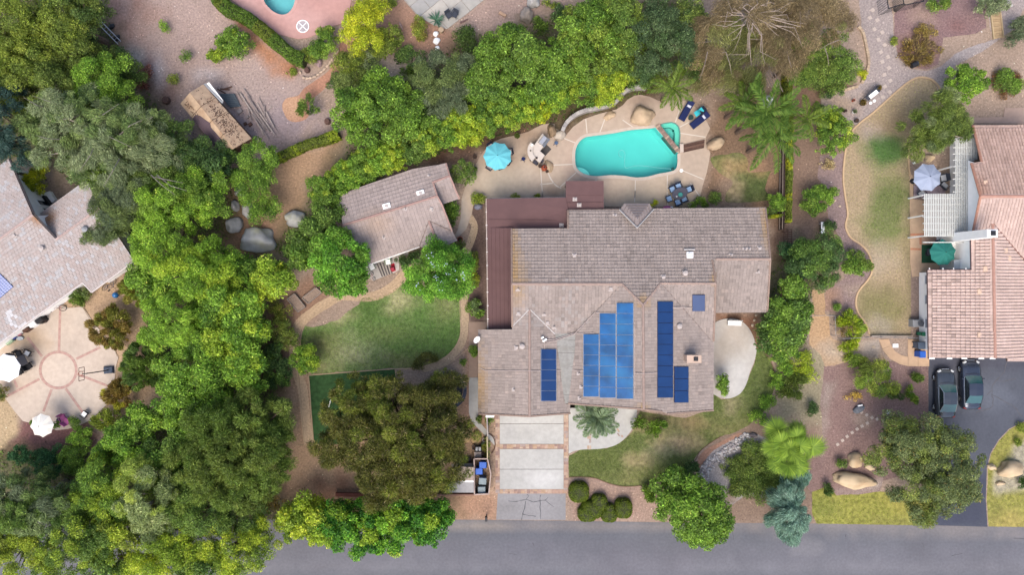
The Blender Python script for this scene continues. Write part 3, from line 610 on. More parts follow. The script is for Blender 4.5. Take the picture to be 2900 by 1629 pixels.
mb=MB();mb.prism(W(zz(1800,250,300,[(795,1020),(858,1020),(862,1170),(795,1180)])),0,.30);wbuild(mb,'pier_block',mat('pier',A(222,205,190),.8,.08),t)
t=thing('timber_steps','dark weathered timber sleepers laid between pool pier and boulder','steps',PZ(1800,250,300,1060,1060))
for k in range(5):
    u0,u1=k/5,(k+1)/5-.02
    A0,A1=(858,1035),(858,1175);B0,B1=(1250,940),(1235,1092)
    lp=lambda p,q_,u:(p[0]+(q_[0]-p[0])*u,p[1]+(q_[1]-p[1])*u)
    mb=MB();mb.prism(W(zz(1800,250,300,[lp(A0,A1,u0),lp(B0,B1,u0),lp(B0,B1,u1),lp(A0,A1,u1)])),0,.18+.015*(k%2));wbuild(mb,'sleeper',mat('sleeper %d'%(k%3),(A(112,84,72),A(95,70,60),A(128,98,84))[k%3],.85,.3,5),t)
# pink deck and its pool along the top edge
PD=cc(0,0,[(1640,-60),(1700,0),(1780,60),(1912,165)])+cc(1,0,[(20,150),(80,210),(160,245),(240,265),(320,285),(400,275),(480,240),(560,195),(650,170),(690,130),(720,-60)])
sheet('pink_pool_deck',PD,0,A(216,168,158),[('spot',(860,60,60,30),A(226,184,176),.8,.6),('spot',(700,20,40,30),A(232,190,182),.8,.5)],M_CONC,thick=.06,holes=[W(POOL2)])
t=thing('swimming_pool','pale blue pool end on the pink deck at the top edge','swimming pool',P(790,20,-1.2))
basin_in('basin',POOL2,1.2,mat('white plaster',A(215,240,240),.7,.04),t)
w2=W(POOL2);mb=MB();mb.add([(x,y,-.05)for x,y in w2],tessellate_polygon([[Vector((*p,0))for p in w2]]));wbuild(mb,'water',watermat('pale water',(.55,.93,.97)),t)
mb=MB();mb.ribbon(w2,.28,.04,.075);wbuild(mb,'coping',mat('pink coping',A(226,180,170),.8,.06),t)
t=thing('drain_cover','white ring with a cross lying on the pink pool deck','cover',PC(1,0,357,193,.06))
mb=MB();c=PC(1,0,357,193);rr=17/S
ringp=[(c.x+rr*math.cos(a),c.y+rr*math.sin(a))for a in np.linspace(0,2*math.pi,25)];mb.ribbon(ringp,.08,.06,.12);wbuild(mb,'ring',M_WHITE,t)
mb=MB();mb.lathe([(rr*.93,0),(rr*.93,.025)],24,(c.x,c.y,.06));wbuild(mb,'disc',mat('grey disc',A(200,190,192),.7),t)
for a in(.8,.8+math.pi/2):
    mb=MB();mb.box((c.x,c.y,.105),(2*rr*.95,.07,.03),a+(0));wbuild(mb,'spoke',M_WHITE,t)

# slab terrace along the top edge
terr=thing('slab_terrace',None,None);setp(terr,kind='structure')
def clip_poly(poly,clip):
    out=poly;n=len(clip)
    ar=sum(clip[i][0]*clip[(i+1)%n][1]-clip[(i+1)%n][0]*clip[i][1]for i in range(n))
    if ar<0:clip=clip[::-1]
    for i in range(n):
        a,b=clip[i],clip[(i+1)%n];inp=out;out=[]
        f=lambda p:(b[0]-a[0])*(p[1]-a[1])-(b[1]-a[1])*(p[0]-a[0])
        for k in range(len(inp)):
            p,r_=inp[k],inp[(k+1)%len(inp)];fp,fr=f(p),f(r_)
            if fp>=0:out.append(p)
            if(fp>=0)!=(fr>=0):
                t_=fp/(fp-fr);out.append((p[0]+(r_[0]-p[0])*t_,p[1]+(r_[1]-p[1])*t_))
        if not out:return[]
    return out
cl=W(zz(1140,0,320,[(30,0),(250,260),(450,440),(700,440),(780,500),(1155,190),(1400,10),(1480,-60),(-20,-60)]))
cl=W(zz(1140,0,320,[(30,0),(250,260),(520,420),(780,500),(1155,190),(1480,-60),(-20,-60)]))
o_=Vector(W(zz(1140,0,320,[(780,500)]))[0]);e1=Vector(W(zz(1140,0,320,[(968,345)]))[0])-o_;e2=Vector(W(zz(1140,0,320,[(627,316)]))[0])-o_
for i in range(-4,5):
    for j in range(0,4):
        g_=.012;cell=[o_+e1*(i+g_)+e2*(j+g_),o_+e1*(i+1-g_)+e2*(j+g_),o_+e1*(i+1-g_)+e2*(j+1-g_),o_+e1*(i+g_)+e2*(j+1-g_)]
        c_=clip_poly([(p.x,p.y)for p in cell],cl)
        if len(c_)>2:
            mb=MB();mb.prism(c_,-.03,.06+R.uniform(-.004,.004));mb.build('paving_slab',mat('slab %d'%((i*3+j)%3),(A(196,192,184),A(208,202,192),A(186,184,180))[(i*3+j)%3],.85,.1,2.0),terr)
# left patio: stamped concrete with brick bands
LP=zz(0,740,400,[(-40,1210),(300,1020),(400,900),(640,720),(800,590),(940,640),(1140,620),(1240,780),(1560,1180),(1620,1320)])+cc(0,1,[(850,1290),(840,1400)])+cc(0,2,[(790,190),(720,270),(650,320),(580,355),(500,378),(420,388),(320,360),(170,320),(110,250),(45,160),(0,80),(-60,0)])
patio=sheet('round_patio',LP,0,A(226,208,190),[('spot',(166,1048,46),A(232,214,196),.3,.8),('spot',(60,960,60,30),A(206,178,145),.8,.8),('spot',(20,1090,50,20),A(214,186,160),.6,.6),('spot',(250,890,40,30),A(222,208,192),.8,.6),('spot',(220,1130,50,30),A(214,200,184),.8,.6)],M_CONC,thick=.05)
M_BAND=mat('brick band',A(214,178,164),.85,.12,7.0)
pc=(166,1048.5)
for a,b in(((168,994),(172,850)),((120,1010),(78,955)),((217,1017),(285,984)),((220,1060),(318,1098)),((187,1101),(238,1172)),((147,1103),(124,1166)),((113,1074),(18,1124)),((50,1098),(42,1078))):
    w=W([a,b]);n=max(2,int(math.dist(*w)/.36));d=Vector((w[1][0]-w[0][0],w[1][1]-w[0][1]))
    for k in range(n):
        p=Vector(w[0])+d*((k+.5)/n);mb=MB();mb.box((p.x,p.y,.045),(d.length/n-.012,.24,.03),math.atan2(d.y,d.x));mb.build('brick_paver',mat('brick band %d'%(k%2),(A(214,176,162),A(206,166,154))[k%2],.85,.12,7.0),patio)
pcw=W([pc])[0]
for k in range(40):
    a=2*math.pi*(k+.5)/40;r_=51/S;mb=MB();mb.box((pcw[0]+r_*math.cos(a),pcw[1]+r_*math.sin(a),.045),(.27,2*math.pi*r_/40-.012,.03),a);mb.build('brick_paver',mat('brick band %d'%(k%2),A(214,176,162),.85,.12,7.0),patio)
mb=MB()
for a,b in(((250,890),(236,870)),((332,1010),(325,985)),((255,904),(236,872)),((300,1150),(270,1180))):mb.ribbon(W([a,b]),.05,.05,.054)
mb.build('deck_joint',mat('dark joint',A(170,145,120),.9),patio)
# side yard of the tiled house: walk, curved walk, patio
sw=sheet('side_walk',zz(2500,340,400,[(365,750),(410,750),(410,1080),(570,1100),(570,1447)])+zz(2500,600,400,[(620,300),(1190,330),(1190,770),(620,790),(600,870),(530,880),(400,890),(372,700)]),0,A(212,182,152),[('poly',zz(2500,600,400,[(500,330),(900,340),(900,460),(500,440)]),A(206,168,146),.2),('poly',zz(2500,340,400,[(370,750),(480,750),(480,1447),(370,1447)]),A(220,194,162),.1,.6)],M_CONC,thick=.05)
for w_ in(zz(2500,600,400,[(372,312),(560,306)]),zz(2500,600,400,[(372,508),(520,512)]),zz(2500,600,400,[(512,320),(512,450)])):
    w=W(w_);n=max(2,int(math.dist(*w)/.34));d=Vector((w[1][0]-w[0][0],w[1][1]-w[0][1]))
    for k in range(n):
        p=Vector(w[0])+d*((k+.5)/n);mb=MB();mb.box((p.x,p.y,.045),(d.length/n-.012,.20,.03),math.atan2(d.y,d.x));mb.build('brick_paver',mat('red brick',A(206,144,112),.85,.15,7),sw)
cw=sheet('curved_walk',cc(3,1,[(850,1090),(922,1088),(935,1130),(965,1175),(1010,1205),(1062,1217),(1062,1090),(1216,1090),(1216,1287),(1062,1285),(1000,1270),(930,1230),(880,1170)]),0,A(222,188,154),[],M_CONC,thick=.05)
mb=MB()
for a,b in(((1062,1217),(1062,1285)),((925,1140),(872,1160)),((1135,1215),(1135,1286))):mb.ribbon(W(cc(3,1,[a,b])),.04,.05,.054)
mb.build('deck_joint',mat('dark joint',A(170,145,120),.9),cw)
sheet('neighbour_terrace',cc(3,0,[(1540,860),(1760,855),(1770,790),(2200,790),(2200,905),(1480,900)]),0,A(198,172,156),[('spot',(2740,322,30,10),A(168,150,134),.3,.8)],M_CONC,thick=.05)
sheet('garage_walk',[(1328,1070),(1354,1070),(1354,1180),(1362,1200),(1385,1226),(1401,1240),(1401,1262),(1380,1240),(1352,1212),(1336,1195),(1328,1170)],0,A(206,204,198),[],M_CONC,thick=.05)
sheet('garage_walk',[(1328,912),(1380,912),(1380,936),(1355,940),(1353,1069),(1328,1069)],0,A(186,160,142),[],M_CONC,thick=.05)
# ------------------------------------------------------------------ houses
class Plane:
    def __init__(s,a,b,c):s.a,s.b,s.c=a,b,c
    def z(s,X,Y):return s.a+s.b*X+s.c*Y
    def on(s,px,py):
        k1=(px-1450)/S/H;k2=(814.5-py)/S/H;q_=s.b*k1+s.c*k2
        z=(s.a+q_*H)/(1+q_);return Vector((k1*(H-z),k2*(H-z),z))
def tri_clip(poly,tri):return clip_poly(poly,tri)
UNIT={}
def tile_unit(style,w,l):
    key=(style,round(w,3),round(l,3))
    if key in UNIT:return UNIT[key]
    vs,fs=tile_shape(style,w,l)
    me=bpy.data.meshes.new('roof_tile');me.from_pydata(vs,[],fs);me.materials.append(M_TILE)
    a=me.color_attributes.new('Col','FLOAT_COLOR','POINT');a.data.foreach_set('color',np.ones(len(vs)*4,np.float32))
    UNIT[key]=me;return me
def tile_shape(style,w,l):
    g=.006
    if style=='barrel':
        prof=[(-w/2,.0),(-w*.34,.055),(-w*.12,.085),(w*.12,.085),(w*.34,.055),(w/2-g,.0)]
        vs=[(x,-l/2,z+.055)for x,z in prof]+[(x*.92,l/2,z*.85+.0)for x,z in prof]
        fs=[(i,i+1,7+i,6+i)for i in range(5)]+[(5,4,3,2,1,0)]
        return vs,fs
    x0,x1=-w/2+g,w/2-g
    vs=[(x0,-l/2,.085),(x1,-l/2,.085),(x1,l/2,.014),(x0,l/2,.014),(x0,-l/2,0),(x1,-l/2,0),(x1,l/2,0),(x0,l/2,0)]
    return vs,[(0,1,2,3),(4,5,1,0),(5,6,2,1),(7,4,0,3)]
def make_roof(parent,faces,style,tw,tl,colour,n_single=300,stagger=.0,thick=.16,under=None):
    """faces: (Plane, photo polygon). Deck, tiles (300 nearest the lens as parts of the roof, the rest joined)."""
    L=wloc(parent);deckm=MB();tv,tf,tc=[],[],[];whole=[];polys=[]
    for pl,px in faces:
        pts=[pl.on(*p)for p in px]
        if sum(pts[i].x*pts[(i+1)%len(pts)].y-pts[(i+1)%len(pts)].x*pts[i].y for i in range(len(pts)))<0:pts=pts[::-1]
        polys.append((pl,[(p.x,p.y)for p in pts]))
        deckm.prism([(p.x,p.y)for p in pts],[p.z-thick for p in pts],[p.z for p in pts])
        g=Vector((pl.b,pl.c));gl=g.length;gd=g/gl;th=math.atan(gl)
        u=Vector((gd.y,-gd.x,0));v=Vector((gd.x*math.cos(th),gd.y*math.cos(th),math.sin(th)));n=u.cross(v)
        if n.z<0:u=-u;n=u.cross(v)
        o=pts[0];uv=[((p-o).dot(u),(p-o).dot(v))for p in pts]
        vmin=min(q_[1]for q_ in uv);umin=min(q_[0]for q_ in uv)
        nv=int((max(q_[1]for q_ in uv)-vmin)/tl)+1;nu=int((max(q_[0]for q_ in uv)-umin)/tw)+2
        tris=[[uv[i]for i in t_]for t_ in tessellate_polygon([[Vector((*p,0))for p in uv]])]
        jj,ii=np.meshgrid(np.arange(nv),np.arange(-1,nu),indexing='ij')
        U=umin+(ii+stagger*(jj%2))*tw;Vv=vmin+jj*tl
        ins=[inside(uv,U+a,Vv+b)for a,b in((.01,.01),(tw-.01,.01),(tw-.01,tl-.01),(.01,tl-.01))]
        cnt=sum(i.astype(int)for i in ins)
        for a in range(nv):
            for b in range(nu+1):
                k=cnt[a,b];uu,vv=U[a,b],Vv[a,b]
                if k==4:whole.append((o+u*(uu+tw/2)+v*(vv+tl/2),u,v,n))
                else:
                    if k==0 and not any(uu<=q_[0]<=uu+tw and vv<=q_[1]<=vv+tl for q_ in uv):continue
                    cell=[(uu+.006,vv),(uu+tw-.006,vv),(uu+tw-.006,vv+tl),(uu+.006,vv+tl)]
                    ctr=o+u*(uu+tw/2)+v*(vv+tl/2);col=colour(ctr)
                    for t_ in tris:
                        c=clip_poly(cell,t_)
                        if len(c)<3:continue
                        m0=len(tv);kk=len(c)
                        for p in c:
                            w=o+u*p[0]+v*p[1]+n*(.014+.071*(1-(p[1]-vv)/tl))-L;tv.append(tuple(w));tc.append(col)
                        for p in c:tv.append(tuple(o+u*p[0]+v*p[1]-L));tc.append(col)
                        tf.append(tuple(range(m0,m0+kk)));tf+=[(m0+i,m0+kk+i,m0+kk+(i+1)%kk,m0+(i+1)%kk)for i in range(kk)]
    roof=wbuild(deckm,'roof',under or mat('underlay',A(120,100,92),.9,.1),parent)
    whole.sort(key=lambda t_:-t_[0].z)
    me=tile_unit(style,tw,tl)
    for ctr,u,v,n in whole[:n_single]:
        ob=bpy.data.objects.new('roof_tile',me);COL.objects.link(ob);ob.parent=roof
        M=Matrix((u,v,n)).transposed().to_4x4();M.translation=ctr-L;ob.matrix_local=M;ob.color=(*colour(ctr),1)
    sv,sf=tile_shape(style,tw,tl)
    for ctr,u,v,n in whole[n_single:]:
        m0=len(tv);col=colour(ctr);q_=R.uniform(-.008,.012)
        for p in sv:tv.append(tuple(ctr+u*p[0]+v*p[1]+n*(p[2]+q_)-L));tc.append(col)
        tf+=[tuple(i+m0 for i in f)for f in sf]
    me2=bpy.data.meshes.new('roof_tiles');me2.from_pydata(tv,[],tf)
    a=me2.color_attributes.new('Col','FLOAT_COLOR','POINT');c4=np.ones((len(tv),4),np.float32);c4[:,:3]=tc;a.data.foreach_set('color',c4.ravel())
    setp(link('roof_tiles',me2,M_TILE,roof),kind='stuff')
    def zat(X,Y):
        zs=[pl.z(X,Y)for pl,w in polys if inside(w,np.array([X]),np.array([Y]))[0]]
        return max(zs)if zs else None
    return roof,zat,len(whole)
def caps(roof,plane_pts,col,w=.24,l=.36):
    """ridge and hip caps along a 3-D line"""
    mb=MB();L=wloc(roof)
    for a,b in plane_pts:
        d=b-a;n=max(1,int(d.length/l));s_=d.normalized();side=s_.cross(Vector((0,0,1))).normalized();up=side.cross(s_)
        for k in range(n):
            p0=a+d*(k/n)+up*.05;p1=a+d*((k+1.06)/n)+up*.075
            prof=[(-w/2,-.03),(-w*.3,.05),(w*.3,.05),(w/2,-.03)]
            vs=[p0+side*x+up*z for x,z in prof]+[p1+side*x+up*z for x,z in prof]
            mb.add(vs,[(0,1,5,4),(1,2,6,5),(2,3,7,6),(4,5,6,7),(3,2,1,0)])
    o=mb.build('ridge_caps',None,None)
    for v in o.data.vertices:v.co-=L
    o.data.materials.append(mat('cap %.2f%.2f'%(col[0],col[2]),col,.85,.15,3.0));o.parent=roof;setp(o,kind='stuff');return o
def walls(parent,foot,zat,m,name='wall',drop=.2,zdef=2.7):
    mb=MB();n=len(foot)
    for i in range(n):
        a,b=foot[i],foot[(i+1)%n];k=max(1,int(math.dist(a,b)/.5));prev=None
        for j in range(k+1):
            t_=j/k;x,y=a[0]+(b[0]-a[0])*t_,a[1]+(b[1]-a[1])*t_;z=zat(x,y);z=(z-drop)if z else zdef
            cur=[(x,y,-.1),(x,y,z)]
            if prev:mb.add([prev[0],cur[0],cur[1],prev[1]],[(0,1,2,3)])
            prev=cur
    return wbuild(mb,name,m,parent)
def window(parent,a,b,z0,z1,out=.03,n=2,m=None,name='window'):
    """framed window between wall points a and b"""
    a,b=Vector((a[0],a[1],0)),Vector((b[0],b[1],0));d=(b-a);L=d.length;d=d/L;nrm=Vector((d.y,-d.x,0));rz=math.atan2(d.y,d.x)
    mid=(a+b)/2+nrm*out
    mb=MB();f=.07
    for c,sx,sz in(((0,(z0+z1)/2),0,0),):pass
    for off,w_,zc,h_ in((-(L/2),f,(z0+z1)/2,z1-z0),(L/2,f,(z0+z1)/2,z1-z0),(0,L,z0,f),(0,L,z1,f)):
        p=mid+d*off;mb.box((p.x,p.y,zc),(w_,.06,h_),rz)
    for k in range(1,n):p=mid+d*(L*(k/n-.5));mb.box((p.x,p.y,(z0+z1)/2),(.05,.05,z1-z0),rz)
    w=wbuild(mb,name,M_WHITE,parent)
    for k in range(n):
        p=mid+d*(L*((k+.5)/n-.5))-nrm*.015;g=MB();g.box((p.x,p.y,(z0+z1)/2),(L/n-.06,.03,z1-z0-.08),rz)
        o=wbuild(g,'pane',m or M_DARKGLASS,w)
    return w
def vent(parent,p,kind,rz=.0):
    mb=MB();x,y,z=p
    if kind=='box':mb.box((x,y,z+.10),(.34,.30,.16),rz,.85);mb.box((x,y,z+.04),(.46,.46,.03),rz)
    elif kind=='pipe':mb.lathe([(.07,-.1),(.07,.38)],8,(x,y,z));mb.box((x,y,z+.05),(.42,.36,.03),rz)
    else:mb.lathe([(.12,-.1),(.12,.2),(.24,.22),(.24,.3),(.05,.36)],12,(x,y,z));mb.box((x,y,z+.05),(.5,.45,.03),rz)
    return wbuild(mb,'roof_vent',mat('vent white',A(208,196,190),.6,.06),parent)
def gutter(parent,pts,r=.055,m=None,name='gutter'):
    mb=MB()
    for i in range(len(pts)-1):
        a,b=Vector(pts[i]),Vector(pts[i+1]);mb.tube([a,b],r,5)
    return wbuild(mb,name,m or M_WHITE,parent)

# --- main house
B=Plane(5.619,0,-.363);Fp=Plane(5.38,0,.363);Es=Plane(3.7625,0,.363)
Ww=Plane(1.792,.38,0);We=Plane(10.608,-.38,0);Gw=Plane(4.069,.363,0);Ge=Plane(5.231,-.363,0)
c21=lambda pts:cc(2,1,pts)
fB=c21([(22,280),(435,278),(435,145),(1880,130),(1915,500),(1490,508),(1515,680),(1115,678),(985,838),(830,684),(25,683)])
fEs=c21([(1486,503),(1915,500),(1893,890),(1486,893)])
fFl=c21([(25,683),(830,684),(640,890),(492,1050),(340,1045),(155,870),(28,995)])
fGw=c21([(-220,1018),(28,1016),(28,995),(155,870),(155,1652),(-220,1634)])
fGe=c21([(155,870),(340,1045),(363,1188),(400,1494),(415,1560),(449,1560),(449,1630),(155,1652)])
fWw=c21([(830,684),(985,838),(990,1600),(438,1558),(484,1188),(492,1050),(640,890)])
fWe=c21([(985,838),(1115,678),(1475,1090),(1497,1100),(1496,1608),(1160,1634),(1120,1618),(990,1600)])
fFr=c21([(1115,678),(1515,680),(1500,1100),(1475,1090)])
LICH=[(PC(2,1,40,640,5),1.6,3.0),(PC(2,1,30,420,4.5),.8,4.0),(PC(2,1,985,815,6),.9,.9),(PC(2,1,1505,650,5),.6,.9),(PC(2,2,-205,60,3),1.0,4.5),(PC(2,2,985,215,6),.8,.5),(PC(2,1,1900,260,4),.7,4.0)]
REPL=[(PC(2,1,445,770,5),.8,1.5),(PC(2,1,230,700,5),1.2,.4),(PC(2,1,480,960,4.6),1.3,1.0),(PC(2,1,170,930,4.5),1.3,1.2),(PC(2,1,360,990,4.2),1.0,.8)]
def col_main(p):
    n=float(fbm(np.array(p.x*.8),np.array(p.y*.8),5));r_=R.random()
    st_n=float(fbm(np.array(p.x*1.7),np.array(p.y*.22),6))-.5;c=np.array(A(179,165,157))*(.86+.2*n+.22*st_n+.16*(R.random()-.5))
    if r_<.07:c*=.84
    elif r_<.13:c=c*np.array((1.12,1.10,1.08))
    for q_,rx,ry in REPL:
        if math.hypot((p.x-q_.x)/rx,(p.y-q_.y)/ry)<1 and R.random()<.38:c=c*.6+np.array(A(188,182,178))*.4
    for q_,rx,ry in LICH:
        d=math.hypot((p.x-q_.x)/rx,(p.y-q_.y)/ry)+R.uniform(-.2,.2)
        if d<1:c=c*(1-.6*(1-d))+np.array(A(196,156,92))*.6*(1-d)
    return tuple(c)
mh=thing('main_house','large brown tiled house with blue solar panels and a dark red patio roof','house',(2,0,0))
faces=[(B,fB),(Es,fEs),(Fp,fFl),(Gw,fGw),(Ge,fGe),(Ww,fWw),(We,fWe),(Fp,fFr)]
mroof,mz,nt=make_roof(mh,faces,'flat',.30,.335,col_main)
print('main tiles',nt)
# small hipped portico roof over the back door, turned up against the back slope
dA=lambda x,y,z:PC(2,1,x,y,z)
pN=Plane(3.35+8.05*.33,0,-.33)
top,apex=dA(940,272,4.6),dA(944,207,4.42)
v5=[dA(815,140,3.1),dA(848,93,3.05),dA(1032,93,3.05),dA(1057,138,3.1)]
dm_=MB();dm_.add([v5[1],v5[2],apex],[(0,2,1)]);dm_.add([v5[0],v5[1],apex,top],[(0,3,2,1)]);dm_.add([v5[3],top,apex,v5[2]],[(0,3,2,1)])
dm_.add([v5[1]-Vector((0,0,.3)),v5[2]-Vector((0,0,.3)),v5[2],v5[1]],[(0,1,2,3)]);
prt=wbuild(dm_,'portico_roof',mat('portico tile',A(186,170,164),.85,.12,5.0),mh)
mb=MB()
for a,b,c_,d_,n in((v5[1],v5[2],apex,apex,6),(v5[0],v5[1],top,apex,0),(v5[2],v5[3],apex,top,0)):
    if n:
        for k in range(1,n):mb.tube([a+(c_-a)*(k/n)+Vector((0,0,.02)),b+(d_-b)*(k/n)+Vector((0,0,.02))],.022,4)
    else:
        for k in range(1,6):t_=k/6;mb.tube([a+(c_-a)*t_+Vector((0,0,.02)),b+(d_-b)*t_+Vector((0,0,.02))],.02,4)
wbuild(mb,'tile_course',mat('course',A(150,132,124),.9,.1),mh)
M_FLASH=mat('flashing',A(214,208,204),.6,.15,4.0)
gutter(mh,[v5[0]+Vector((-.05,0,.12)),top+Vector((0,0,.12))],.07,M_FLASH,'valley_flashing');gutter(mh,[v5[3]+Vector((.05,0,.12)),top+Vector((0,0,.12))],.07,M_FLASH,'valley_flashing')
on=lambda pl,x,y:pl.on(X0[2]+x*K,Y0[1]+y*K)
capc=A(184,160,148)
caps(mroof,[(on(B,25,683),on(B,830,684)),(on(B,1115,678),on(B,1515,680)),(on(Es,1515,501),on(Es,1915,500)),(on(Ww,985,838),on(Ww,990,1600)),(on(Gw,155,870),on(Gw,155,1652)),
             (on(B,830,684),on(B,985,838)),(on(B,985,838),on(B,1115,678))],capc)
caps(mroof,[(on(B,23,280),on(B,25,683)),(on(B,435,145),on(B,435,278)),(on(Fp,25,683),on(Fp,28,995)),(on(B,1880,130),on(B,1915,500)),(on(Es,1915,500),on(Es,1893,890)),(on(We,1160,1634),on(We,1496,1608)),(on(Ww,438,1558),on(Ww,990,1600)),(on(Gw,-220,1634),on(Gw,155,1652)),(on(Ge,155,1652),on(Ge,449,1630)),(on(Fp,1515,680),on(Fp,1500,1100)),(on(B,1490,508),on(B,1515,680)),(on(We,990,1600),on(We,1120,1618))],A(170,146,132),.2)
for a,b in(((28,995),(150,872)),((160,872),(340,1050))):gutter(mh,[on(Fp,*a)+Vector((0,0,.06)),on(Fp,*b)+Vector((0,0,.06))],.06,M_FLASH,'valley_flashing')
gutter(mh,[on(Fp,828,690)+Vector((0,0,.05)),on(Fp,640,890)+Vector((0,0,.05))],.035,M_FLASH,'valley_flashing');gutter(mh,[on(Fp,1118,682)+Vector((0,0,.05)),on(Fp,1478,1092)+Vector((0,0,.05))],.04,mat('valley metal',A(150,132,124),.7),'valley_flashing')
# roll-roofed cricket between the two front wings
cp=[(on(Ge,340,1045),on(Ww,492,1050)),(on(Ge,363,1188),on(Ww,484,1188)),(on(Ge,400,1494),on(Ww,445,1494)),(on(Ge,415,1560),on(Ww,438,1558))]
mb=MB()
for k in range(3):mb.add([cp[k][0]+Vector((0,0,.05)),cp[k][1]+Vector((0,0,.03)),cp[k+1][1]+Vector((0,0,.03)),cp[k+1][0]+Vector((0,0,.05))],[(0,3,2,1)])
wbuild(mb,'roll_roofing',mat('roll roofing',A(172,170,164),.9,.14,5.0,dirt_or_sheen=A(150,146,138),dscale=1.5),mh)
mb=MB()
for k in range(1,9):
    t_=k/9;i=min(2,int(t_*3));u_=t_*3-i;a=cp[i][0].lerp(cp[i+1][0],u_);b=cp[i][1].lerp(cp[i+1][1],u_);mb.tube([a+Vector((0,0,.055)),b+Vector((0,0,.035))],.018,4)
wbuild(mb,'roofing_seam',mat('seam',A(140,136,132),.9),mh)
# pipes of the solar heating across the roof
mb=MB();up=Vector((0,0,.12))
def pipe(pts):mb.tube([p+up for p in pts],.035,5)
pipe([on(Ge,265,1160),on(Ge,262,1090),on(Ge,340,1090)]);pipe([on(Ge,275,1108),on(Ge,340,1100),on(Ww,480,1052),on(Ww,632,892),on(Ww,790,898)]);pipe([on(Ge,275,1095),on(Ge,340,1088),on(Ww,470,1046),on(Ww,488,1045),on(Ww,625,1042)])
pipe([on(Gw,-200,1300),on(Gw,-170,1317),on(Gw,155,1319),on(Ge,232,1320)]);pipe([on(Ge,345,1318),on(Ge,400,1318)]);pipe([on(Ww,480,1318),on(Ww,552,1318)]);pipe([on(Ww,925,1336),on(Ww,985,1338),on(We,1085,1334)]);pipe([on(We,1197,856),on(Fp,1342,857)]);pipe([on(Ww,922,960),on(Ww,922,1500)])
wbuild(mb,'heating_pipe',mat('pale pipe',A(214,196,188),.6,.08),mh)
mb=MB()
for x,y in((258,1098),(248,1075),(270,1090)):p=on(Ge,x,y);mb.box((p.x,p.y,p.z+.2),(.25,.18,.3),.4)
wbuild(mb,'pipe_valve',M_WHITE,mh)
# solar panels
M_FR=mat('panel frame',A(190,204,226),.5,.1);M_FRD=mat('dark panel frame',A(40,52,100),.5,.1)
M_PV=mat('solar blue',(.004,.062,.18),.34,.45,.8,spec=.40,dirt_or_sheen=(.015,.13,.28),dscale=.35);M_PV_DIM=mat('solar blue dim',(.006,.030,.105),.38,.15,.9,spec=.35)  # pale blotches paint cloudy sky reflections; navy is the same glass painted dim
def panels(pl,x0,x1,y0,y1,n,fm,gm,up=.16):
    for k in range(n):
        ya,yb=y0+(y1-y0)*k/n,y0+(y1-y0)*(k+1)/n
        q4_=[on(pl,x0,ya),on(pl,x1,ya),on(pl,x1,yb),on(pl,x0,yb)];c=sum(q4_,Vector())/4
        ex=(q4_[1]-q4_[0]+q4_[2]-q4_[3])/2;ey=(q4_[3]-q4_[0]+q4_[2]-q4_[1])/2;nn=ey.cross(ex).normalized()
        if nn.z<0:nn=-nn
        def slab_(k_,z0,z1):
            m=MB();a,b=ex*k_[0]/2,ey*k_[1]/2;base=[c-a-b,c+a-b,c+a+b,c-a+b]
            m.add([p+nn*z0 for p in base]+[p+nn*z1 for p in base],[(4,7,6,5),(0,1,5,4),(1,2,6,5),(2,3,7,6),(3,0,4,7)]);return m
        f=wbuild(slab_((.985,.975),up-.05,up),'solar_panel',fm,mh)
        wbuild(slab_((.955,.95),up,up+.012),'panel_glass',gm,f)
panels(Ww,550,666,1050,1508,6,M_FR,M_PV);panels(Ww,669,790,898,1517,8,M_FR,M_PV);panels(Ww,793,917,822,1524,9,M_FR,M_PV)
panels(Ge,232,346,1160,1541,5,M_FR,M_PV_DIM);panels(We,1083,1198,812,1516,9,M_FRD,M_PV_DIM);panels(We,1206,1311,1288,1552,3,M_FRD,M_PV_DIM);panels(Fp,1342,1435,758,880,1,M_FRD,M_PV_DIM)
for pl,x,y,k in((B,778,185,'pipe'),(B,482,478,'box'),(B,1132,635,'box'),(B,1728,432,'pipe'),(B,1836,425,'box'),(B,1627,475,'pipe'),(B,1290,605,'dome'),(B,1756,430,'pipe'),(Es,1822,592,'pipe'),(Fp,70,722,'pipe'),(Fp,748,718,'box'),(Fp,72,898,'box'),(Fp,260,905,'pipe'),(Fp,285,968,'box'),(Fp,332,1000,'pipe'),(Gw,100,1140,'dome'),(Gw,60,1150,'box'),(Ww,515,1340,'pipe'),(Ww,535,1437,'pipe'),(Ww,522,1520,'pipe'),(We,1247,993,'dome'),(Gw,40,1457,'pipe')):vent(mh,on(pl,x,y),k)
p=on(B,1325,472);mb=MB();mb.box((p.x,p.y,p.z+.12),(.62,.62,.14),0,.96);sk=wbuild(mb,'skylight',M_WHITE,mh);mb=MB();mb.box((p.x,p.y,p.z+.22),(.5,.5,.05),0,.8);wbuild(mb,'dome',mat('skylight dome',A(246,246,246),.2,.03),sk)
mb=MB();mb.box((p.x,p.y+.5,p.z-.02),(1.0,.14,.14),0);wbuild(mb,'skylight_flashing',M_FLASH,sk)
p=on(We,1325,1222);mb=MB();mb.box((p.x,p.y,p.z+.45),(1.15,.62,1.7),0,.97);ch=wbuild(mb,'chimney',mat('chimney stucco',A(224,196,176),.85,.08),mh)
mb=MB();mb.box((p.x+.05,p.y,p.z+1.34),(1.3,.7,.1),0);wbuild(mb,'crown',mat('chimney stucco',A(224,196,176),.85,.08),ch)
mb=MB();mb.box((p.x+.2,p.y,p.z+1.45),(.42,.38,.16),0,.8);wbuild(mb,'flue_cap',M_BLACK,ch)
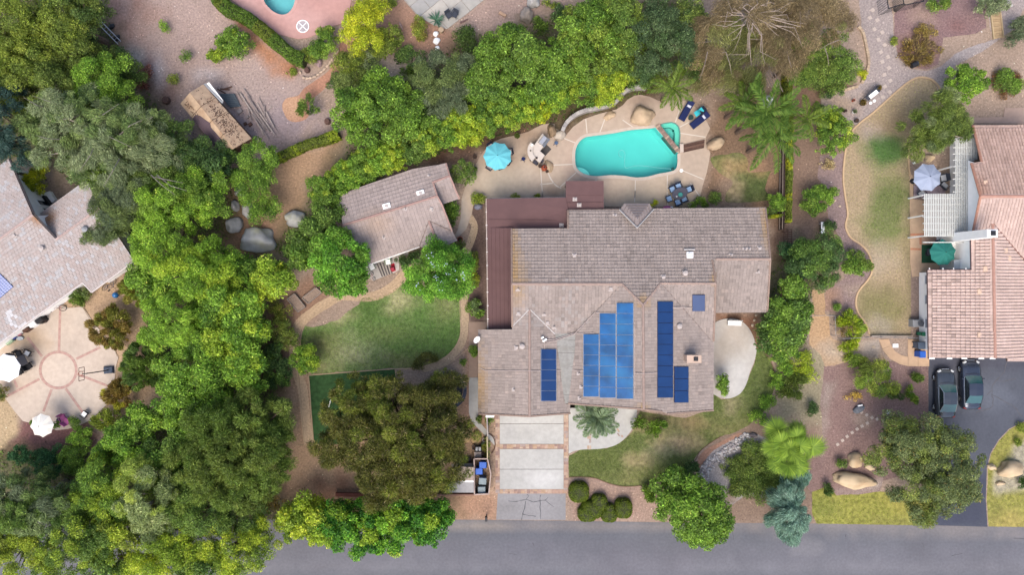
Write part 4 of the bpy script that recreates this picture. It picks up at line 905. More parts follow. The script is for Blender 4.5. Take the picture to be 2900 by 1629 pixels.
# dark red lean-to roof over the patio
rN=Plane(2.6+8.0*.10+.05,0,-.10);M_RED=mat('red roll roofing',A(118,89,88),.9,.07,1.3,dirt_or_sheen=A(106,80,80),dscale=.5)
def flat_roof(px,zs,name='patio_roof',t_=.14,m=None,par=None):
    mb=MB();pts=[P(x,y,z)for(x,y),z in zip(px,zs)];mb.prism([(p.x,p.y)for p in pts],[p.z-t_ for p in pts],[p.z for p in pts]);return wbuild(mb,name,m or M_RED,par or mh)
flat_roof([(1378,564),(1602,560.5),(1608.5,594),(1608.5,647),(1449,650),(1449.2,645.5),(1380,645)],[2.55,2.55,2.68,2.86,2.86,2.86,2.86])
flat_roof([(1380,645.3),(1450,645.8),(1451,932),(1383,932)],[2.55,2.9,2.9,2.55],m=mat('red roll roofing west',A(118,89,88),.9,.07,1.3))
flat_roof([(1602,513.6),(1708.6,513),(1711,597),(1602.5,597)],[2.72,2.72,2.92,2.92])
mb=MB()
for k in range(1,6):mb.tube([P(1380+70*k/6,646,2.555+.35*k/6),P(1383+68*k/6,932,2.555+.35*k/6)],.012,4)
for k in range(1,4):mb.tube([P(1380,562+20*k,2.56+.075*k),P(1602,560+21*k,2.56+.075*k)],.012,4)
for k in range(1,4):mb.tube([P(1603,514+20*k,2.725+.05*k),P(1709,513+20*k,2.725+.05*k)],.012,4)
wbuild(mb,'roofing_seam',mat('red seam',A(104,76,72),.9),mh)
gutter(mh,[P(1602,559,2.52),P(1377,563,2.52),P(1381.5,932,2.52)],.05,mat('gutter',A(224,206,196),.6))
for k in range(9):p=P(1377.5+k*.5,600+k*38,2.54);mb=MB();mb.box(p,(.16,.05,.05));wbuild(mb,'gutter_bracket',M_WHITE,mh)
for x,y in((1628,564.5),(1640,581),(1590,638)):vent(mh,P(x,y,2.78),'pipe')
for x,y in((1381,566),(1490,564),(1598,563),(1382,745),(1383,928),(1606,518),(1704,517)):mb=MB();p=P(x,y,2.4);mb.box((p.x,p.y,1.2),(.14,.14,2.4));wbuild(mb,'post',M_STUCCO2,mh)
def wpts(pl,pts):return[(on(pl,*p).x,on(pl,*p).y)for p in pts]
f1=[(-.05,5.0),(5.1,5.0),(5.1,6.7),(17.9,6.7),(17.9,-1.75),(17.5,-1.75),(17.9,-11.0),(5.9,-11.0),(5.3,-11.9),(-2.5,-11.9),(-2.5,-4.5),(-.05,-4.5)]
f1=[(.45,4.95),(5.7,4.95),(5.7,6.65),(17.6,6.65),(17.6,-1.7),(17.9,-1.7),(17.9,-10.6),(6.4,-10.6),(6.1,-11.3),(-2.5,-11.3),(-2.5,-3.9),(.45,-3.9)]
walls(mh,f1,mz,M_STUCCO2)
mb=MB();mb.box((1.75,-11.33,1.15),(4.9,.06,2.2));gd=wbuild(mb,'garage_door',M_WHITE,mh)
for k in range(4):
    for j in range(4):mb=MB();mb.box((-.1+j*1.22,-11.37,.38+k*.52),(1.1,.03,.44));wbuild(mb,'panel',M_WHITE,gd)
for xa in(8.5,12.0,15.2):window(mh,(xa,-10.6),(xa+1.6,-10.6),.9,2.2)
for xa in(8.8,11.5,15.5):window(mh,(xa+1.7,6.65),(xa,6.65),.9,2.2)
for ya in(-8.5,-5.5):window(mh,(17.9,ya),(17.9,ya+1.6),.9,2.1)
gutter(mh,[on(B,435,141),on(B,815,137)],.05,mat('brown gutter',A(150,130,120),.7));gutter(mh,[on(B,1057,134),on(B,1882,126)],.05,mat('pale gutter',A(205,190,180),.7))

# --- guest house
def axplane(d,n):  # plane helper: height as a function of w = n.(X,-Y)
    return lambda a,s_:Plane(a,s_*n[0],-s_*n[1])
gn=(.292,.956);gdv=(.956,-.292);g8=lambda pts:zz(940,440,400,pts)
mk=axplane(gdv,gn);gN=mk(2.7+12.92*.34,.34);gS=mk(3.68-10.05*.26,-.26);gX=mk(3.19-11.49*.3,-.3)
ud=(gdv[0],gdv[1]);pW=Plane(3.18+5.56*.31,.31*ud[0],-.31*ud[1]);pE=Plane(3.18-5.56*.31,-.31*ud[0],.31*ud[1])
gh=thing('guest_house','small pinkish tiled guest house between the green hedge row and the back lawn','house',P(1130,610))
def col_guest(p):
    n=float(fbm(np.array(p.x*.7),np.array(p.y*.7),8));c=np.array(A(191,175,168))*(.84+.24*n+.14*(R.random()-.5))
    if R.random()<.08:c*=.87
    d=math.hypot((p.x-PZ(940,440,400,640,930,3).x)/2.2,(p.y-PZ(940,440,400,640,930,3).y)/1.8)
    if d<1:c=c*(.6+.4*d)+np.array(A(206,172,138))*.4*(1-d)
    return tuple(c)
gfaces=[(gN,g8([(165,520),(480,402),(1110,190),(1560,110),(1610,282),(1380,370),(1440,555),(690,790),(150,955),(95,610)])),(gX,g8([(1376,370),(1610,282),(1740,590),(1480,678)])),
          (gS,g8([(150,955),(690,790),(1440,555),(1505,680),(1640,1030),(1325,895),(1195,1245),(620,1447),(500,1490)])),
          (pW,g8([(1325,895),(1400,1090),(1440,1270),(1390,1295),(1195,1245)])),(pE,g8([(1325,895),(1640,1030),(1712,1165),(1560,1232),(1440,1270),(1400,1090)]))]
groof,gz_,nt=make_roof(gh,gfaces,'flat',.33,.40,col_guest);print('guest tiles',nt)
on8=lambda pl,x,y:pl.on(*g8([(x,y)])[0])
caps(groof,[(on8(gN,150,955),on8(gN,690,790)),(on8(gN,690,790),on8(gN,1440,555)),(on8(gN,1376,370),on8(gN,1610,282)),(on8(pW,1325,895),on8(pW,1400,1090)),(on8(pW,1400,1090),on8(pW,1440,1270))],A(186,152,142))
caps(groof,[(on8(gS,1440,555),on8(gS,1505,680)),(on8(gS,1505,680),on8(gS,1640,1030)),(on8(gN,1440,555),on8(gN,1380,370)),(on8(gX,1610,282),on8(gX,1740,590)),(on8(gN,1560,110),on8(gN,1610,282))],A(196,160,148),.18)
gutter(gh,[on8(gS,1325,895)+Vector((0,0,.05)),on8(gS,1195,1245)+Vector((0,0,.05))],.045,mat('valley metal',A(130,115,112),.7),'valley_flashing');gutter(gh,[on8(gS,1330,895)+Vector((0,0,.05)),on8(gS,1640,1030)+Vector((0,0,.05))],.045,mat('valley metal',A(130,115,112),.7),'valley_flashing')
gutter(gh,[on8(gS,500,1495)+Vector((0,0,-.03)),on8(gS,1195,1250)+Vector((0,0,-.03))],.06,M_WHITE)
for pl,x,y,k in((gN,1327,290,'pipe'),(gN,1210,515,'box'),(gN,748,692,'box'),(gS,1000,730,'pipe'),(gS,1360,730,'box'),(gS,706,1118,'pipe')):vent(gh,on8(pl,x,y),k,-.3)
for x,y in((1210,515),(748,692)):p=on8(gN,x,y);mb=MB();mb.box((p.x,p.y,p.z+.08),(.75,.5,.12),.29,.95);wbuild(mb,'skylight',M_WHITE,gh)
fg=[on8(gN,200,590),on8(gN,1500,185),on8(gX,1640,580),on8(gX,1500,630),on8(gS,1610,1060),on8(gS,1210,1190),on8(gS,590,1390)]
walls(gh,[(p.x,p.y)for p in fg],gz_,M_STUCCO2)
a,b=fg[5],fg[6];window(gh,(b.x+(a.x-b.x)*.55,b.y+(a.y-b.y)*.55),(b.x+(a.x-b.x)*.85,b.y+(a.y-b.y)*.85),.1,2.05,n=2)

# --- house at the left edge
ln=(.588,.809);ld=(.809,-.588);mkl=axplane(ld,ln);s_=.34
l1=mkl(3.0-23.9*s_,-s_);l2=mkl(5.24+30.5*s_,s_);l3=mkl(4.38+27.96*s_,s_)
lh=thing('west_house','pale pink tiled house with solar cells cut off by the left edge','house',P(120,720));lh.name='patio_house'
def col_left(p):
    n=float(fbm(np.array(p.x*.5),np.array(p.y*.5),12));r_=R.random()
    c=np.array(A(204,192,187))if r_<.5 else np.array(A(201,186,180))if r_<.8 else np.array(A(206,202,202))
    c=c*(.86+.18*n+.08*(R.random()-.5))
    for x,y,r2 in((140,620,1.1),(40,905,.9)):
        q_=P(x,y,3.6);d=math.hypot(p.x-q_.x,(p.y-q_.y))/r2
        if d<1 and x>100:c=c*d+np.array(A(176,128,84))*(1-d)
        elif d<1 and R.random()<.5:c=np.array(A(226,224,226))
    return tuple(c)
lfaces=[(l1,[(93.3,608),(159.7,678.5),(282,589),(380,738),(260.2,826),(235.4,799),(-60,1014),(-60,721)]),(l2,[(25,450),(93.3,608),(-60,721),(-60,520)]),(l3,[(116,605),(247,510.5),(282,589),(159.7,678.5)])]
lroof,lz,nt=make_roof(lh,lfaces,'flat',.32,.33,col_left,stagger=.5);print('left tiles',nt)
caps(lroof,[(l1.on(93.3,608),l1.on(-60,721)),(l1.on(159.7,678.5),l1.on(282,589))],A(204,180,172))
M_TRIM=mat('pale trim',A(226,216,212),.6,.05);M_DTRIM=mat('dark trim',A(92,84,86),.7,.1)
gutter(lh,[l3.on(115,606),l3.on(248,509)],.07,M_TRIM,'fascia');gutter(lh,[l1.on(380,740),l1.on(260,828),l1.on(235,801),l1.on(-60,1016)],.08,M_TRIM,'fascia')
for a,b,pl in(((24,449),(94,608),l2),((94,608),(160,679),l1)):gutter(lh,[pl.on(*a)+Vector((.1,.03,-.02)),pl.on(*b)+Vector((.1,.03,-.02))],.07,M_DTRIM,'rake_board')
gutter(lh,[l3.on(115,606),l3.on(160,680)],.06,M_TRIM,'fascia')
fl=[l2.on(14,470),l2.on(77,612),l1.on(120,655),l3.on(128,618),l3.on(238,535),l1.on(268,600),l1.on(352,738),l1.on(262,800),l1.on(235,776),l1.on(-80,1005),l2.on(-80,540)]
fl=[(p.x,p.y)for p in fl];walls(lh,fl,lz,M_STUCCO)
a,b=Vector(fl[0]),Vector(fl[1])
for u0,u1,w0,w1 in((.06,.15,.5,2.2),(.20,.29,.5,2.2),(.62,.72,.6,2.1),(.78,.88,.6,2.1)):window(lh,b+(a-b)*u1 if False else a+(b-a)*u1,a+(b-a)*u0,w0,w1,out=.04,n=1)
mb=MB();pl_=W(zz(0,440,400,[(600,520),(690,490),(760,610),(690,690)]),.3);mb.prism(pl_,0,.45);wbuild(mb,'planter_ledge',M_STUCCO,lh)
mb=MB()
for k in range(6):p=PZ(0,440,400,622+k*15,575+k*20,.6);mb.box((p.x,p.y,.5),(.22,.26,.9),.6)
wbuild(mb,'louver',M_BLACK,lh)
# its panels with white cell lines
pq=zz(0,740,400,[(-260,-20),(20,175),(192,350),(-10,520),(-260,690)])
def pv_quad(p4,n_u,n_v,par):
    q_=[l1.on(*p)+Vector((0,0,.14))for p in p4];mb=MB();mb.add(q_+[v-Vector((0,0,.06))for v in q_],[(0,3,2,1),(0,1,5,4),(1,2,6,5),(2,3,7,6),(3,0,4,7)]);f=wbuild(mb,'solar_panel',mat('pv blue',(.01,.05,.22),.25,.12,1.0,spec=.6),par)
    mb=MB();e=Vector((0,0,.004))
    for k in range(n_u+1):t_=k/n_u;mb.tube([q_[0].lerp(q_[1],t_)+e,q_[3].lerp(q_[2],t_)+e],.014,3)
    for k in range(n_v+1):t_=k/n_v;mb.tube([q_[0].lerp(q_[3],t_)+e,q_[1].lerp(q_[2],t_)+e],.014,3)
    wbuild(mb,'cell_grid',mat('cell line',A(110,140,200),.5),f)
Z7=lambda x,y:zz(0,740,400,[(x,y)])[0]
pv_quad([Z7(12,172),Z7(192,352),Z7(84,442),Z7(-96,262)],8,4,lh);pv_quad([Z7(-100,264),Z7(82,446),Z7(-26,536),Z7(-206,354)],8,4,lh)
for x,y,k in((200,1095,'box'),(1165,1010,'box'),(590,1270,'dome')):vent(lh,l1.on(*zz(0,440,400,[(x,y)])[0]),k,.6)
p=l1.on(*zz(0,440,400,[(1180,1010)])[0]);mb=MB();mb.lathe([(.2,0),(.28,.3),(.1,.42)],10,p);wbuild(mb,'turbine_vent',M_GREY,lh)

# --- terracotta house at the right edge
RW=Plane(2.7-38.9*.363,.363,0);RE=Plane(4.47+43.78*.363,-.363,0);RS=Plane(4.47-5.9*.363,0,.363);RNn=Plane(5.3+8.2*.363,0,-.363)
rh=thing('terracotta_house','white house with pink terracotta barrel tiles at the right edge','house',P(2760,700))
def col_terra(p):
    n=float(fbm(np.array(p.x*.6),np.array(p.y*.6),15));c=np.array(A(226,199,187))*(.86+.26*n+.16*(R.random()-.5))
    q_=P(2772,545,5)
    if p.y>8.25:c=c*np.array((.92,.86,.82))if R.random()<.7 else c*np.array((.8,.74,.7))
    d=math.hypot((p.x-q_.x)/1.4,(p.y-q_.y)/2.2)
    if d<1 and p.y>8:c=c*(.5+.5*d)+np.array(A(176,118,84))*.5*(1-d)
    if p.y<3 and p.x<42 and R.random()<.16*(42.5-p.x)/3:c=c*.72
    return tuple(c)
rfaces=[(RNn,[(2755,355.6),(2779,458),(2750,462.3),(2775.8,555.7),(2970,556),(2970,355)]),(RS,[(2775.8,555.7),(2970,556),(2970,789),(2894,728.6),(2811,631),(2782,658),(2754,660)]),
          (RW,[(2811,631),(2782,658),(2749,661),(2751,765),(2626.5,765),(2630,1014),(2818,1014)]),(RE,[(2811,631),(2894,728.6),(2970,789),(2970,1024),(2852,1024),(2852,1015),(2818,1014)])]
rroof,rz_,nt=make_roof(rh,rfaces,'barrel',.30,.38,col_terra);print('terra tiles',nt)
tc_=A(206,160,142);caps(rroof,[(RS.on(2775.8,555.7),RS.on(2970,556)),(RW.on(2811,631),RW.on(2818,1014))],tc_,.28);caps(rroof,[(RNn.on(2755,355.6),RNn.on(2779,458)),(RNn.on(2750,462.3),RNn.on(2775.8,555.7)),(RS.on(2775.8,555.7),RS.on(2754,660))],A(196,146,124),.24)
gutter(rh,[RS.on(2811,631)+Vector((0,0,.03)),RS.on(2894,728.6)+Vector((0,0,.03)),RS.on(2970,789)+Vector((0,0,.03))],.05,mat('valley dark',A(150,110,100),.8),'valley_flashing');gutter(rh,[RS.on(2811,631)+Vector((0,0,.03)),RS.on(2782,658)+Vector((0,0,.03))],.05,mat('valley dark',A(150,110,100),.8),'valley_flashing')
gutter(rh,[RW.on(2748,683),RW.on(2750,764),RW.on(2626,764),RW.on(2629,1016)],.07,mat('dark gutter',A(84,62,66),.7,.1))
for k,x in enumerate((2632,2670,2700,2735)):p=RW.on(x,763);mb=MB();mb.box((p.x,p.y+.06,p.z),(.09,.12,.09));wbuild(mb,'gutter_bracket',M_WHITE,rh)
for y in(1013,):
    for x in(2640,2690,2732,2780,2812):p=RW.on(x,y);mb=MB();mb.box((p.x,p.y-.1,p.z-.05),(.5,.12,.06),0);wbuild(mb,'rafter_end',M_WHITE,rh)
fr=[(39.75,-6.0),(39.75,1.45),(42.3,1.45),(42.45,4.9),(42.75,4.9),(42.75,14.4),(49.5,14.4),(49.5,-6.2)]
walls(rh,fr,rz_,M_STUCCO)
mb=MB();mb.box((39.71,-1.0,1.1),(.04,.9,.7));
for ya in(-3.9,-1.6,.3):window(rh,(39.75,ya+.9),(39.75,ya),1.0,2.0,out=.03,n=1,m=mat('pale pane',A(170,180,190),.15,.05,spec=.6))
mb=MB();mb.box((44.6,-6.15,1.1),(4.4,.08,2.2));wbuild(mb,'garage_door',M_STUCCO2,rh)
# low white lean-to with a sloped shelf beside the chimney
mb=MB();q_=W(zz(2500,600,400,[(905,330),(1190,300),(1200,640),(975,660)]),1.2);mb.prism(q_,0,[1.1,2.9,2.9,1.1]if False else 1.3);
mb2=MB();q2=W(zz(2500,600,400,[(972,660),(1200,640),(1212,780),(975,782)]),2.2);mb2.prism(q2,0,2.2);
wbuild(mb,'side_wall',M_STUCCO,rh);wbuild(mb2,'lean_to',mat('pale blue grey roof',A(216,224,228),.6,.05),rh)
# tall white chimney that leans outwards in the view because it is high
mb=MB();q0=PZ(2500,600,400,1080,365,2.0);mb.box((42.0,4.75,3.5),(1.15,.85,7.0),0,.82);chy=wbuild(mb,'chimney',M_WHITE,rh)
mb=MB();mb.box((42.0,4.75,7.02),(.42,.42,.1));wbuild(mb,'flue',M_BLACK,chy)
for x,y in((1310,1090),(1390,780)):p=RW.on(*zz(2500,600,400,[(x,y)])[0]);mb=MB();mb.box((p.x,p.y,p.z+.1),(.36,.52,.1),0,.9,ry=-.35);wbuild(mb,'roof_vent',mat('tile vent',A(240,206,180),.8,.06),rh)
for pl,x,y in((RW,2772,948),(RE,2846,709),(RE,2856,732),(RE,2890,714)):p=pl.on(x,y);mb=MB();mb.box((p.x,p.y,p.z+.1),(.36,.5,.1),0,.9);wbuild(mb,'roof_vent',mat('tile vent',A(240,206,180),.8,.06),rh)
p=RNn.on(*zz(2500,340,400,[(1390,850)])[0]);mb=MB();mb.box((p.x,p.y,p.z+.1),(.34,.34,.12));wbuild(mb,'roof_vent',mat('tile vent',A(240,206,180),.8,.06),rh)
# slatted patio cover (its own thing)
pcv=thing('patio_cover','white slatted patio cover beside the white gable wall','patio cover',P(2690,560))
zc=2.6
def slat_at(x0,x1,y0,y1):a=P(x0,y0,zc);b=P(x1,y1,zc);m=MB();m.box(((a.x+b.x)/2,(a.y+b.y)/2,zc),(abs(b.x-a.x),abs(b.y-a.y),.05));wbuild(m,'slat',mat('slat white',A(238,240,234),.6,.06,3),pcv)
x=2617.4
while x<2742:
    slat_at(x,x+2.9,548.5 if x<2702 else 390,670);x+=4.9
while x<2768:
    slat_at(x,x+3.3,390,390+(2+(x-2742)*0)*0+(x-2742<12)*70+66 if x<2758 else 452);x+=4.9
for k in range(17):
    y=400+k*17.9;xa=2698 if y<545 else 2614;xb=2760 if y<470 else 2741
    a,b=P(xa,y,zc-.1),P(xb,y,zc-.1);mb=MB();mb.box(((a.x+b.x)/2,a.y,zc-.11),(b.x-a.x,.09,.16));wbuild(mb,'rafter',mat('slat white',A(238,240,234),.6),pcv)
for x,y in((2618,552),(2618,610),(2618,668),(2702,394),(2702,470),(2740,668)):p=P(x,y,zc);mb=MB();mb.box((p.x,p.y,1.2),(.12,.12,2.4));wbuild(mb,'post',M_WHITE,pcv)

# --- shed in the corner yard
sd=thing('shed','weathered wooden shed with bare plywood roof and a torn purple shingle patch','shed',P(598,340))
zs6=lambda x,y,z:PZ(500,220,320,x,y,z)
a1,a2,a3=zs6(65,440,2.0),zs6(230,250,2.9),zs6(460,110,2.0);b1,b2,b3=zs6(840,1390,2.0),zs6(990,1210,2.9),zs6(1290,1040,2.0)
M_PLY=mat('plywood',A(224,194,162),.85,.14,2.5,dirt_or_sheen=A(180,142,112),dscale=1.0);M_PLY2=mat('plywood debris',A(222,190,158),.85,.16,2.5,dirt_or_sheen=A(182,146,118),dscale=1.6)
for nm,p4,m in(('left',[a1,a2,b2,b1],M_PLY),('right',[a2,a3,b3,b2],M_PLY2)):
    nrow=4
    for k in range(nrow):
        for h_ in range(2):
            u0,u1=k/nrow,(k+1)/nrow-.008;v0,v1=h_/2,(h_+1)/2-.012
            pt_=lambda u,v:(p4[0].lerp(p4[3],u)).lerp(p4[1].lerp(p4[2],u),v)
            qd=[pt_(u0,v0),pt_(u1,v0),pt_(u1,v1),pt_(u0,v1)];mb=MB();dz=Vector((0,0,R.uniform(.0,.012)))
            mb.add([v+dz for v in qd]+[v-Vector((0,0,.05))for v in qd],[(0,1,2,3),(3,2,1,0),(0,4,5,1),(1,5,6,2),(2,6,7,3),(3,7,4,0),(7,6,5,4)])
            wbuild(mb,'roof_panel',m,sd)
# remaining purple shingles, ragged edge, on the lower slope
def onl(u,v):return(a1.lerp(b1,u)).lerp(a2.lerp(b2,u),v)+Vector((0,0,.03))
mb=MB();top_=[(.30,.18),(.36,.50),(.48,.62),(.52,.55),(.60,.72),(.72,.82),(.85,.70),(.95,.42),(.99,.15)]
top_=[(.27,.35),(.33,.55),(.42,.66),(.50,.78),(.55,.62),(.66,.66),(.78,.66),(.88,.58),(.97,.34),(1.0,.05)]
vs=[]
for u,v in top_:vs+=[onl(u,-.02),onl(u,v)]
mb.add(vs,[(2*i,2*i+2,2*i+3,2*i+1)for i in range(len(top_)-1)]);mb.add(vs,[(2*i+1,2*i+3,2*i+2,2*i)for i in range(len(top_)-1)])
wbuild(mb,'shingle_patch',mat('purple shingle',A(116,98,106),.95,.3,14,bump=.01),sd)
def onr(u,v):return(a2.lerp(b2,u)).lerp(a3.lerp(b3,u),v)+Vector((0,0,.03))
mb=MB()
for _ in range(260):
    u=min(1,max(0,R.gauss(.62,.2)));v=min(.95,max(.06,R.gauss(.5,.22)));p=onr(u,v);mb.box(p,(R.uniform(.04,.14),R.uniform(.03,.08),.02),R.uniform(0,3))
for _ in range(50):u=R.uniform(.05,.35);v=R.uniform(.2,.5);mb.box(onl(u,v),(R.uniform(.04,.12),R.uniform(.03,.08),.02),R.uniform(0,3))
setp(wbuild(mb,'shingle_scraps',mat('dark scraps',A(110,84,72),.9,.3),sd),kind='stuff')
for pa,pb,m in((((460,105),(500,90)),((775,440),(800,400)),M_GREY),(((512,95),(552,73)),((770,385),(795,385)),M_WHITE)):
    mb=MB();q_=[zs6(*pa[0],2.0),zs6(*pa[1],2.0),zs6(*pb[1],1.98),zs6(*pb[0],1.98)];mb.prism([(p.x,p.y)for p in q_],1.9,1.98);wbuild(mb,'eave_board',m,sd)
ctr=(a1+a3+b1+b3)/4;ft=[ctr+(p-ctr)*.9 for p in(a1,a3,b3,b1)]
mb=MB();n4=len(ft)
mb.prism([(p.x,p.y)for p in ft],0,1.95);wbuild(mb,'wall',mat('shed wall',A(140,110,92),.9,.2),sd)
for aa,bb,cc_ in((a1,a3,a2),(b3,b1,b2)):
    mb=MB();q_=[ctr+(p-ctr)*.97 for p in(aa,bb,cc_)];mb.add([p-Vector((0,0,.06))for p in q_],[(0,1,2),(2,1,0)]);wbuild(mb,'gable',mat('shed wall',A(140,110,92),.9,.2),sd)
# ------------------------------------------------------------------ plants
PAL={
 'vivid':[(.04,.115,.014),(.095,.235,.024),(.20,.39,.045)],
 'bright':[(.058,.13,.015),(.13,.24,.026),(.24,.375,.048)],
 'green':[(.045,.10,.014),(.10,.18,.024),(.19,.30,.045)],
 'spring':[(.066,.13,.013),(.152,.27,.026),(.28,.43,.05)],
 'lime':[(.13,.20,.014),(.25,.33,.024),(.39,.46,.045)],
 'mid':[(.05,.10,.018),(.10,.165,.03),(.17,.25,.05)],
 'olive':[(.058,.09,.018),(.105,.152,.03),(.18,.228,.05)],
 'yolive':[(.078,.115,.016),(.145,.195,.026),(.24,.28,.045)],
 'pine':[(.042,.05,.012),(.082,.09,.02),(.15,.15,.036)],
 'dark':[(.028,.062,.018),(.055,.105,.03),(.10,.165,.05)],
 'grey':[(.085,.12,.06),(.15,.19,.095),(.24,.28,.15)],
 'dgrey':[(.055,.08,.042),(.09,.12,.062),(.14,.175,.095)],
 'yellow':[(.18,.23,.014),(.33,.37,.02),(.52,.52,.035)],
 'brown':[(.105,.08,.044),(.175,.138,.075),(.27,.215,.12)],
 'rust':[(.11,.075,.022),(.19,.135,.036),(.27,.225,.06)],
 'blue':[(.06,.125,.095),(.125,.215,.17),(.23,.345,.28)],
 'straw':[(.22,.17,.08),(.34,.27,.14),(.46,.38,.2)],
 'palm':[(.06,.11,.016),(.12,.19,.026),(.22,.30,.045)],
 'fan':[(.10,.19,.02),(.20,.32,.035),(.34,.47,.06)],
 'sage':[(.10,.16,.09),(.18,.26,.14),(.29,.37,.22)],
 'purple':[(.06,.05,.05),(.10,.085,.085),(.15,.13,.12)],
}
def rn(*s):return RN.standard_normal(s)
def unit(a):return a/(np.linalg.norm(a,axis=-1,keepdims=True)+1e-9)
def leaf_mesh(name,c,d,nrm,L,Wd,col):
    """one folded diamond leaf per row"""
    d=unit(d);side=unit(np.cross(d,nrm));up=np.cross(side,d);n=len(c)
    L=np.broadcast_to(np.asarray(L,float),n)[:,None];Wd=np.broadcast_to(np.asarray(Wd,float),n)[:,None]
    V=np.empty((n,4,3));V[:,0]=c-d*L*.5;V[:,2]=c+d*L*.5-up*L*.06
    V[:,1]=c-d*L*.04-side*Wd*.5+up*Wd*.14;V[:,3]=c-d*L*.04+side*Wd*.5+up*Wd*.14
    F=np.arange(n*4).reshape(n,4)
    return grid_mesh(name,V.reshape(-1,3),F,np.repeat(col,4,0))
def tri_leaves(name,c,d,nrm,L,Wd,col):
    d=unit(d);side=unit(np.cross(d,nrm));n=len(c);L=L[:,None];Wd=Wd[:,None];V=np.empty((n,3,3),np.float32)
    V[:,0]=c-d*L*.45-side*Wd*.5;V[:,1]=c-d*L*.45+side*Wd*.5;V[:,2]=c+d*L*.55
    return grid_mesh(name,V.reshape(-1,3),np.arange(n*3).reshape(n,3),np.repeat(col,3,0))
def ramp(pal,t):
    p=np.array(PAL[pal]if isinstance(pal,str)else pal);t=np.clip(t,0,1)[:,None]*2
    return np.where(t<1,p[0]+(p[1]-p[0])*t,p[1]+(p[2]-p[1])*(t-1))
STYLE={  # leaf length, width, clump radius, leaves per m2 of clump, clumps factor, flatness, mode
 'broad':dict(L=.30,W=.15,r=.62,dens=150,cf=1.5,fl=.8,mode='round'),
 'fine':dict(L=.22,W=.09,r=.55,dens=230,cf=1.5,fl=.8,mode='round'),
 'citrus':dict(L=.20,W=.11,r=.34,dens=240,cf=1.6,fl=.9,mode='round'),
 'shrub':dict(L=.16,W=.08,r=.30,dens=300,cf=1.6,fl=.9,mode='round'),
 'pine':dict(L=.34,W=.07,r=.55,dens=230,cf=1.6,fl=.75,mode='tuft'),
 'spiky':dict(L=.34,W=.085,r=.30,dens=230,cf=1.3,fl=.9,mode='radial'),
 'wispy':dict(L=.50,W=.055,r=.52,dens=150,cf=1.25,fl=.6,mode='droop'),
 'feathery':dict(L=.38,W=.07,r=.5,dens=180,cf=1.4,fl=.7,mode='droop'),
 'spruce':dict(L=.36,W=.065,r=.42,dens=330,cf=1.8,fl=.7,mode='out'),
 'twiggy':dict(L=.45,W=.035,r=.8,dens=95,cf=1.2,fl=.7,mode='droop'),
}
NLEAF=[0]
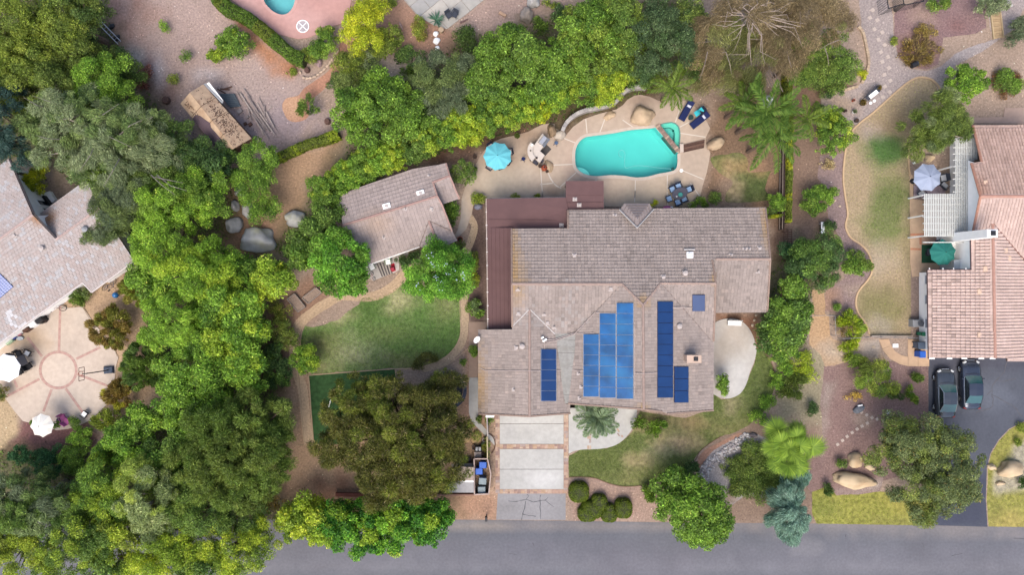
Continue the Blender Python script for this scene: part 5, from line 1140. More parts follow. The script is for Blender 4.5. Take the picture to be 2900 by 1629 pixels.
def crown(name,lobes,pal,style,parent,seed,zb=None,dens=1.0,mix=None,accents=None,hollow=.0):
    """lobes: (x, y, z_top, rx, ry) in metres"""
    st=STYLE[style];rng=np.random.default_rng(seed);cs,rs,lob=[],[],[]
    for li,(x,y,zt,rx,ry)in enumerate(lobes):
        r=min(st['r'],.5*min(rx,ry)+.05);rx*=1.06;ry*=1.06;n=max(6,int(rx*ry/r**2*st['cf']*1.5))
        ph=rng.uniform(0,6.28,4)
        th=rng.uniform(0,2*np.pi,n);q_=np.sqrt(rng.uniform(0,1,n))
        out=1+.11*np.sin(3*th+ph[0])+.08*np.sin(5*th+ph[1])+.06*np.sin(9*th+ph[2])
        q_=q_*(1-r/max(rx,ry)*.55)
        zlow=zt*.35 if zb is None else zb
        prof=np.sqrt(np.clip(1-(q_*.97)**2.4,0,1));z=zlow+(zt-r*.6-zlow)*prof*(1-.22*rng.uniform(0,1,n)**2)
        deep=rng.uniform(0,1,n)<.22;z=np.where(deep,zlow+(z-zlow)*rng.uniform(.3,.8,n),z)
        cs.append(np.stack([x+q_*rx*out*np.cos(th),y+q_*ry*out*np.sin(th),z],-1));rs.append(r*np.clip(np.exp(.32*rng.standard_normal(n)),.45,1.6)*.97);lob+=[li]*n
    C=np.vstack(cs);Rr=np.concatenate(rs);nc=len(C)
    if hollow:
        keep=fbm(C[:,0]*.5,C[:,1]*.5,seed)>hollow;C,Rr=C[keep],Rr[keep];nc=len(C)
    cnt=np.maximum(6,(st['dens']*dens*Rr**2*3.3).astype(int));ci=np.repeat(np.arange(nc),cnt);n=len(ci)
    s_=unit(rng.standard_normal((n,3))+np.array([0,0,.45]));s_[:,2]=np.where(s_[:,2]<-.35,-s_[:,2],s_[:,2])
    rad=Rr[ci]*(.42+.6*rng.uniform(0,1,n)**.6);pos=C[ci]+s_*rad[:,None]*np.array([1,1,st['fl']])
    mode=st['mode'];rnd=rng.standard_normal((n,3));mid=C.mean(0)
    if mode=='round':nr=unit(.7*s_+.55*rnd+np.array([0,0,.5]));ax=np.cross(nr,rng.standard_normal((n,3)))+np.array([0,0,-.25])
    elif mode=='tuft':ax=unit(s_+.45*rnd);nr=rnd
    elif mode=='radial':
        o_=unit(pos-(mid-np.array([0,0,.8])));ax=unit(o_+.32*rnd);nr=rnd;pos=pos+o_*.06
    elif mode=='out':
        o_=pos-mid;o_[:,2]=-.12*np.linalg.norm(o_[:,:2],axis=1);ax=unit(unit(o_)+.38*rnd);nr=rnd*.6+np.array([0,0,1])
    else:
        cd=unit(rng.standard_normal((nc,3))*np.array([1,1,.1]));cen=unit((C-mid)*np.array([1,1,.1]));cd=unit(cd*.8+cen*.8)
        ax=unit(cd[ci]+.6*rnd+np.array([0,0,-.35]));nr=rnd*.5+np.array([0,0,1])
    t=.48+.19*rng.standard_normal(nc)[ci]+.24*rng.standard_normal(n)
    col=ramp(pal,t)
    if mix:
        p2,frac,sc=mix;w=fbm(C[:,0]*sc,C[:,1]*sc,seed+5)+.12*rng.standard_normal(nc);sel=(w>np.quantile(w,1-frac))[ci];col=np.where(sel[:,None],col*.4+ramp(p2,t)*.6,col)
    if accents:
        p3,frac=accents;sel=rng.uniform(0,1,n)<frac;col=np.where(sel[:,None],ramp(p3,t+.2),col)
    L=st['L']*.80*rng.uniform(.65,1.3,n);W_=st['W']*.84*rng.uniform(.7,1.25,n)
    pos[:,2]=np.maximum(pos[:,2],.06)
    Lc=wloc(parent);me=tri_leaves(name,pos-np.array(Lc),ax,nr,L,W_,np.clip(col*1.27*np.exp(.36*rng.standard_normal((n,1))-.04),0,.75));NLEAF[0]+=n
    return link(name,me,M_LEAF,parent),C,Rr
def trunk(parent,base,tops,r0,m,zfork,name='trunk'):
    mb=MB();b=Vector(base);cx=sum((Vector(t_)for t_ in tops),Vector())/len(tops);fk=Vector((b.x*.6+cx.x*.4,b.y*.6+cx.y*.4,zfork))
    mb.tube([b-Vector((0,0,.1)),b.lerp(fk,.5)+Vector((R.uniform(-.1,.1),R.uniform(-.1,.1),0)),fk],[r0*1.25,r0,r0*.85],8)
    for t_ in tops:
        t_=Vector(t_);md=fk.lerp(t_,.5)+Vector((R.uniform(-.2,.2),R.uniform(-.2,.2),.25));mb.tube([fk,md,t_],[r0*.55,r0*.34,r0*.1],5)
    return wbuild(mb,name,m,parent)
SEED=[100]
TREES={}
def tree(name,cat,label,lobes,h,pal,style='broad',tr=.2,bark=None,group=None,branches=None,zb=None,**k):
    """lobes in photograph pixels of the 2576-wide view: (x, y, rx, ry[, top height])"""
    SEED[0]+=1;L3=[]
    for lb in lobes:
        x,y,rx,ry=lb[:4];zt=lb[4]if len(lb)>4 else h;p=PF(x,y,zt*.72);s_=1.12578/S*(H-zt*.72)/H
        L3.append((p.x,p.y,zt,rx*s_,ry*s_))
    wsum=sum(l[3]*l[4]for l in L3);bx=sum(l[0]*l[3]*l[4]for l in L3)/wsum;by=sum(l[1]*l[3]*l[4]for l in L3)/wsum
    t_=thing(name,label,cat,(bx,by,0),0,group)
    cr_,C,Rr=crown('foliage' if cat in('shrub','plant','hedge','bush')else 'crown',L3,pal,style,t_,SEED[0],zb=zb,**k)
    if tr:
        order=np.argsort(C[:,2])[::-1];sel=C[order[:max(40,len(C)//2)]];n=min(len(sel),branches or(4 if h<3 else 9));pick=sel[RN.choice(len(sel),n,replace=False)]
        trunk(t_,(bx,by,0),[(p[0],p[1],p[2]-.25)for p in pick],tr,bark or M_BARK,h*(.15 if h<3 else .32),'stem' if cat in('shrub','plant','bush')else 'trunk')
    TREES[label]=t_
    return t_
def bare_limbs(t_,pts_list,m,name='bare_limb',r=.06):
    mb=MB()
    for pts in pts_list:mb.tube(pts,[r*(1-.75*i/(len(pts)-1))for i in range(len(pts))],5)
    return wbuild(mb,name,m,t_)
def shrub(label,lobes,h,pal,style='shrub',name='shrub',cat='shrub',tr=.05,**k):return tree(name,cat,label,lobes,h,pal,style,tr,**k)

# top-left grove
tree('olive_tree','tree','olive green tree in the top left corner of the grove',[(40,60,95,85),(150,70,85,75,7.5),(60,150,85,70,8)],8.5,'yolive','fine',.3,mix=('olive',.45,.25))
tree('oak_tree','tree','dark olive oak next to the ladder',[(170,30,75,55),(190,115,56,52,6.5),(235,15,40,30,5)],7.5,'olive','fine',.3,mix=('dark',.45,.3))
tree('oak_tree','tree','olive tree with yellowish tips left of the bright fluffy tree',[(100,220,105,70,7.5),(30,230,60,60,7)],7.5,'olive','fine',.3,mix=('yolive',.4,.3))
tree('pepper_tree','tree','bright fluffy green tree above the grey wispy tree',[(265,190,72,55),(300,240,65,50,6),(245,235,50,40,6.4)],7,'bright','fine',.22,mix=('green',.35,.4))
shrub('dark shrubby thicket between the ladder and the rusty bush',[(295,160,42,40,3.5),(330,185,38,40,3),(240,130,32,34,3.5)],3.5,'dark','fine',mix=('olive',.5,.5))
tree('conifer','tree','dark blue green conifer cut by the left edge',[(10,290,48,90),(40,370,60,45,7)],9,[(.012,.035,.03),(.03,.065,.055),(.055,.10,.085)],'feathery',.25)
g_=tree('pepper_tree','tree','large grey green wispy tree with bare pale branches',[(180,300,125,80),(300,330,110,85,8.5),(150,385,85,50,6.5),(290,410,110,75,7),(390,370,80,70,6.5),(110,300,60,50,6)],8.5,'grey','wispy',.3,M_PALEBARK,mix=('mid',.45,.35),dens=1.2,branches=16)
gb=[]
for x,y,x2,y2 in((200,290,80,240),(200,290,130,300),(230,300,300,260),(240,330,330,370),(300,340,360,300),(380,440,440,490),(390,445,460,460),(395,440,470,480),(150,350,90,340),(120,270,60,245),(240,360,200,430),(300,400,260,470)):
    gb.append([PF(x,y,7.0),PF((x+x2)/2+R.uniform(-8,8),(y+y2)/2+R.uniform(-8,8),8.2),PF(x2,y2,7.8)])
bare_limbs(g_,gb,mat('grey limb',A(160,150,142),.9,.2),r=.045)
tree('olive_tree','tree','olive scrub tree over the left shed corner',[(430,340,50,45,4.5),(450,400,75,55),(520,390,55,50,4)],5,'dark','fine',.2,mix=('mid',.5,.4))
tree('oak_tree','tree','dark green tree below the left end of the shed',[(545,425,50,42),(500,445,50,40,4.5),(575,395,25,25,3)],5,'dark','broad',.2,mix=('green',.3,.5))
tree('pepper_tree','tree','thin grey olive tree leaning over the pink tiled house corner',[(300,520,75,70),(270,585,50,35,4.8),(350,500,60,55,6),(245,600,30,25,4.6)],6,'dgrey','wispy',.2,mix=('olive',.5,.4),dens=1.1,zb=2.6)
shrub('round golden yellow shrub beside the white windows',[(88,460,27,32),(100,425,22,20,1.6)],2.0,'yellow','spiky',mix=('yolive',.3,.8),zb=.15)
shrub('bright green shrub tree by the lumber pile and shed',[(650,400,48,55),(645,465,58,60,4.2),(655,520,45,35,3.2)],4.5,'green','fine','small_tree','tree',.12,mix=('bright',.35,.6))
# row of bright trees along the left boundary
tree('pepper_tree','tree','yellow green feathery tree left of the grey boulders',[(440,510,90,65),(410,590,85,70,7),(500,480,70,60,6),(530,520,42,50,5.5)],7.5,'spring','fine',.3,mix=('mid',.35,.35))
tree('pepper_tree','tree','bright green feathery tree in the middle of the boundary row',[(470,685,95,58),(520,650,75,52,7),(400,640,70,48,6.8),(565,700,52,50,6.6)],8,'spring','fine',.3,mix=('lime',.35,.35))
tree('willow','tree','soft green willowy tree hanging over the sandy patio edge',[(430,790,80,65),(395,840,45,40,5),(480,840,70,50,5.5)],6.5,'spring','feathery',.22,mix=('bright',.4,.5),dens=1.2)
tree('ash_tree','tree','lime yellow tree beside the big lichen boulder',[(692,700,52,52),(650,742,46,46,5.5)],6,'lime','broad',.18,mix=('bright',.45,.5))
tree('ash_tree','tree','vivid green tree with dark gaps right of the willowy tree',[(590,760,65,62),(620,830,48,75,6),(560,850,60,50,6)],7,'bright','broad',.22,mix=('lime',.3,.6),hollow=.33)
tree('ash_tree','tree','vivid green tree below the dark gap of the row',[(480,930,80,60),(440,1000,55,50,5.5),(540,990,45,45,5)],6.5,'bright','broad',.22,mix=('green',.3,.6))
tree('ash_tree','tree','bright leafy tree at the edge of the brown planting strip',[(610,910,58,55),(640,960,30,35,4.5),(560,930,45,35,5)],5.8,'bright','broad',.2,mix=('lime',.25,.7),hollow=.28)
shrub('dark shrub under the brown strip beside the round bright bush',[(705,940,36,45,2),(690,880,22,25,1.5)],2.0,'dark','citrus',mix=('green',.3,.7))
# around the back lawn
tree('citrus_tree','tree','dense mid green tree between two grey boulders and the guest house',[(822,540,42,46,4.5),(800,592,50,42),(755,622,38,40,4.5),(840,600,40,40,5)],5.2,'mid','broad',.16,mix=('green',.4,.6))
tree('ash_tree','tree','saturated bright green tree at the guest house corner',[(858,655,72,68),(862,708,60,40,5.2),(838,612,50,44,5.5),(900,690,34,46,5)],6.4,'vivid','broad',.2,mix=('green',.3,.7),dens=1.15)
jt_=tree('jacaranda','tree','bright green tree with pale blue flowers beside the porch roof',[(1107,688,84,68),(1072,715,54,46,5.2),(1150,688,50,54,5.2),(1100,640,46,36,5)],6.2,'vivid','fine',.2,mix=('green',.3,.6),dens=1.1)
L0=wloc(jt_);fl_p=[];fc=[]
for x,y in((1083,640),(1080,655),(1092,668),(1100,672),(1120,665),(1098,700),(1140,675),(1112,712),(1108,725),(1160,690),(1165,700),(1050,720),(1125,690),(1150,705)):
    for k in range(8):p=PF(x+R.gauss(0,4),y+R.gauss(0,4),6.2);fl_p.append((p.x-L0.x,p.y-L0.y,6.1+R.uniform(-.3,.25)));fc.append((.46*R.uniform(.7,1.2),.54,.62))
fp_=np.array(fl_p);link('blossom',leaf_mesh('blossom',fp_,rn(len(fp_),3),rn(len(fp_),3)+np.array([0,0,2]),.14,.1,np.array(fc)),M_LEAF,jt_)
shrub('round bright lemon bush at the corner of the artificial turf',[(768,905,36,36)],2.4,'bright','citrus',mix=('lime',.35,.8))
shrub('thin yellow shrub on the brown strip',[(705,790,30,28,1.2),(690,770,20,16,1)],1.2,'yolive','shrub',dens=.45,accents=('rust',.2))
shrub('loose olive shrubs below the thin yellow one',[(705,830,30,30,1.5),(730,850,26,26,1.3)],1.5,'olive','shrub',dens=.7,mix=('yolive',.4,.8))
# clipped bushes of the long hedge row above the guest house
hr=[(822,480,42,42,'green'),(868,448,44,42,'bright'),(915,420,42,38,'green'),(958,398,36,38,'bright'),(990,392,32,36,'lime'),(1035,362,46,44,'mid'),(1082,332,44,42,'green'),(1130,318,42,48,'bright'),(1172,318,38,52,'lime'),(1222,292,42,46,'green'),(1270,275,40,44,'green'),(1318,262,40,42,'bright'),(1390,240,34,36,'bright')]
ordn=['first','second','third','fourth','fifth','sixth','seventh','eighth','ninth','tenth','eleventh','twelfth','thirteenth']
for k,(x,y,rx,ry,pl)in enumerate(hr):
    shrub('%s bushy shrub of the hedge row, counted from the guest house west corner'%ordn[k],[(x,y,rx+4,ry+4),(x+R.uniform(-8,8),y+R.uniform(4,12),rx,ry*.8,2.8)],3.6+R.uniform(-.3,.4),pl,'citrus','hedge_shrub',group='hedge row above the guest house',mix=('lime' if pl!='lime' else 'bright',.3,.7),tr=.08)
shrub('golden yellow bush in the hedge row near the curved wall',[(1368,268,38,34),(1350,285,28,24,2.4)],3.2,[(.13,.2,.008),(.26,.32,.014),(.42,.44,.02)],'citrus',mix=('green',.3,.7))
shrub('yellow green bushes above the curved wall',[(1470,225,50,38),(1440,212,28,26,2.6)],3.2,'green','citrus',mix=('lime',.45,.6))
shrub('golden tipped bush above the middle of the curved wall',[(1535,205,48,42),(1520,235,36,30,2.8)],3.4,'lime','citrus',mix=('green',.4,.6))
shrub('small yellow bush left of the pool palm',[(1592,178,32,26),(1570,160,18,16,2)],2.8,'lime','citrus',mix=('mid',.5,.6))
shrub('dark low shrub behind the curved wall end',[(1580,200,26,22),(1625,195,28,26,2.2)],2.2,'mid','fine')
shrub('dark green shrub beside the turquoise umbrella and guest house',[(1165,432,32,32)],2.2,'mid','shrub',mix=('olive',.4,.6))
# middle top
tree('orange_tree','tree','broad dense deep green tree above the hedge row',[(935,275,95,72),(1000,290,75,60,5),(885,320,45,40,4.2),(960,225,70,40,4.6)],5.6,'green','broad',.25,mix=('bright',.35,.7),dens=1.1)
tree('olive_tree','tree','grey olive tree with loose foliage right of the deep green tree',[(1110,190,78,62),(1085,260,55,45,4),(1140,240,55,50,4.5),(1060,215,40,40,4)],5,'dgrey','wispy',.2,mix=('olive',.4,.5),dens=1.2)
tree('mango_tree','tree','big bright green tree in the middle of the upper hedge',[(1290,130,85,65),(1240,195,70,50,5.5),(1330,190,70,55,5.6),(1215,140,40,40,5)],6.6,'green','broad',.25,mix=('mid',.4,.4))
tree('mango_tree','tree','big bright green tree near the two grey boulders at top',[(1470,75,70,55),(1440,120,45,45,5.4),(1520,110,60,60,6),(1500,35,60,35,6)],6.8,'green','broad',.25,mix=('yolive',.3,.5))
tree('oak_tree','tree','mottled olive green tree between the bright and bluish trees',[(1580,60,55,65),(1570,130,50,45,5.5),(1545,20,50,35,6)],6.8,'mid','fine',.25,mix=('yolive',.4,.6))
tree('eucalyptus','tree','dark blue green eucalyptus above the pool palm',[(1650,60,60,65),(1640,140,55,55,6.5),(1700,110,55,65,7),(1610,175,40,30,4.5)],7.5,[(.03,.056,.024),(.06,.10,.04),(.11,.155,.068)],'fine',.28,mix=('dark',.3,.5))
eu=tree('eucalyptus','tree','huge bronze brown eucalyptus with white bare branches',[(1880,40,130,65,9),(1800,110,90,65,7.5),(1930,120,110,70,8),(2030,40,85,60,7.5),(1850,175,90,50,6.5),(2000,100,80,55,7),(2090,60,45,50,6.5)],9,'brown','twiggy',.35,mat('white bark',A(206,192,178),.8,.2,4),mix=('olive',.2,.35),dens=2.5,branches=20)
eb=[]
c0=PF(1882,40,8.0)
for x,y in((1800,60),(1810,40),(1830,90),(1845,130),(1860,150),(1880,110),(1890,165),(1905,100),(1925,160),(1915,120),(1940,60),(1960,90),(1985,50),(1970,30),(1900,10),(1870,5),(1840,30),(2010,100),(2030,60),(1950,10)):
    p=PF(x,y,8.5);m1=c0.lerp(p,.45)+Vector((R.uniform(-.4,.4),R.uniform(-.4,.4),.4));eb.append([c0,m1,p]);
    eb[-1]=[c0,c0.lerp(p,.25)+Vector((R.uniform(-.3,.3),R.uniform(-.3,.3),.3)),m1,p.lerp(m1,.35)+Vector((R.uniform(-.4,.4),R.uniform(-.4,.4),.1)),p]
    for _ in range(1):eb.append([m1,m1.lerp(p,.6)+Vector((R.uniform(-.5,.5),R.uniform(-.5,.5),.25)),p+Vector((R.uniform(-1.2,1.2),R.uniform(-1.2,1.2),0))])
for a,b,c_ in(((1780,130),(1772,165),(1760,200)),((1826,130),(1836,160),(1840,185)),((1978,120),(1985,150),(1992,170)),((2110,100),(2085,110),(2060,125)),((2075,120),(2082,140),(2085,165))):eb.append([PF(*a,7),PF(*b,7.4),PF(*c_,6.8)])
bare_limbs(eu,eb,mat('eucalyptus bark',A(184,166,150),.8,.25,4),r=.04)
tree('scrub_oak','tree','brown green scrub below the bronze tree by the trellis',[(1810,190,55,45),(1760,200,45,40,3.5),(1870,215,50,30,3)],4.2,'olive','twiggy',.12,mix=('brown',.5,.5),dens=1.6)
tree('scrub_oak','tree','olive shrub tree right of the palm beside the stone border',[(2085,130,55,55),(2110,170,45,55,3.2),(2040,180,40,40,3)],3.8,'mid','fine',.12,mix=('olive',.5,.6),dens=.9)
shrub('low grey green ground shrub inside the stone border',[(2090,215,38,28,1)],1.0,'dark','shrub',mix=('olive',.5,.7))
# garden at the top left
for lab,x,y,r_,pl in(('small round green bush on the pink gravel yard',408,68,15,'bright'),('smallest round green bush on the gravel above the shed',466,137,14,'green'),('thin spindly yellow bush near the rusty shrub',437,200,14,'yolive')):shrub(lab,[(x,y,r_,r_)],.9,pl,'shrub',dens=.7)
shrub('rusty red bush at the edge of the grove',[(365,185,18,20),(358,210,15,14,.8)],1.0,[(.11,.03,.02),(.18,.07,.05),(.26,.15,.12)],'shrub',dens=.8)
shrub('large green bush on the gravel below the pink deck hedge',[(590,105,42,36),(555,125,28,32,1.3),(540,145,20,18,1.1)],2.0,'green','citrus',mix=('lime',.3,.8))
shrub('dark green clump bush beside the brick coloured path circle',[(775,268,30,28)],1.5,'mid','spiky',mix=('dark',.4,.6))
shrub('green bush at the end of the pink deck hedge',[(823,100,27,34),(800,125,26,22,1.3)],1.7,'green','citrus',mix=('yolive',.3,.8))
shrub('yellow olive shrub at the tip of the pink deck hedge',[(775,140,25,20)],1.2,'yolive','shrub')
shrub('tiny yellow weed on the orange slope',[(730,182,13,9)],.5,'yolive','shrub',tr=.02)
tree('acacia','tree','yellow flowering tree at the edge of the pink deck',[(905,50,42,50),(930,30,45,42,4.2),(880,95,26,24,3.5),(925,100,40,34,4)],5,'yellow','fine',.15,mix=('lime',.4,.6))
shrub('olive bush right of the yellow flowering tree',[(978,98,32,42),(960,120,28,30,2)],2.3,'yolive','citrus',mix=('olive',.4,.7))
shrub('olive green shrub below the yellow tree along the path',[(870,160,34,30),(905,150,25,22,1.4)],1.6,'yolive','shrub',mix=('olive',.4,.7))
shrub('pale leaved shrub beside the brick coloured path',[(862,205,24,36),(885,230,26,24,1.4)],1.6,[(.09,.13,.03),(.16,.21,.06),(.26,.31,.1)],'shrub')
shrub('dark spiky shrub left of the pale leaved shrub',[(848,212,20,24)],1.2,'dark','spiky')
shrub('brown olive thicket below the pale leaved shrub',[(895,190,34,22),(920,205,28,24,1.2)],1.4,'olive','shrub',dens=.8)
shrub('grey green shrub left of the cobble patch',[(935,160,22,34)],1.4,'grey','shrub',mix=('mid',.5,.8))
shrub('dark rounded bush above the cobble patch',[(1035,142,30,28)],1.5,'dark','fine',mix=('mid',.4,.6))
shrub('small dark bush left of the rounded dark bush',[(1000,145,16,16)],.9,'dark','spiky')
shrub('spiky mid green plant below the rounded dark bush',[(1025,180,20,18)],1.0,'mid','spiky')
shrub('small dark fir like plant by the cobbles',[(1063,188,16,18)],1.2,'dark','spiky')
shrub('perfectly round dark green ball bush below the slab terrace',[(1167,100,34,31)],2.0,[(.03,.06,.012),(.05,.09,.018),(.08,.125,.028)],'fine',zb=.1)
shrub('orange tipped shrub left of the slab terrace',[(1053,62,18,24),(1058,85,15,22,1)],1.2,'yolive','shrub',mix=('rust',.35,.9))
shrub('small weed bush at the top edge left of the terrace',[(985,5,18,10)],.8,'yolive','shrub')
shrub('dark green plant at the foot of the two grey boulders',[(1358,62,20,24)],1.3,'mid','spiky')
shrub('dark round bush right of the two grey boulders',[(1412,38,20,22)],1.3,'dark','fine')
shrub('yellow weeds beside the upper grey boulder',[(1388,8,22,10)],.6,'yolive','shrub')
# far right garden
tree('citrus_tree','tree','round dense citrus tree on tan soil right of the gravel',[(2430,205,52,50)],3.2,'bright','citrus',.14,mix=('green',.35,.7),dens=1.15)
shrub('low green plant with red brown skirt right of the citrus',[(2540,205,30,30)],1.2,'mid','fine',mix=('bright',.4,.7))
shrub('red brown groundcover ring around the low plant',[(2537,210,36,36,.5)],.5,[(.09,.045,.02),(.15,.08,.03),(.2,.12,.05)],'shrub',dens=.7)
tree('eucalyptus','tree','wispy olive tree with a pale trunk above the grey umbrella',[(2370,270,52,42),(2340,320,60,50,4.8),(2390,330,55,50,4.8),(2310,370,45,30,4),(2400,300,40,40,4.5)],5.5,'olive','wispy',.18,M_PALEBARK,mix=('grey',.25,.6),dens=1.35,branches=14)
shrub('dark hedge clump at the roof corner beside the slatted cover',[(2430,332,22,16)],1.4,'dark','citrus')
tree('citrus_tree','tree','citrus tree beside the curb with glossy yellow leaves',[(2098,335,50,52),(2085,290,35,25,2.2)],3.2,'green','citrus',.12,mix=('lime',.35,.8))
shrub('small citrus bush on the purple mulch',[(2055,500,40,34),(2075,485,26,24,1.7)],2.0,'green','citrus',mix=('bright',.4,.8))
shrub('round bush between the fence and the main house corner',[(1950,512,27,26)],1.8,'green','citrus',mix=('bright',.4,.7))
tree('ficus','tree','dense dark green tree over the white bench',[(2070,625,48,45),(2060,680,55,42,4.8),(2025,645,42,45,4.6)],5.4,'dark','fine',.2,mix=('green',.4,.6))
tree('ficus','tree','dark green shrub tree beside the house corner fence',[(2010,665,36,36),(1990,630,24,24,3)],3.6,[(.012,.045,.018),(.03,.085,.03),(.06,.14,.05)],'fine',.12)
tree('oleander','tree','tall dark leafy oleander bank beside the kidney patio',[(1985,745,45,52),(1975,810,60,48,4),(1970,860,58,48,3.8),(2000,790,45,40,4.2)],4.4,'green','broad',.12,mix=('dark',.45,.6))
shrub('twin leafed bush straddling the curb',[(2150,660,24,32,1.6),(2172,672,26,24,1.4)],1.6,'green','citrus',mix=('olive',.3,.8))
shrub('small dark plant below the white bench',[(2088,568,16,13)],.8,'dark','shrub')
shrub('spiky yucca clump at the fence end',[(2128,800,26,24),(2150,830,26,26,.9)],1.0,'lime','spiky',mix=('green',.4,.8))
shrub('straw coloured grass heap in the yucca bed',[(2125,825,24,22)],.8,'straw','spiky',mix=('purple',.3,.8))
shrub('small green bush on mulch left of the yucca bed',[(2101,772,13,10)],.7,'green','shrub')
shrub('bright variegated plant below the fence line',[(2138,872,26,18)],.8,'lime','spiky')
shrub('tiny variegated plant near the stepping stones',[(2138,902,14,11)],.5,'lime','spiky')
shrub('large feathery juniper right of the mulch yard',[(2205,955,48,45),(2165,905,26,22,1.2)],2.2,'yolive','feathery',mix=('green',.4,.7))
shrub('small dark ball plant near the car driveway',[(2308,948,14,14)],.8,'mid','spiky')
shrub('dark plant in the mulch right of the juniper',[(2252,992,17,16)],.9,'dark','spiky')
shrub('pair of green plants by the driveway edge',[(2285,985,17,17,.9),(2298,1008,14,12,.8)],.9,'green','spiky',mix=('yolive',.4,.9))
shrub('golden dry shrub on the mulch yard',[(2150,1000,22,9,.5)],.5,[(.25,.16,.03),(.38,.26,.05),(.5,.36,.08)],'shrub',dens=.5)
tree('arbutus','tree','broad dark tree with orange fruits beside the black driveway',[(2320,1110,100,56),(2262,1150,82,58,5.5),(2385,1170,90,76,6),(2325,1225,100,68,6),(2270,1090,60,45,5),(2380,1120,60,55,5.4),(2410,1230,60,55,5),(2330,1285,70,30,4.5)],6.4,[(.06,.085,.035),(.11,.145,.055),(.19,.23,.09)],'fine',.28,mix=('yolive',.25,.5),accents=('rust',.03),hollow=.27)
tree('spruce','tree','pale blue green conifer overhanging the street',[(1985,1305,56,56),(1980,1250,40,40,4.4),(2008,1200,28,30,3.2)],5,'blue','spruce',.16)
tree('ash_tree','tree','vivid green street tree with trailing twigs over the asphalt',[(1742,1268,88,80),(1765,1312,68,56,5),(1705,1230,55,48,4.5),(1755,1345,44,42,4),(1800,1320,45,36,4)],6,'green','broad',.2,mix=('bright',.4,.6))
shrub('low spreading olive groundcover on the pebble bed',[(1880,1150,60,36,.8),(1900,1200,60,40,1),(1850,1180,40,30,.7),(1930,1230,45,40,.8),(1870,1230,40,24,.6)],1.0,'olive','fine',mix=('mid',.5,.5),dens=.9)
shrub('dark leafy shrub at the lawn edge above the street tree',[(1715,1190,34,18),(1740,1175,22,16,1)],1.1,'dark','citrus')
# front garden
for lab,lb in(('round clipped boxwood at the driveway corner',[(1457,1241,27,28)]),('long bean shaped clipped boxwood',[(1478,1295,26,22),(1490,1285,30,25),(1508,1268,22,24)]),('smallest triangular clipped boxwood',[(1533,1298,22,20),(1534,1284,13,16)]),('oval clipped boxwood nearest the green street tree',[(1569,1282,24,27)])):
    SEED[0]+=1;L3=[(PF(x,y,.7).x,PF(x,y,.7).y,1.05,rx*1.12578/S*.99,ry*1.12578/S*.99)for x,y,rx,ry in lb]
    t_=thing('boxwood',lab,'shrub',(L3[0][0],L3[0][1],0),0,'clipped boxwoods by the driveway');rng=np.random.default_rng(SEED[0]);ps,nn_=[],[]
    for x,y,zt,rx,ry in L3:
        n=int(rx*ry*2600);u=rng.uniform(-1,1,(n,3));u=unit(u);sg=np.sign(u)*np.abs(u)**.75;v=np.stack([sg[:,0]*rx,sg[:,1]*ry,np.abs(sg[:,2])*zt],-1)*rng.uniform(.93,1.02,(n,1));k_=np.maximum(1,np.linalg.norm(v[:,:2]/np.array([rx,ry]),axis=1));v[:,:2]/=k_[:,None]
        ps.append(v+np.array([x,y,0]));nn_.append(u)
    ps=np.vstack(ps);nn_=np.vstack(nn_);n=len(ps);tt=.5+.22*rng.standard_normal(n)+.25*(fbm(ps[:,0]*1.2,ps[:,1]*1.2,4)-.5)
    link('foliage',leaf_mesh('foliage',ps-np.array(t_.location),np.cross(nn_,rng.standard_normal((n,3))),nn_+.5*rng.standard_normal((n,3)),.11,.06,ramp([(.07,.11,.012),(.13,.185,.018),(.21,.26,.03)],tt)),M_LEAF,t_);NLEAF[0]+=n
    mb=MB()
    for x,y,zt,rx,ry in L3:mb.lathe([(.9,0),(.93,zt*.4),(.8,zt*.75),(.4,zt*.9)],14,(x,y,0),rx,ry)
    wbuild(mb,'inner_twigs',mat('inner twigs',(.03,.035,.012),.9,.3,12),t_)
shrub('spiky green agapanthus wedge in the front mulch',[(1636,1232,20,16,.8),(1642,1252,14,18,.7)],.9,'mid','spiky',mix=('bright',.3,.9))
shrub('ferny green plant under the roof edge by the front walk',[(1608,1065,20,16)],.9,'green','spiky',dens=.8)
shrub('larger ferny plant on the front lawn edge',[(1660,1068,26,18,.8),(1645,1088,16,12,.6)],1.0,'green','spiky',dens=.8,mix=('bright',.4,.8))
shrub('small leafy tree on the kidney patio edge',[(1812,960,22,22),(1822,985,15,14,1.5)],2.0,'green','citrus',mix=('bright',.4,.8),dens=.75)
shrub('lush green border plants along the lawn curb',[(1965,905,26,22,.8),(1955,960,22,26,.8),(1930,1010,20,24,.7),(1905,1055,22,18,.7),(1978,930,20,20,.8)],.8,'bright','shrub',dens=.8)
shrub('yellow green low shrub beside the tan path',[(2015,915,36,26,.7),(2030,945,36,22,.6)],.7,'lime','shrub',dens=.5)
shrub('grey grass mound left of the fan palm',[(1990,975,34,28,.9),(2005,960,24,22,.8)],.9,'olive','spiky',dens=.8)
shrub('dark flowering shrub right of the grass mound',[(2045,1030,16,18)],.9,'dark','shrub')
shrub('round bush on soil by the driveway boulders',[(2118,1165,14,14)],.8,'mid','shrub')
shrub('dark round plant left of the long flat boulder',[(2082,1230,16,16)],.8,'dark','spiky')
shrub('dark plant at the right edge near the boulder',[(2572,1218,14,16)],.8,'dark','spiky')
shrub('yellow weed on the pale corner bed',[(2562,1112,10,10)],.5,'yolive','shrub')
shrub('yellow green lawn weed at the corner bed top',[(2570,1075,12,14)],.5,'yolive','shrub')
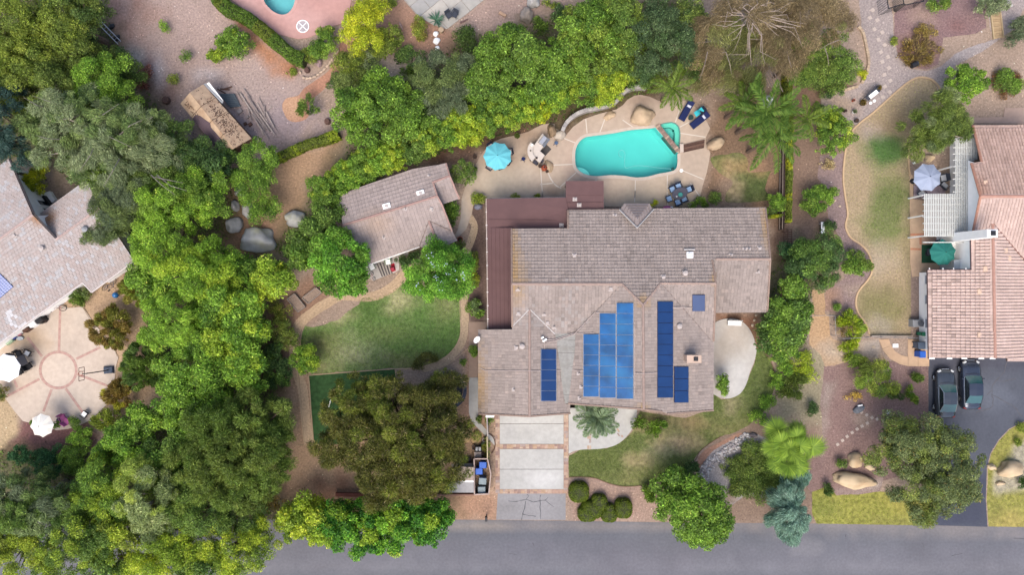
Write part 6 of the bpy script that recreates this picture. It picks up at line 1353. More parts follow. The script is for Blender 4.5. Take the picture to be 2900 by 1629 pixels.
# near the guest house
shrub('leafy green shrub in the guest house nook',[(1135,540,22,28)],1.3,'green','citrus',mix=('yolive',.3,.9))
shrub('variegated yellow plant in the triangular bed',[(1203,500,15,16)],.9,'yolive','shrub',mix=('lime',.4,.9))
shrub('dark low shrub by the guest house patio',[(1018,658,20,16),(1045,645,18,12,.7)],1.0,'dark','shrub')
shrub('brown green shrub under the porch corner',[(1150,618,18,14)],.9,'olive','shrub')
shrub('long yellow green hedge strip beside the sand path',[(1193,685,10,42,.9)],.9,'yolive','shrub',mix=('yellow',.3,.8))
shrub('leafy bush below the yellow hedge strip',[(1200,775,22,28)],1.2,'green','citrus',mix=('grey',.3,.8))
shrub('pale small shrub by the garage wall',[(1192,885,11,18)],.8,'green','shrub')
shrub('tiny green plant beside the sand path end',[(1167,912,9,9)],.5,'green','shrub')
for lab,x,y in(('small yellow plant left of the purple patio roof gutter',1300,494),('tiny dark plant in front of the purple roof',1352,496)):shrub(lab,[(x,y,12,8)],.6,'yolive','shrub')
shrub('dark olive patch plant near the trampoline path',[(1075,905,28,14),(1050,920,20,10,.6)],.8,'pine','shrub',dens=.8)
# big pine and its neighbours
tree('pine_tree','tree','huge dark olive pine over the artificial turf',[(900,1020,95,70,7.5),(1010,1020,100,75,8.5),(1090,1010,85,60,7.5),(1130,1080,70,70,7),(1040,1110,120,85,9),(930,1110,95,75,8),(850,1130,70,55,6.5),(1000,1190,110,65,8),(1090,1180,85,60,7.5),(1130,950,50,30,6),(960,1245,45,40,6),(1060,1235,60,30,6)],9,'pine','pine',.4,mix=('yolive',.22,.4),accents=('brown',.05),dens=1.1,branches=16)
tree('pine_tree','tree','large dark green tree left of the fenced sandy yard',[(560,1080,105,75,7.5),(650,1050,85,65,7),(620,1150,110,80,8),(520,1170,90,75,7.5),(660,1190,75,60,6.5),(600,1240,95,50,6.5),(690,1110,50,60,6)],8,'olive','pine',.35,mix=('mid',.45,.35),dens=1.1,branches=14)
for k,(lab,x,y,rx,ry)in enumerate((('bright green street hedge tree, westernmost of the five',760,1315,66,60),('bright green street hedge tree, second from the west',845,1325,58,66),('bright green street hedge tree below the pine tip',925,1335,58,66),('bright green street hedge tree, fourth from the west',1005,1325,58,72),('bright green street hedge tree nearest the bins',1085,1310,56,62))):
    tree('hedge_tree','tree',lab,[(x,y,rx,ry),(x+6,y-20,rx*.8,ry*.7,4.4)],5.2,[(.022,.09,.012),(.065,.19,.018),(.2,.38,.035)]if k else 'lime','broad',.16,group='street hedge trees',mix=('lime',.22,.9)if k else('green',.4,.7),dens=1.15)
# bottom-left corner
tree('pepper_tree','tree','grey green wispy tree by the left edge under the hedges',[(50,1235,80,44),(15,1250,50,46,6),(150,1265,76,46,6.6)],7,'dgrey','feathery',.25,M_PALEBARK,mix=('mid',.4,.4),dens=1.2)
tree('pepper_tree','tree','pale silvery tree in the middle of the bottom left grove',[(350,1190,60,45,7),(370,1260,80,55),(390,1320,60,40,6.5)],7.5,[(.10,.14,.05),(.18,.23,.085),(.28,.33,.14)],'feathery',.25,M_PALEBARK,mix=('lime',.3,.5),dens=1.25)
tree('ash_tree','tree','bright green tree right of the clipped hedges',[(330,1100,60,55),(360,1060,45,40,4.5),(290,1150,55,40,4.6)],5.5,'bright','broad',.2,mix=('mid',.35,.6))
tree('ash_tree','tree','green tree beside the silvery tree on its left',[(260,1200,60,50),(230,1260,60,50,6),(290,1270,55,50,6)],6.5,'green','fine',.2,mix=('lime',.35,.5))
tree('pepper_tree','tree','grey green tree at the left edge above the yellow tree',[(60,1290,80,50),(130,1300,75,55,7)],7.5,'mid','feathery',.25,mix=('grey',.4,.4),dens=1.2)
tree('elm_tree','tree','yellow green tree at the bottom left corner',[(60,1390,90,55),(20,1350,60,50,6)],7,'yolive','fine',.25,mix=('lime',.4,.5))
tree('elm_tree','tree','green tree at the bottom edge with yellow patches',[(190,1370,95,65),(160,1430,80,40,6),(270,1350,60,50,6.5)],7.5,'mid','fine',.25,mix=('lime',.4,.4))
tree('elm_tree','tree','lime tree overhanging the street at bottom left',[(400,1400,85,50),(350,1430,60,40,6),(470,1390,65,45,6.2),(440,1340,60,40,6)],7,'lime','fine',.25,mix=('green',.4,.5))
tree('elm_tree','tree','lime green tree overhanging the street beside the hedge trees',[(600,1390,85,55),(540,1370,60,55,6),(650,1350,45,45,5.5)],6.8,'lime','fine',.25,mix=('mid',.4,.5))
tree('elm_tree','tree','dark green tree with brown gap above the lime street tree',[(520,1310,70,45),(620,1310,60,35,5),(450,1290,50,40,6)],6,'mid','fine',.22,mix=('dark',.4,.5))
shrub('brown leaved shrub in the shade by the street hedge',[(680,1270,40,20,2),(650,1265,30,18,1.8)],2.0,'rust','shrub',dens=.6)
# left patio
shrub('round bronze tipped bush in the middle of the patio edge',[(275,828,52,50)],2.4,'rust','spiky',mix=('yolive',.5,.5),zb=.2,dens=2.0)
shrub('bronze green loose bush near the blue ball',[(345,725,48,44)],2.4,'yolive','spiky',mix=('rust',.45,.5),zb=.2,dens=2.0)
shrub('round dark green spiky bush below the bronze bush',[(355,925,58,55),(400,950,30,30,1.6)],2.4,'mid','spiky',mix=('dark',.35,.6),zb=.2,dens=2.0)
shrub('small golden bronze bush below the basketball hoop',[(295,990,38,36)],1.8,'rust','spiky',mix=('yellow',.25,.8),zb=.15,dens=2.0)
shrub('flowering yellow green bush beside the round blue table',[(270,1060,34,34),(285,1090,26,24,1.2)],1.5,'yolive','spiky',accents=([(.6,.6,.55)]*3,.02))
shrub('fine green grass shrub under the stepped eave',[(205,738,30,20),(195,755,22,14,.8)],1.1,'mid','spiky',mix=('grey',.3,.8),dens=.8)
shrub('small olive shrub at the left edge of the patio',[(4,985,12,26)],1.2,'olive','shrub',mix=('rust',.4,.8))
for lab,x,y,r_ in(('small dark bush left of the cream umbrella',88,1068,11),('dark green pot shrub right of the cream umbrella',143,1068,11),('leafy plant between the pink chair and white chair',190,1064,14)):shrub(lab,[(x,y,r_,r_)],.9,'green','shrub')
for lab,lb,pl in(('clipped dark hedge ball at the left edge',[(55,1145,40,24)],'dark'),('rounded clipped dark green hedge in the middle of the mulch',[(118,1168,42,46)],'dark'),('clipped green hedge right of the dark rounded one',[(182,1155,40,38)],'green'),('bright clipped bush above the hedges',[(198,1103,30,28)],'bright')):shrub(lab,lb,2.2,[(.012,.05,.018),(.028,.09,.03),(.055,.14,.05)]if pl=='dark' else pl,'shrub',zb=.3,dens=1.3)
# filling the boundary belt and the upper hedge
for lab,lb,h_,pl,mx in(('leafy tree filling the belt below the big lichen boulder',[(615,690,52,40),(600,650,36,26,4)],5,'green','bright'),('bright tree filling the belt left of the brown planting strip',[(540,790,60,55),(500,860,50,45,5)],5.6,'bright','green'),('green tree between the willowy tree and the vivid tree',[(640,820,36,60),(585,900,46,40,4.6)],5,'bright','lime'),
    ('deep green tree above the large dark tree of the belt',[(470,1060,60,45),(540,1040,50,40,4.8)],5.2,'green','bright'),('leafy green tree left of the large dark tree',[(410,1130,55,50),(440,1190,50,45,4.8)],5.2,'mid','bright'),('mixed green tree above the bottom left street trees',[(480,1250,55,45),(400,1240,40,40,5)],5.8,'mid','yolive'),('yellowish tree in the heart of the bottom left grove',[(300,1330,60,45),(220,1300,45,40,5.6)],6.4,'yolive','lime'),('green tree at the bottom edge between lime trees',[(510,1420,60,40),(290,1420,60,40,6)],6.4,'mid','lime'),
    ('bright filler tree joining the feathery trees of the belt',[(360,700,44,40),(420,720,50,45,5)],5.6,'bright','mid'),('olive green tree between the wispy tree and the feathery trees',[(370,480,60,55),(430,450,50,40,5.2)],5.8,'mid','olive'),('green scrub tree under the grey wispy tree',[(250,440,80,40),(330,430,60,40,4)],4.4,'mid','grey'),
    ('olive tree filling the top left grove',[(110,130,80,60),(60,190,60,50,6)],6.6,'olive','mid'),('green tree joining the two big trees of the upper hedge',[(1395,150,52,62),(1375,210,50,38,4.6)],5.4,'green','bright'),('bushy tree below the big tree of the upper hedge',[(1250,245,62,34),(1190,215,40,44,4)],4.4,'green','mid'),('mixed green shrubs along the upper hedge foot',[(1450,170,60,36),(1530,160,50,36,3.8)],4.4,'mid','bright'),('dark olive tree between the blue green and bronze trees',[(1730,60,50,70),(1745,140,40,50,5)],6.4,'olive','dark'),('shady green tree at the citrus and guest house hedge',[(760,650,40,34),(800,640,36,40,4.6)],4.8,'green','mid')):
    tree('leafy_tree','tree',lab,lb,h_,pl,'fine' if 'olive' in lab or 'mixed' in lab else 'broad',.16,mix=(mx,.4,.5))
print('leaves',NLEAF[0])

# clipped hedges along a line
def line_hedge(label,pts,w_px,h,pal,name='hedge',z=.6,cat='hedge',mix=None,dens=520):
    w=[PF(x,y,h*.7)for x,y in pts];q_=np.array(smooth_open([(p.x,p.y)for p in w],6));seg=np.diff(q_,axis=0);ln_=np.linalg.norm(seg,axis=1);tot=ln_.sum();wd=w_px*1.12578/S
    t_=thing(name,label,cat,(q_[len(q_)//2][0],q_[len(q_)//2][1],0));SEED[0]+=1;rng=np.random.default_rng(SEED[0]);n=int(tot*(wd+1.2*h)*dens*.5)
    s_=rng.uniform(0,tot,n);cum=np.concatenate([[0],np.cumsum(ln_)]);i=np.clip(np.searchsorted(cum,s_)-1,0,len(seg)-1);f=(s_-cum[i])/ln_[i];c=q_[i]+seg[i]*f[:,None];d=seg[i]/ln_[i][:,None];nx_=np.stack([-d[:,1],d[:,0]],-1)
    a=rng.uniform(-.25,np.pi+.25,n);rr_=(1+.16*(fbm(s_*1.1,s_*0+SEED[0],3)-.5)*2)*rng.uniform(.85,1.04,n)
    u=np.sign(np.cos(a))*np.abs(np.cos(a))**.7;v=np.abs(np.sin(a))**.6
    pos=np.concatenate([c+nx_*(u*rr_*wd/2)[:,None],(np.maximum(.05,v*rr_*h))[:,None]],1);nr=np.concatenate([nx_*np.cos(a)[:,None],np.sin(a)[:,None]],1)+.6*rng.standard_normal((n,3))
    tt=.5+.2*rng.standard_normal(n)+.5*(fbm(s_*.9,s_*0,9)-.5);col=ramp(pal,tt)
    if mix:sel=fbm(c[:,0]*1.4,c[:,1]*1.4,31)>mix[1];col=np.where(sel[:,None],ramp(mix[0],tt),col)
    link('foliage',leaf_mesh('foliage',pos-np.array(t_.location),np.cross(nr,rng.standard_normal((n,3))),nr,.17,.09,col),M_LEAF,t_);NLEAF[0]+=n
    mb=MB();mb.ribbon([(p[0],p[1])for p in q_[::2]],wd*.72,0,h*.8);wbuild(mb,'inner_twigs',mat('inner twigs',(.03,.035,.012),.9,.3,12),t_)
    return t_
line_hedge('dense green hedge around the pink pool deck',[(540,-10),(570,18),(615,40),(660,75),(700,110),(735,138),(765,150)],34,1.5,'green',mix=('yolive',.6))
line_hedge('slim yellow green hedge joining the shed tree to the deep green tree',[(690,400),(720,385),(770,362),(820,348),(850,335)],24,1.5,'yolive',mix=('lime',.55))
line_hedge('tall ivy covered fence between the palms and the right garden',[(1985,175),(1984,260),(1986,330),(1985,420),(1983,500),(1982,560)],15,1.9,'yolive',name='ivy_fence',mix=('yellow',.58))
line_hedge('short yellow ivy hedge stub reaching the house corner',[(1930,545),(1955,543),(1980,540)],8,1.2,'yellow',mix=('yolive',.5))

# agave
def rosette(label,x,y,r_px,pal,h=.5,n=46,name='agave',cat='plant',w=.07):
    p0=PF(x,y,.2);t_=thing(name,label,cat,(p0.x,p0.y,0));SEED[0]+=1;rng=np.random.default_rng(SEED[0]);rr_=r_px*1.12578/S
    for k in range(n):
        a=rng.uniform(0,6.28);el=rng.uniform(.15,1.25);ln_=rr_*rng.uniform(.75,1.1);mb=MB();d=Vector((math.cos(a),math.sin(a),0));q_=Vector((-d.y,d.x,0));pts=[]
        for s_ in(0,.5,1):pts.append(p0+d*(ln_*s_*math.cos(el*(1-.4*s_)))+Vector((0,0,.05+ln_*math.sin(el)*s_*(1.25-.5*s_)-.2)))
        ws=[w*.7,w,.008];vs=[]
        for p,ww in zip(pts,ws):vs+=[p-q_*ww/2+Vector((0,0,.015)),p-Vector((0,0,.01)),p+q_*ww/2+Vector((0,0,.015))]
        mb.add(vs,[(0,1,4,3),(1,2,5,4),(3,4,7,6),(4,5,8,7)]);c=ramp(pal,np.array([rng.uniform(.2,1)]))[0]
        o=wbuild(mb,'leaf',mat('agave %s %d'%(name,k%4),tuple(c),.5,.15,6.0),t_)
    return t_
rosette('spiky blue green agave on the slab terrace corner',1098,50,26,[(.02,.07,.04),(.07,.16,.1),(.25,.34,.26)],n=60)

# palms
def feather_mesh(name,ln_,nl,pal,seed,droop=.9,wl=.55,up=.55):
    rng=np.random.default_rng(seed);s_=np.linspace(.12,1,nl);ang=up-s_**1.4*(up+droop);dx=np.cos(ang);dz=np.sin(ang)
    x=np.cumsum(dx)/nl*ln_;z=np.cumsum(dz)/nl*ln_;spine=np.stack([x,0*x,z],-1);c,ax,nr,L,Wd=[],[],[],[],[]
    for side in(-1,1):
        l_=wl*np.sin(np.clip(s_*1.05,0,1)*np.pi)**.5*rng.uniform(.85,1.1,nl)+.08;d=np.stack([.55+.5*s_+.0*s_,side*np.ones(nl),-.35-.35*rng.uniform(0,1,nl)],-1)+.13*rng.standard_normal((nl,3));d=unit(d)
        c.append(spine+d*l_[:,None]*.5);ax.append(d);nr.append(np.tile([0,0,1.0],(nl,1))+.3*rng.standard_normal((nl,3)));L.append(l_);Wd.append(np.full(nl,.075))
    c=np.vstack(c);col=ramp(pal,.5+.25*rng.standard_normal(len(c))+.0)
    me=leaf_mesh(name,c,np.vstack(ax),np.vstack(nr),np.concatenate(L)*1.05,np.concatenate(Wd),col);me.materials.append(M_LEAF)
    return me,spine
def fan_mesh(name,rad,pal,seed,pet=.8,nseg=26):
    rng=np.random.default_rng(seed);V,F,Cc=[],[],[];base=np.array([pet,0,.25])
    for k in range(nseg):
        a=(k/(nseg-1)-.5)*3.9;r_=rad*(1-.18*abs(a)/1.95)*rng.uniform(.93,1.04);hw=3.9/nseg*.5
        m0=len(V);pt_=lambda aa,rr_,dz:base+np.array([rr_*math.cos(aa),rr_*math.sin(aa),dz])
        V+=[base,pt_(a-hw,r_*.62,-.02),pt_(a,r_*.62,.06),pt_(a+hw,r_*.62,-.02),pt_(a+rng.uniform(-.03,.03),r_,-.16-rng.uniform(0,.18))]
        F+=[(m0,m0+1,m0+2,m0+2),(m0,m0+2,m0+3,m0+3),(m0+1,m0+4,m0+2,m0+2),(m0+2,m0+4,m0+3,m0+3)]
        c=ramp(pal,np.array([.45+.2*rng.standard_normal()+(.12 if k%2 else-.12)]))[0];Cc+=[c]*5
    V=np.array(V);F=np.array(F)[:,:3];me=grid_mesh(name,V,F,np.array(Cc));me.materials.append(M_LEAF);return me
def palm(label,x,y,h,meshes,n,tr=.16,el=(-.5,.9),name='palm_tree',bark=None,tilt=1.0,seed=1,skirt=0,pet=None,azs=None):
    p0=PF(x,y,h);t_=thing(name,label,'palm',(p0.x,p0.y,0));rr_=random.Random(seed);mb=MB()
    mb.tube([(0,0,-.1),(.05,.03,h*.5),(0,0,h-.1)],[tr*1.3,tr,tr*1.05],9);mb.lathe([(tr*1.2,0),(tr*1.5,.2),(tr*.7,.45)],9,(0,0,h-.4));mb.build('trunk',bark or M_BARK,t_)
    for k in range(n):
        me=meshes[k%len(meshes)];o=bpy.data.objects.new('frond',me);COL.objects.link(o);o.parent=t_;az=azs[k]if azs and k<len(azs)else k*2.39996+rr_.uniform(-.2,.2)
        f=k/max(1,n-1);e=el[0]+(el[1]-el[0])*f+rr_.uniform(-.12,.12);s_=rr_.uniform(.85,1.1)
        o.location=(0,0,h-.05+.15*f);o.rotation_euler=(rr_.uniform(-.25,.25),-e,az);o.scale=(s_,s_,s_)
    return t_
fm_meshes=[]
for sd in range(4):
    me,sp=feather_mesh('frond',3.4,56,[(.048,.105,.015),(.095,.18,.026),(.18,.28,.045)],sd+1);fm_meshes.append(me)
fm_y=[feather_mesh('frond',2.5,44,'palm',sd+11,wl=.5)[0]for sd in range(3)]
fm_s=[feather_mesh('frond',2.3,44,'sage',sd+21,droop=.8,wl=.6)[0]for sd in range(3)]
palm('tall queen palm beside the pool boulder',1925,285,7.5,fm_meshes,17,seed=3,el=(-.45,.7));palm('second queen palm with fronds over the ivy fence',1945,345,6.5,fm_meshes,15,seed=5,el=(-.5,.6))
palm('young queen palm between the two tall ones',1868,262,5.0,fm_y+fm_meshes[:1],12,seed=7,el=(-.3,.7),tr=.13)
palm('yellowish feather palm hanging over the pool deck corner',1690,222,4.2,fm_y,12,seed=9,el=(-.4,.6),tr=.14);palm('feather palm beside the stone bordered bed',2000,150,5.0,fm_y+fm_meshes[:1],12,seed=12,el=(-.4,.6),tr=.13)
palm('small feather palm at the fence foot',2030,300,3.2,fm_y,9,seed=15,el=(-.3,.6),tr=.11)
palm('grey green palm in front of the house by the driveway',1500,1052,2.8,fm_s,26,seed=18,el=(-.35,1.1),tr=.24)
fan=[fan_mesh('frond',r_,'fan',sd+31,pt_)for sd,(r_,pt_)in enumerate(((1.4,1.9),(1.35,1.3),(1.2,.6),(1.35,1.65),(1.3,.95),(.9,.08),(1.0,.3)))]
palm('bright yellow green fan palm beside the blue conifer',1983,1128,4.2,fan,31,seed=21,el=(-.35,.55),tr=.2)
# ------------------------------------------------------------------ loose objects
def single(name,label,cat,mb,m,loc=None,group=None,smooth=False):
    """a thing that is one mesh; mb holds world coordinates"""
    c=Vector(loc)if loc is not None else sum((Vector(v)for v in mb.v),Vector())/len(mb.v)
    if loc is None:c.z=min(v[2]for v in mb.v)
    me=bpy.data.meshes.new(name);me.from_pydata([tuple(Vector(v)-c)for v in mb.v],[],mb.f)
    if smooth:me.polygons.foreach_set('use_smooth',[True]*len(me.polygons))
    o=link(name,me,m);o.location=c;return setp(o,label,cat,group)
def rock(label,p,r,seed,m=M_ROCKTAN,rz=.0,name='boulder',cat='boulder',group=None,flat=.35,rough=.32,sink=.25):
    mb=MB();mb.rock((p.x,p.y,r[2]*flat*.8),r,seed,3,rz,rough,flat);return single(name,label,cat,mb,m,smooth=True,group=group)
def rpx(i,j,x,y,z=0):return PC(i,j,x,y,z)
cpx=K/S
def umbrella(label,px,py,r_px,colr,n=8,h=2.45,rot=.0,seed=0):
    p=P(px,py,h);r_=r_px/S*(H-h)/H;t_=thing('umbrella',label,'umbrella',(p.x,p.y,0));m=mat('canvas '+label[:14],colr,.85,.06,1.6)
    for k in range(n):
        a0,a1=rot+2*math.pi*k/n,rot+2*math.pi*(k+1)/n;am=(a0+a1)/2;mb=MB();rows=[]
        for s_,z in((.03,.42),(.35,.30),(.7,.13),(1.0,-.05)):
            sag=math.cos(math.pi/n)*(1-.045*s_)*r_*s_
            rows.append([(r_*s_*math.cos(a0),r_*s_*math.sin(a0),h+z),(sag*math.cos(am),sag*math.sin(am),h+z-.05*s_),(r_*s_*math.cos(a1),r_*s_*math.sin(a1),h+z)])
        v=sum(rows,[]);fs=[]
        for i in range(3):
            for j in range(2):fs.append((i*3+j,(i+1)*3+j,(i+1)*3+j+1,i*3+j+1))
        mb.add(v,fs);o=mb.build('canopy_panel',m,t_)
        mb=MB();mb.tube([(0,0,h+.36),(r_*math.cos(a0),r_*math.sin(a0),h-.07)],.012,4);mb.build('rib',M_GREY,t_)
    mb=MB();mb.tube([(0,0,0),(0,0,h+.45)],.025,7);mb.build('pole',M_GREY,t_)
    mb=MB();mb.lathe([(.03,0),(.04,.06),(.01,.1)],8,(0,0,h+.42));mb.build('finial',M_BLACK,t_)
    mb=MB();mb.lathe([(.28,0),(.26,.07),(.06,.1)],14);mb.build('base',M_BLACK,t_)
    return t_
umbrella('turquoise umbrella on the pool deck near the hedge',1409,442,41,A(118,214,226),9,rot=.35)
umbrella('bright white umbrella cut by the left edge',17,1043,41,(.80,.80,.80),8,rot=.2)
umbrella('cream umbrella at the bottom of the round patio',118,1206,34,(.70,.66,.58),8,rot=.1)
umbrella('pale grey blue umbrella beside the slatted patio cover',2627,502,41,A(176,188,212),8,rot=.32)
umbrella('dark green umbrella beside the white chimney',2671,715,38,A(44,132,120),9,rot=.2)

# seats and tables
def chair_proto(frame,cush,name='patio_chair',label='x',arms=True,w=.56):
    t_=thing(name,label,'chair')
    mb=MB();mb.box((0,0,.40),(w,.54,.06));mb.build('seat',frame,t_)
    mb=MB();mb.box((0,-.01,.47),(w*.88,.50,.09),0,.95);mb.build('cushion',cush,t_)
    mb=MB();mb.box((0,.31,.66),(w,.06,.52),0,1,rx=-.22);mb.build('backrest',frame,t_)
    for sx in(-1,1):
        for sy in(-1,1):mb=MB();mb.tube([(sx*w*.45,sy*.24,0),(sx*w*.45,sy*.24,.40)],.022,5);mb.build('leg',frame,t_)
        if arms:mb=MB();mb.box((sx*w*.54,.02,.62),(.06,.56,.04));mb.build('armrest',frame,t_)
    return t_
used={}
def chair(kind,frame,cush,p,rz,label,group=None,**k):
    if kind not in used:used[kind]=chair_proto(frame,cush,**k);o=used[kind]
    else:o=dup(used[kind])
    return place(o,p,rz,label,group)
M_PBLUE=mat('powder blue cushion',A(158,192,230),.9,.08,8);M_CUSHW=mat('pinkish white cushion',A(232,220,216),.9,.06,8);M_DKFR=mat('dark navy frame',A(42,46,66),.6,.15,8)
zd=1820,480,300
tp=PZ(*zd,645,455,.06);ang=math.radians(22)
t_=thing('dining_table','dark oval dining table between the pool and the main house','table',tp,ang)
mb=MB();mb.lathe([(.98,.68),(1.0,.70),(1.0,.73),(.97,.75)],32,(0,0,0),.80,.56);mb.build('tabletop',mat('dark table',A(84,82,94),.35,.1,4,spec=.5),t_)
for sx in(-1,1):
    for sy in(-1,1):mb=MB();mb.tube([(sx*.5,sy*.3,0),(sx*.46,sy*.27,.68)],.03,6);mb.build('leg',M_DKFR,t_)
tz=tp.z+.75
for x,y,lab in((520,372,'blue cushioned chair at the upper left side of the oval table'),(630,318,'blue cushioned chair at the top middle of the oval table'),(822,375,'blue cushioned chair at the upper right end of the oval table'),(460,545,'blue cushioned chair at the lower left end of the oval table'),(618,608,'blue cushioned chair at the lower middle of the oval table'),(730,548,'blue cushioned chair at the lower right side of the oval table')):
    p=PZ(*zd,x,y,.06);rz={520:ang,630:ang,822:ang-math.pi/2,460:ang+math.pi/2,618:ang+math.pi,730:ang+math.pi}[x];chair('dine',M_DKFR,M_PBLUE,p,rz,lab,'chairs at the oval table')
mb=MB();p=PZ(*zd,685,458,tz);mb.lathe([(.10,0),(.21,.05),(.23,.07),(.16,.06)],14,(p.x,p.y,tz));single('bowl','teal green bowl on the dark oval table','bowl',mb,mat('teal bowl',A(70,160,150),.4,.4,18),smooth=True)
mb=MB();p=PZ(*zd,618,490,tz);mb.lathe([(.05,0),(.09,.05),(.05,.15),(.03,.2)],10,(p.x,p.y,tz));single('pitcher','small white pitcher on the dark oval table','pitcher',mb,M_WHITE,smooth=True)
zu=1340,340,300
p=PZ(*zu,445,660,.06);t_=thing('patio_table','round table under the turquoise umbrella','table',p);mb=MB();mb.lathe([(.62,.68),(.64,.72)],24);mb.build('tabletop',M_DKFR,t_)
for k in range(4):mb=MB();a=k*1.57+.6;mb.tube([(.4*math.cos(a),.4*math.sin(a),0),(.36*math.cos(a),.36*math.sin(a),.68)],.025,5);mb.build('leg',M_DKFR,t_)
for x,y,lab in((282,905,'white cushioned chair left below the turquoise umbrella'),(520,905,'white cushioned chair right below the turquoise umbrella'),(705,590,'dark chair peeking out right of the turquoise umbrella'),(665,800,'dark chair at the lower right rim of the turquoise umbrella'),(300,465,'dark chair at the upper rim of the turquoise umbrella')):
    p=PZ(*zu,x,y,.06);a=math.atan2(660-y,x-445);chair('tq',M_DKFR,M_CUSHW,p-Vector((math.cos(a),math.sin(a),0))*.25,a-math.pi/2,lab,'chairs around the turquoise umbrella')
zl=0,960,320
p=PZ(*zl,450,370,.05);t_=thing('dining_table','dark square table beside the white umbrella','table',p,math.radians(28));mb=MB();mb.box((0,0,.72),(1.05,.95,.05));mb.build('tabletop',mat('dark grey table',A(98,96,102),.5,.15,14),t_)
for sx in(-1,1):
    for sy in(-1,1):mb=MB();mb.tube([(sx*.45,sy*.4,0),(sx*.45,sy*.4,.7)],.025,5);mb.build('leg',M_BLACK,t_)
for x,y,a,lab in((528,235,-.5,'dark chair with white cushion at the square table'),(545,460,math.pi-.9,'black wire chair below the square table'),(395,555,math.pi+.5,'black chair between white umbrella and square table'),(375,250,.5,'grey chair above the square table'),(262,300,1.2,'black chair at the top rim of the white umbrella')):
    chair('left1' if x==528 else 'left2',M_BLACK,M_WHITE if x==528 else M_BLACK,PZ(*zl,x,y,.05),a,lab,None)
M_PINK=mat('pink plastic',A(206,108,168),.6,.08)
chair('pink',M_PINK,M_PINK,PZ(*zl,1122,1335,.05),.5,'pink chair nearer the patio circle',None);chair('pink',M_PINK,M_PINK,PZ(*zl,1188,1392,.05),2.6,'pink chair beside the leafy plant pot',None)
chair('wht',M_BLACK,M_WHITE,PZ(*zl,1495,1275,.05),-2.2,'white chair with black frame at the patio rim',None)
p=PZ(*zl,1640,1380,0);t_=thing('round_table','small round pale blue table beside the flowering bush','table',p);mb=MB();mb.lathe([(.30,.46),(.31,.50)],20);mb.build('tabletop',mat('pale blue top',A(190,200,216),.5,.15,10),t_);mb=MB();mb.tube([(0,0,0),(0,0,.46)],.05,8);mb.build('pedestal',M_BLACK,t_);mb=MB();mb.ribbon([(.31*math.cos(a),.31*math.sin(a))for a in np.linspace(0,6.283,21)],.03,.44,.51);mb.build('rim',M_BLACK,t_)
M_DCH=mat('charcoal mesh',A(72,78,92),.8,.2,10)
zt=1140,0,320
chair('char',M_DCH,M_DCH,PZ(*zt,895,270,.06),-.5,'charcoal chair right on the slab terrace',None);chair('char',M_DCH,M_DCH,PZ(*zt,800,285,.06),.6,'charcoal chair left on the slab terrace beside the agave',None)
zr=2500,340,400
M_LG=mat('pale grey cushion',A(206,210,216),.9,.08,8)
chair('lg',M_DCH,M_LG,PZ(*zr,490,1012,.05),.6,'pale grey armchair below the grey blue umbrella',None,w=.7);chair('lg',M_DCH,M_LG,PZ(*zr,800,905,.05),2.4,'pale grey armchair right of the grey blue umbrella',None);chair('lg',M_DCH,M_LG,PZ(*zr,790,800,.05),-1.4,'grey chair at the right rim of the grey blue umbrella',None)
p=PZ(*zr,620,830,.05);t_=thing('patio_table','round table under the grey blue umbrella','table',p);mb=MB();mb.lathe([(.55,.68),(.57,.72)],22);mb.build('tabletop',M_DCH,t_);mb=MB();mb.tube([(.12,0,0),(.12,0,.68)],.05,8);mb.build('pedestal',M_DCH,t_)
mb=MB();w=W(zr and zz(2500,340,400,[(418,900),(600,820),(860,900),(850,1000),(420,1080)]));mb.prism(w,.05,.06);single('rug','faded grey pink patterned rug under the grey blue umbrella','rug',mb,mat('faded rug',A(178,160,168),.95,.3,6))
z5=2500,600,400
mb=MB();mb.prism(W(zz(2500,600,400,[(525,450),(820,450),(820,700),(525,700)])),.05,.065);single('rug','dark green outdoor rug under the green umbrella','rug',mb,mat('green rug',A(38,84,58),.95,.2,9))
chair('grn',M_DCH,M_LG,PZ(*z5,610,550,.065),1.6,'light chair on the green rug left of the umbrella',None);chair('navy2',M_NAVY,M_NAVY,PZ(*z5,945,690,.05),-2.4,'navy chair under the lower right rim of the green umbrella',None);chair('navy2',M_NAVY,M_NAVY,PZ(*z5,700,440,.065),.5,'navy chair at the top rim of the green umbrella',None)

# loungers
def lounger():
    t_=thing('sun_lounger','x','sun lounger')
    mb=MB();mb.box((0,-.25,.30),(.68,1.35,.08));mb.build('seat_frame',M_DKFR,t_);mb=MB();mb.box((0,-.25,.38),(.66,1.33,.10),0,.96);mb.build('seat_cushion',M_NAVY,t_)
    mb=MB();mb.box((0,.72,.50),(.66,.78,.10),0,.96,rx=.42);mb.build('back_cushion',M_NAVY,t_)
    mb=MB();mb.box((0,.55,.53),(.44,.24,.12),0,.8,rx=.42);mb.build('pillow',mat('white pillow',A(226,230,244),.9,.1,14),t_)
    for sx in(-1,1):
        for y in(-.8,.35):mb=MB();mb.tube([(sx*.3,y,0),(sx*.3,y,.3)],.025,5);mb.build('leg',M_DKFR,t_)
    return t_
zp=1800,250,300
L_=lounger();place(L_,PZ(*zp,900,440,.06),math.radians(-29),'navy lounger with white pillow nearer the spa','navy loungers');L2_=dup(L_);place(L2_,PZ(*zp,1135,605,.06),math.radians(-52),'navy lounger with white pillow at the deck edge','navy loungers')
p=PZ(*zp,990,545,.06);t_=thing('side_table','round dark green side table between the two loungers','table',p);mb=MB();mb.lathe([(.24,.4),(.25,.44)],16);mb.build('tabletop',mat('dark green top',A(46,74,72),.4,.4,16),t_);mb=MB();mb.lathe([(.18,0),(.1,.2),(.2,.4)],10);mb.build('pedestal',M_BLACK,t_)
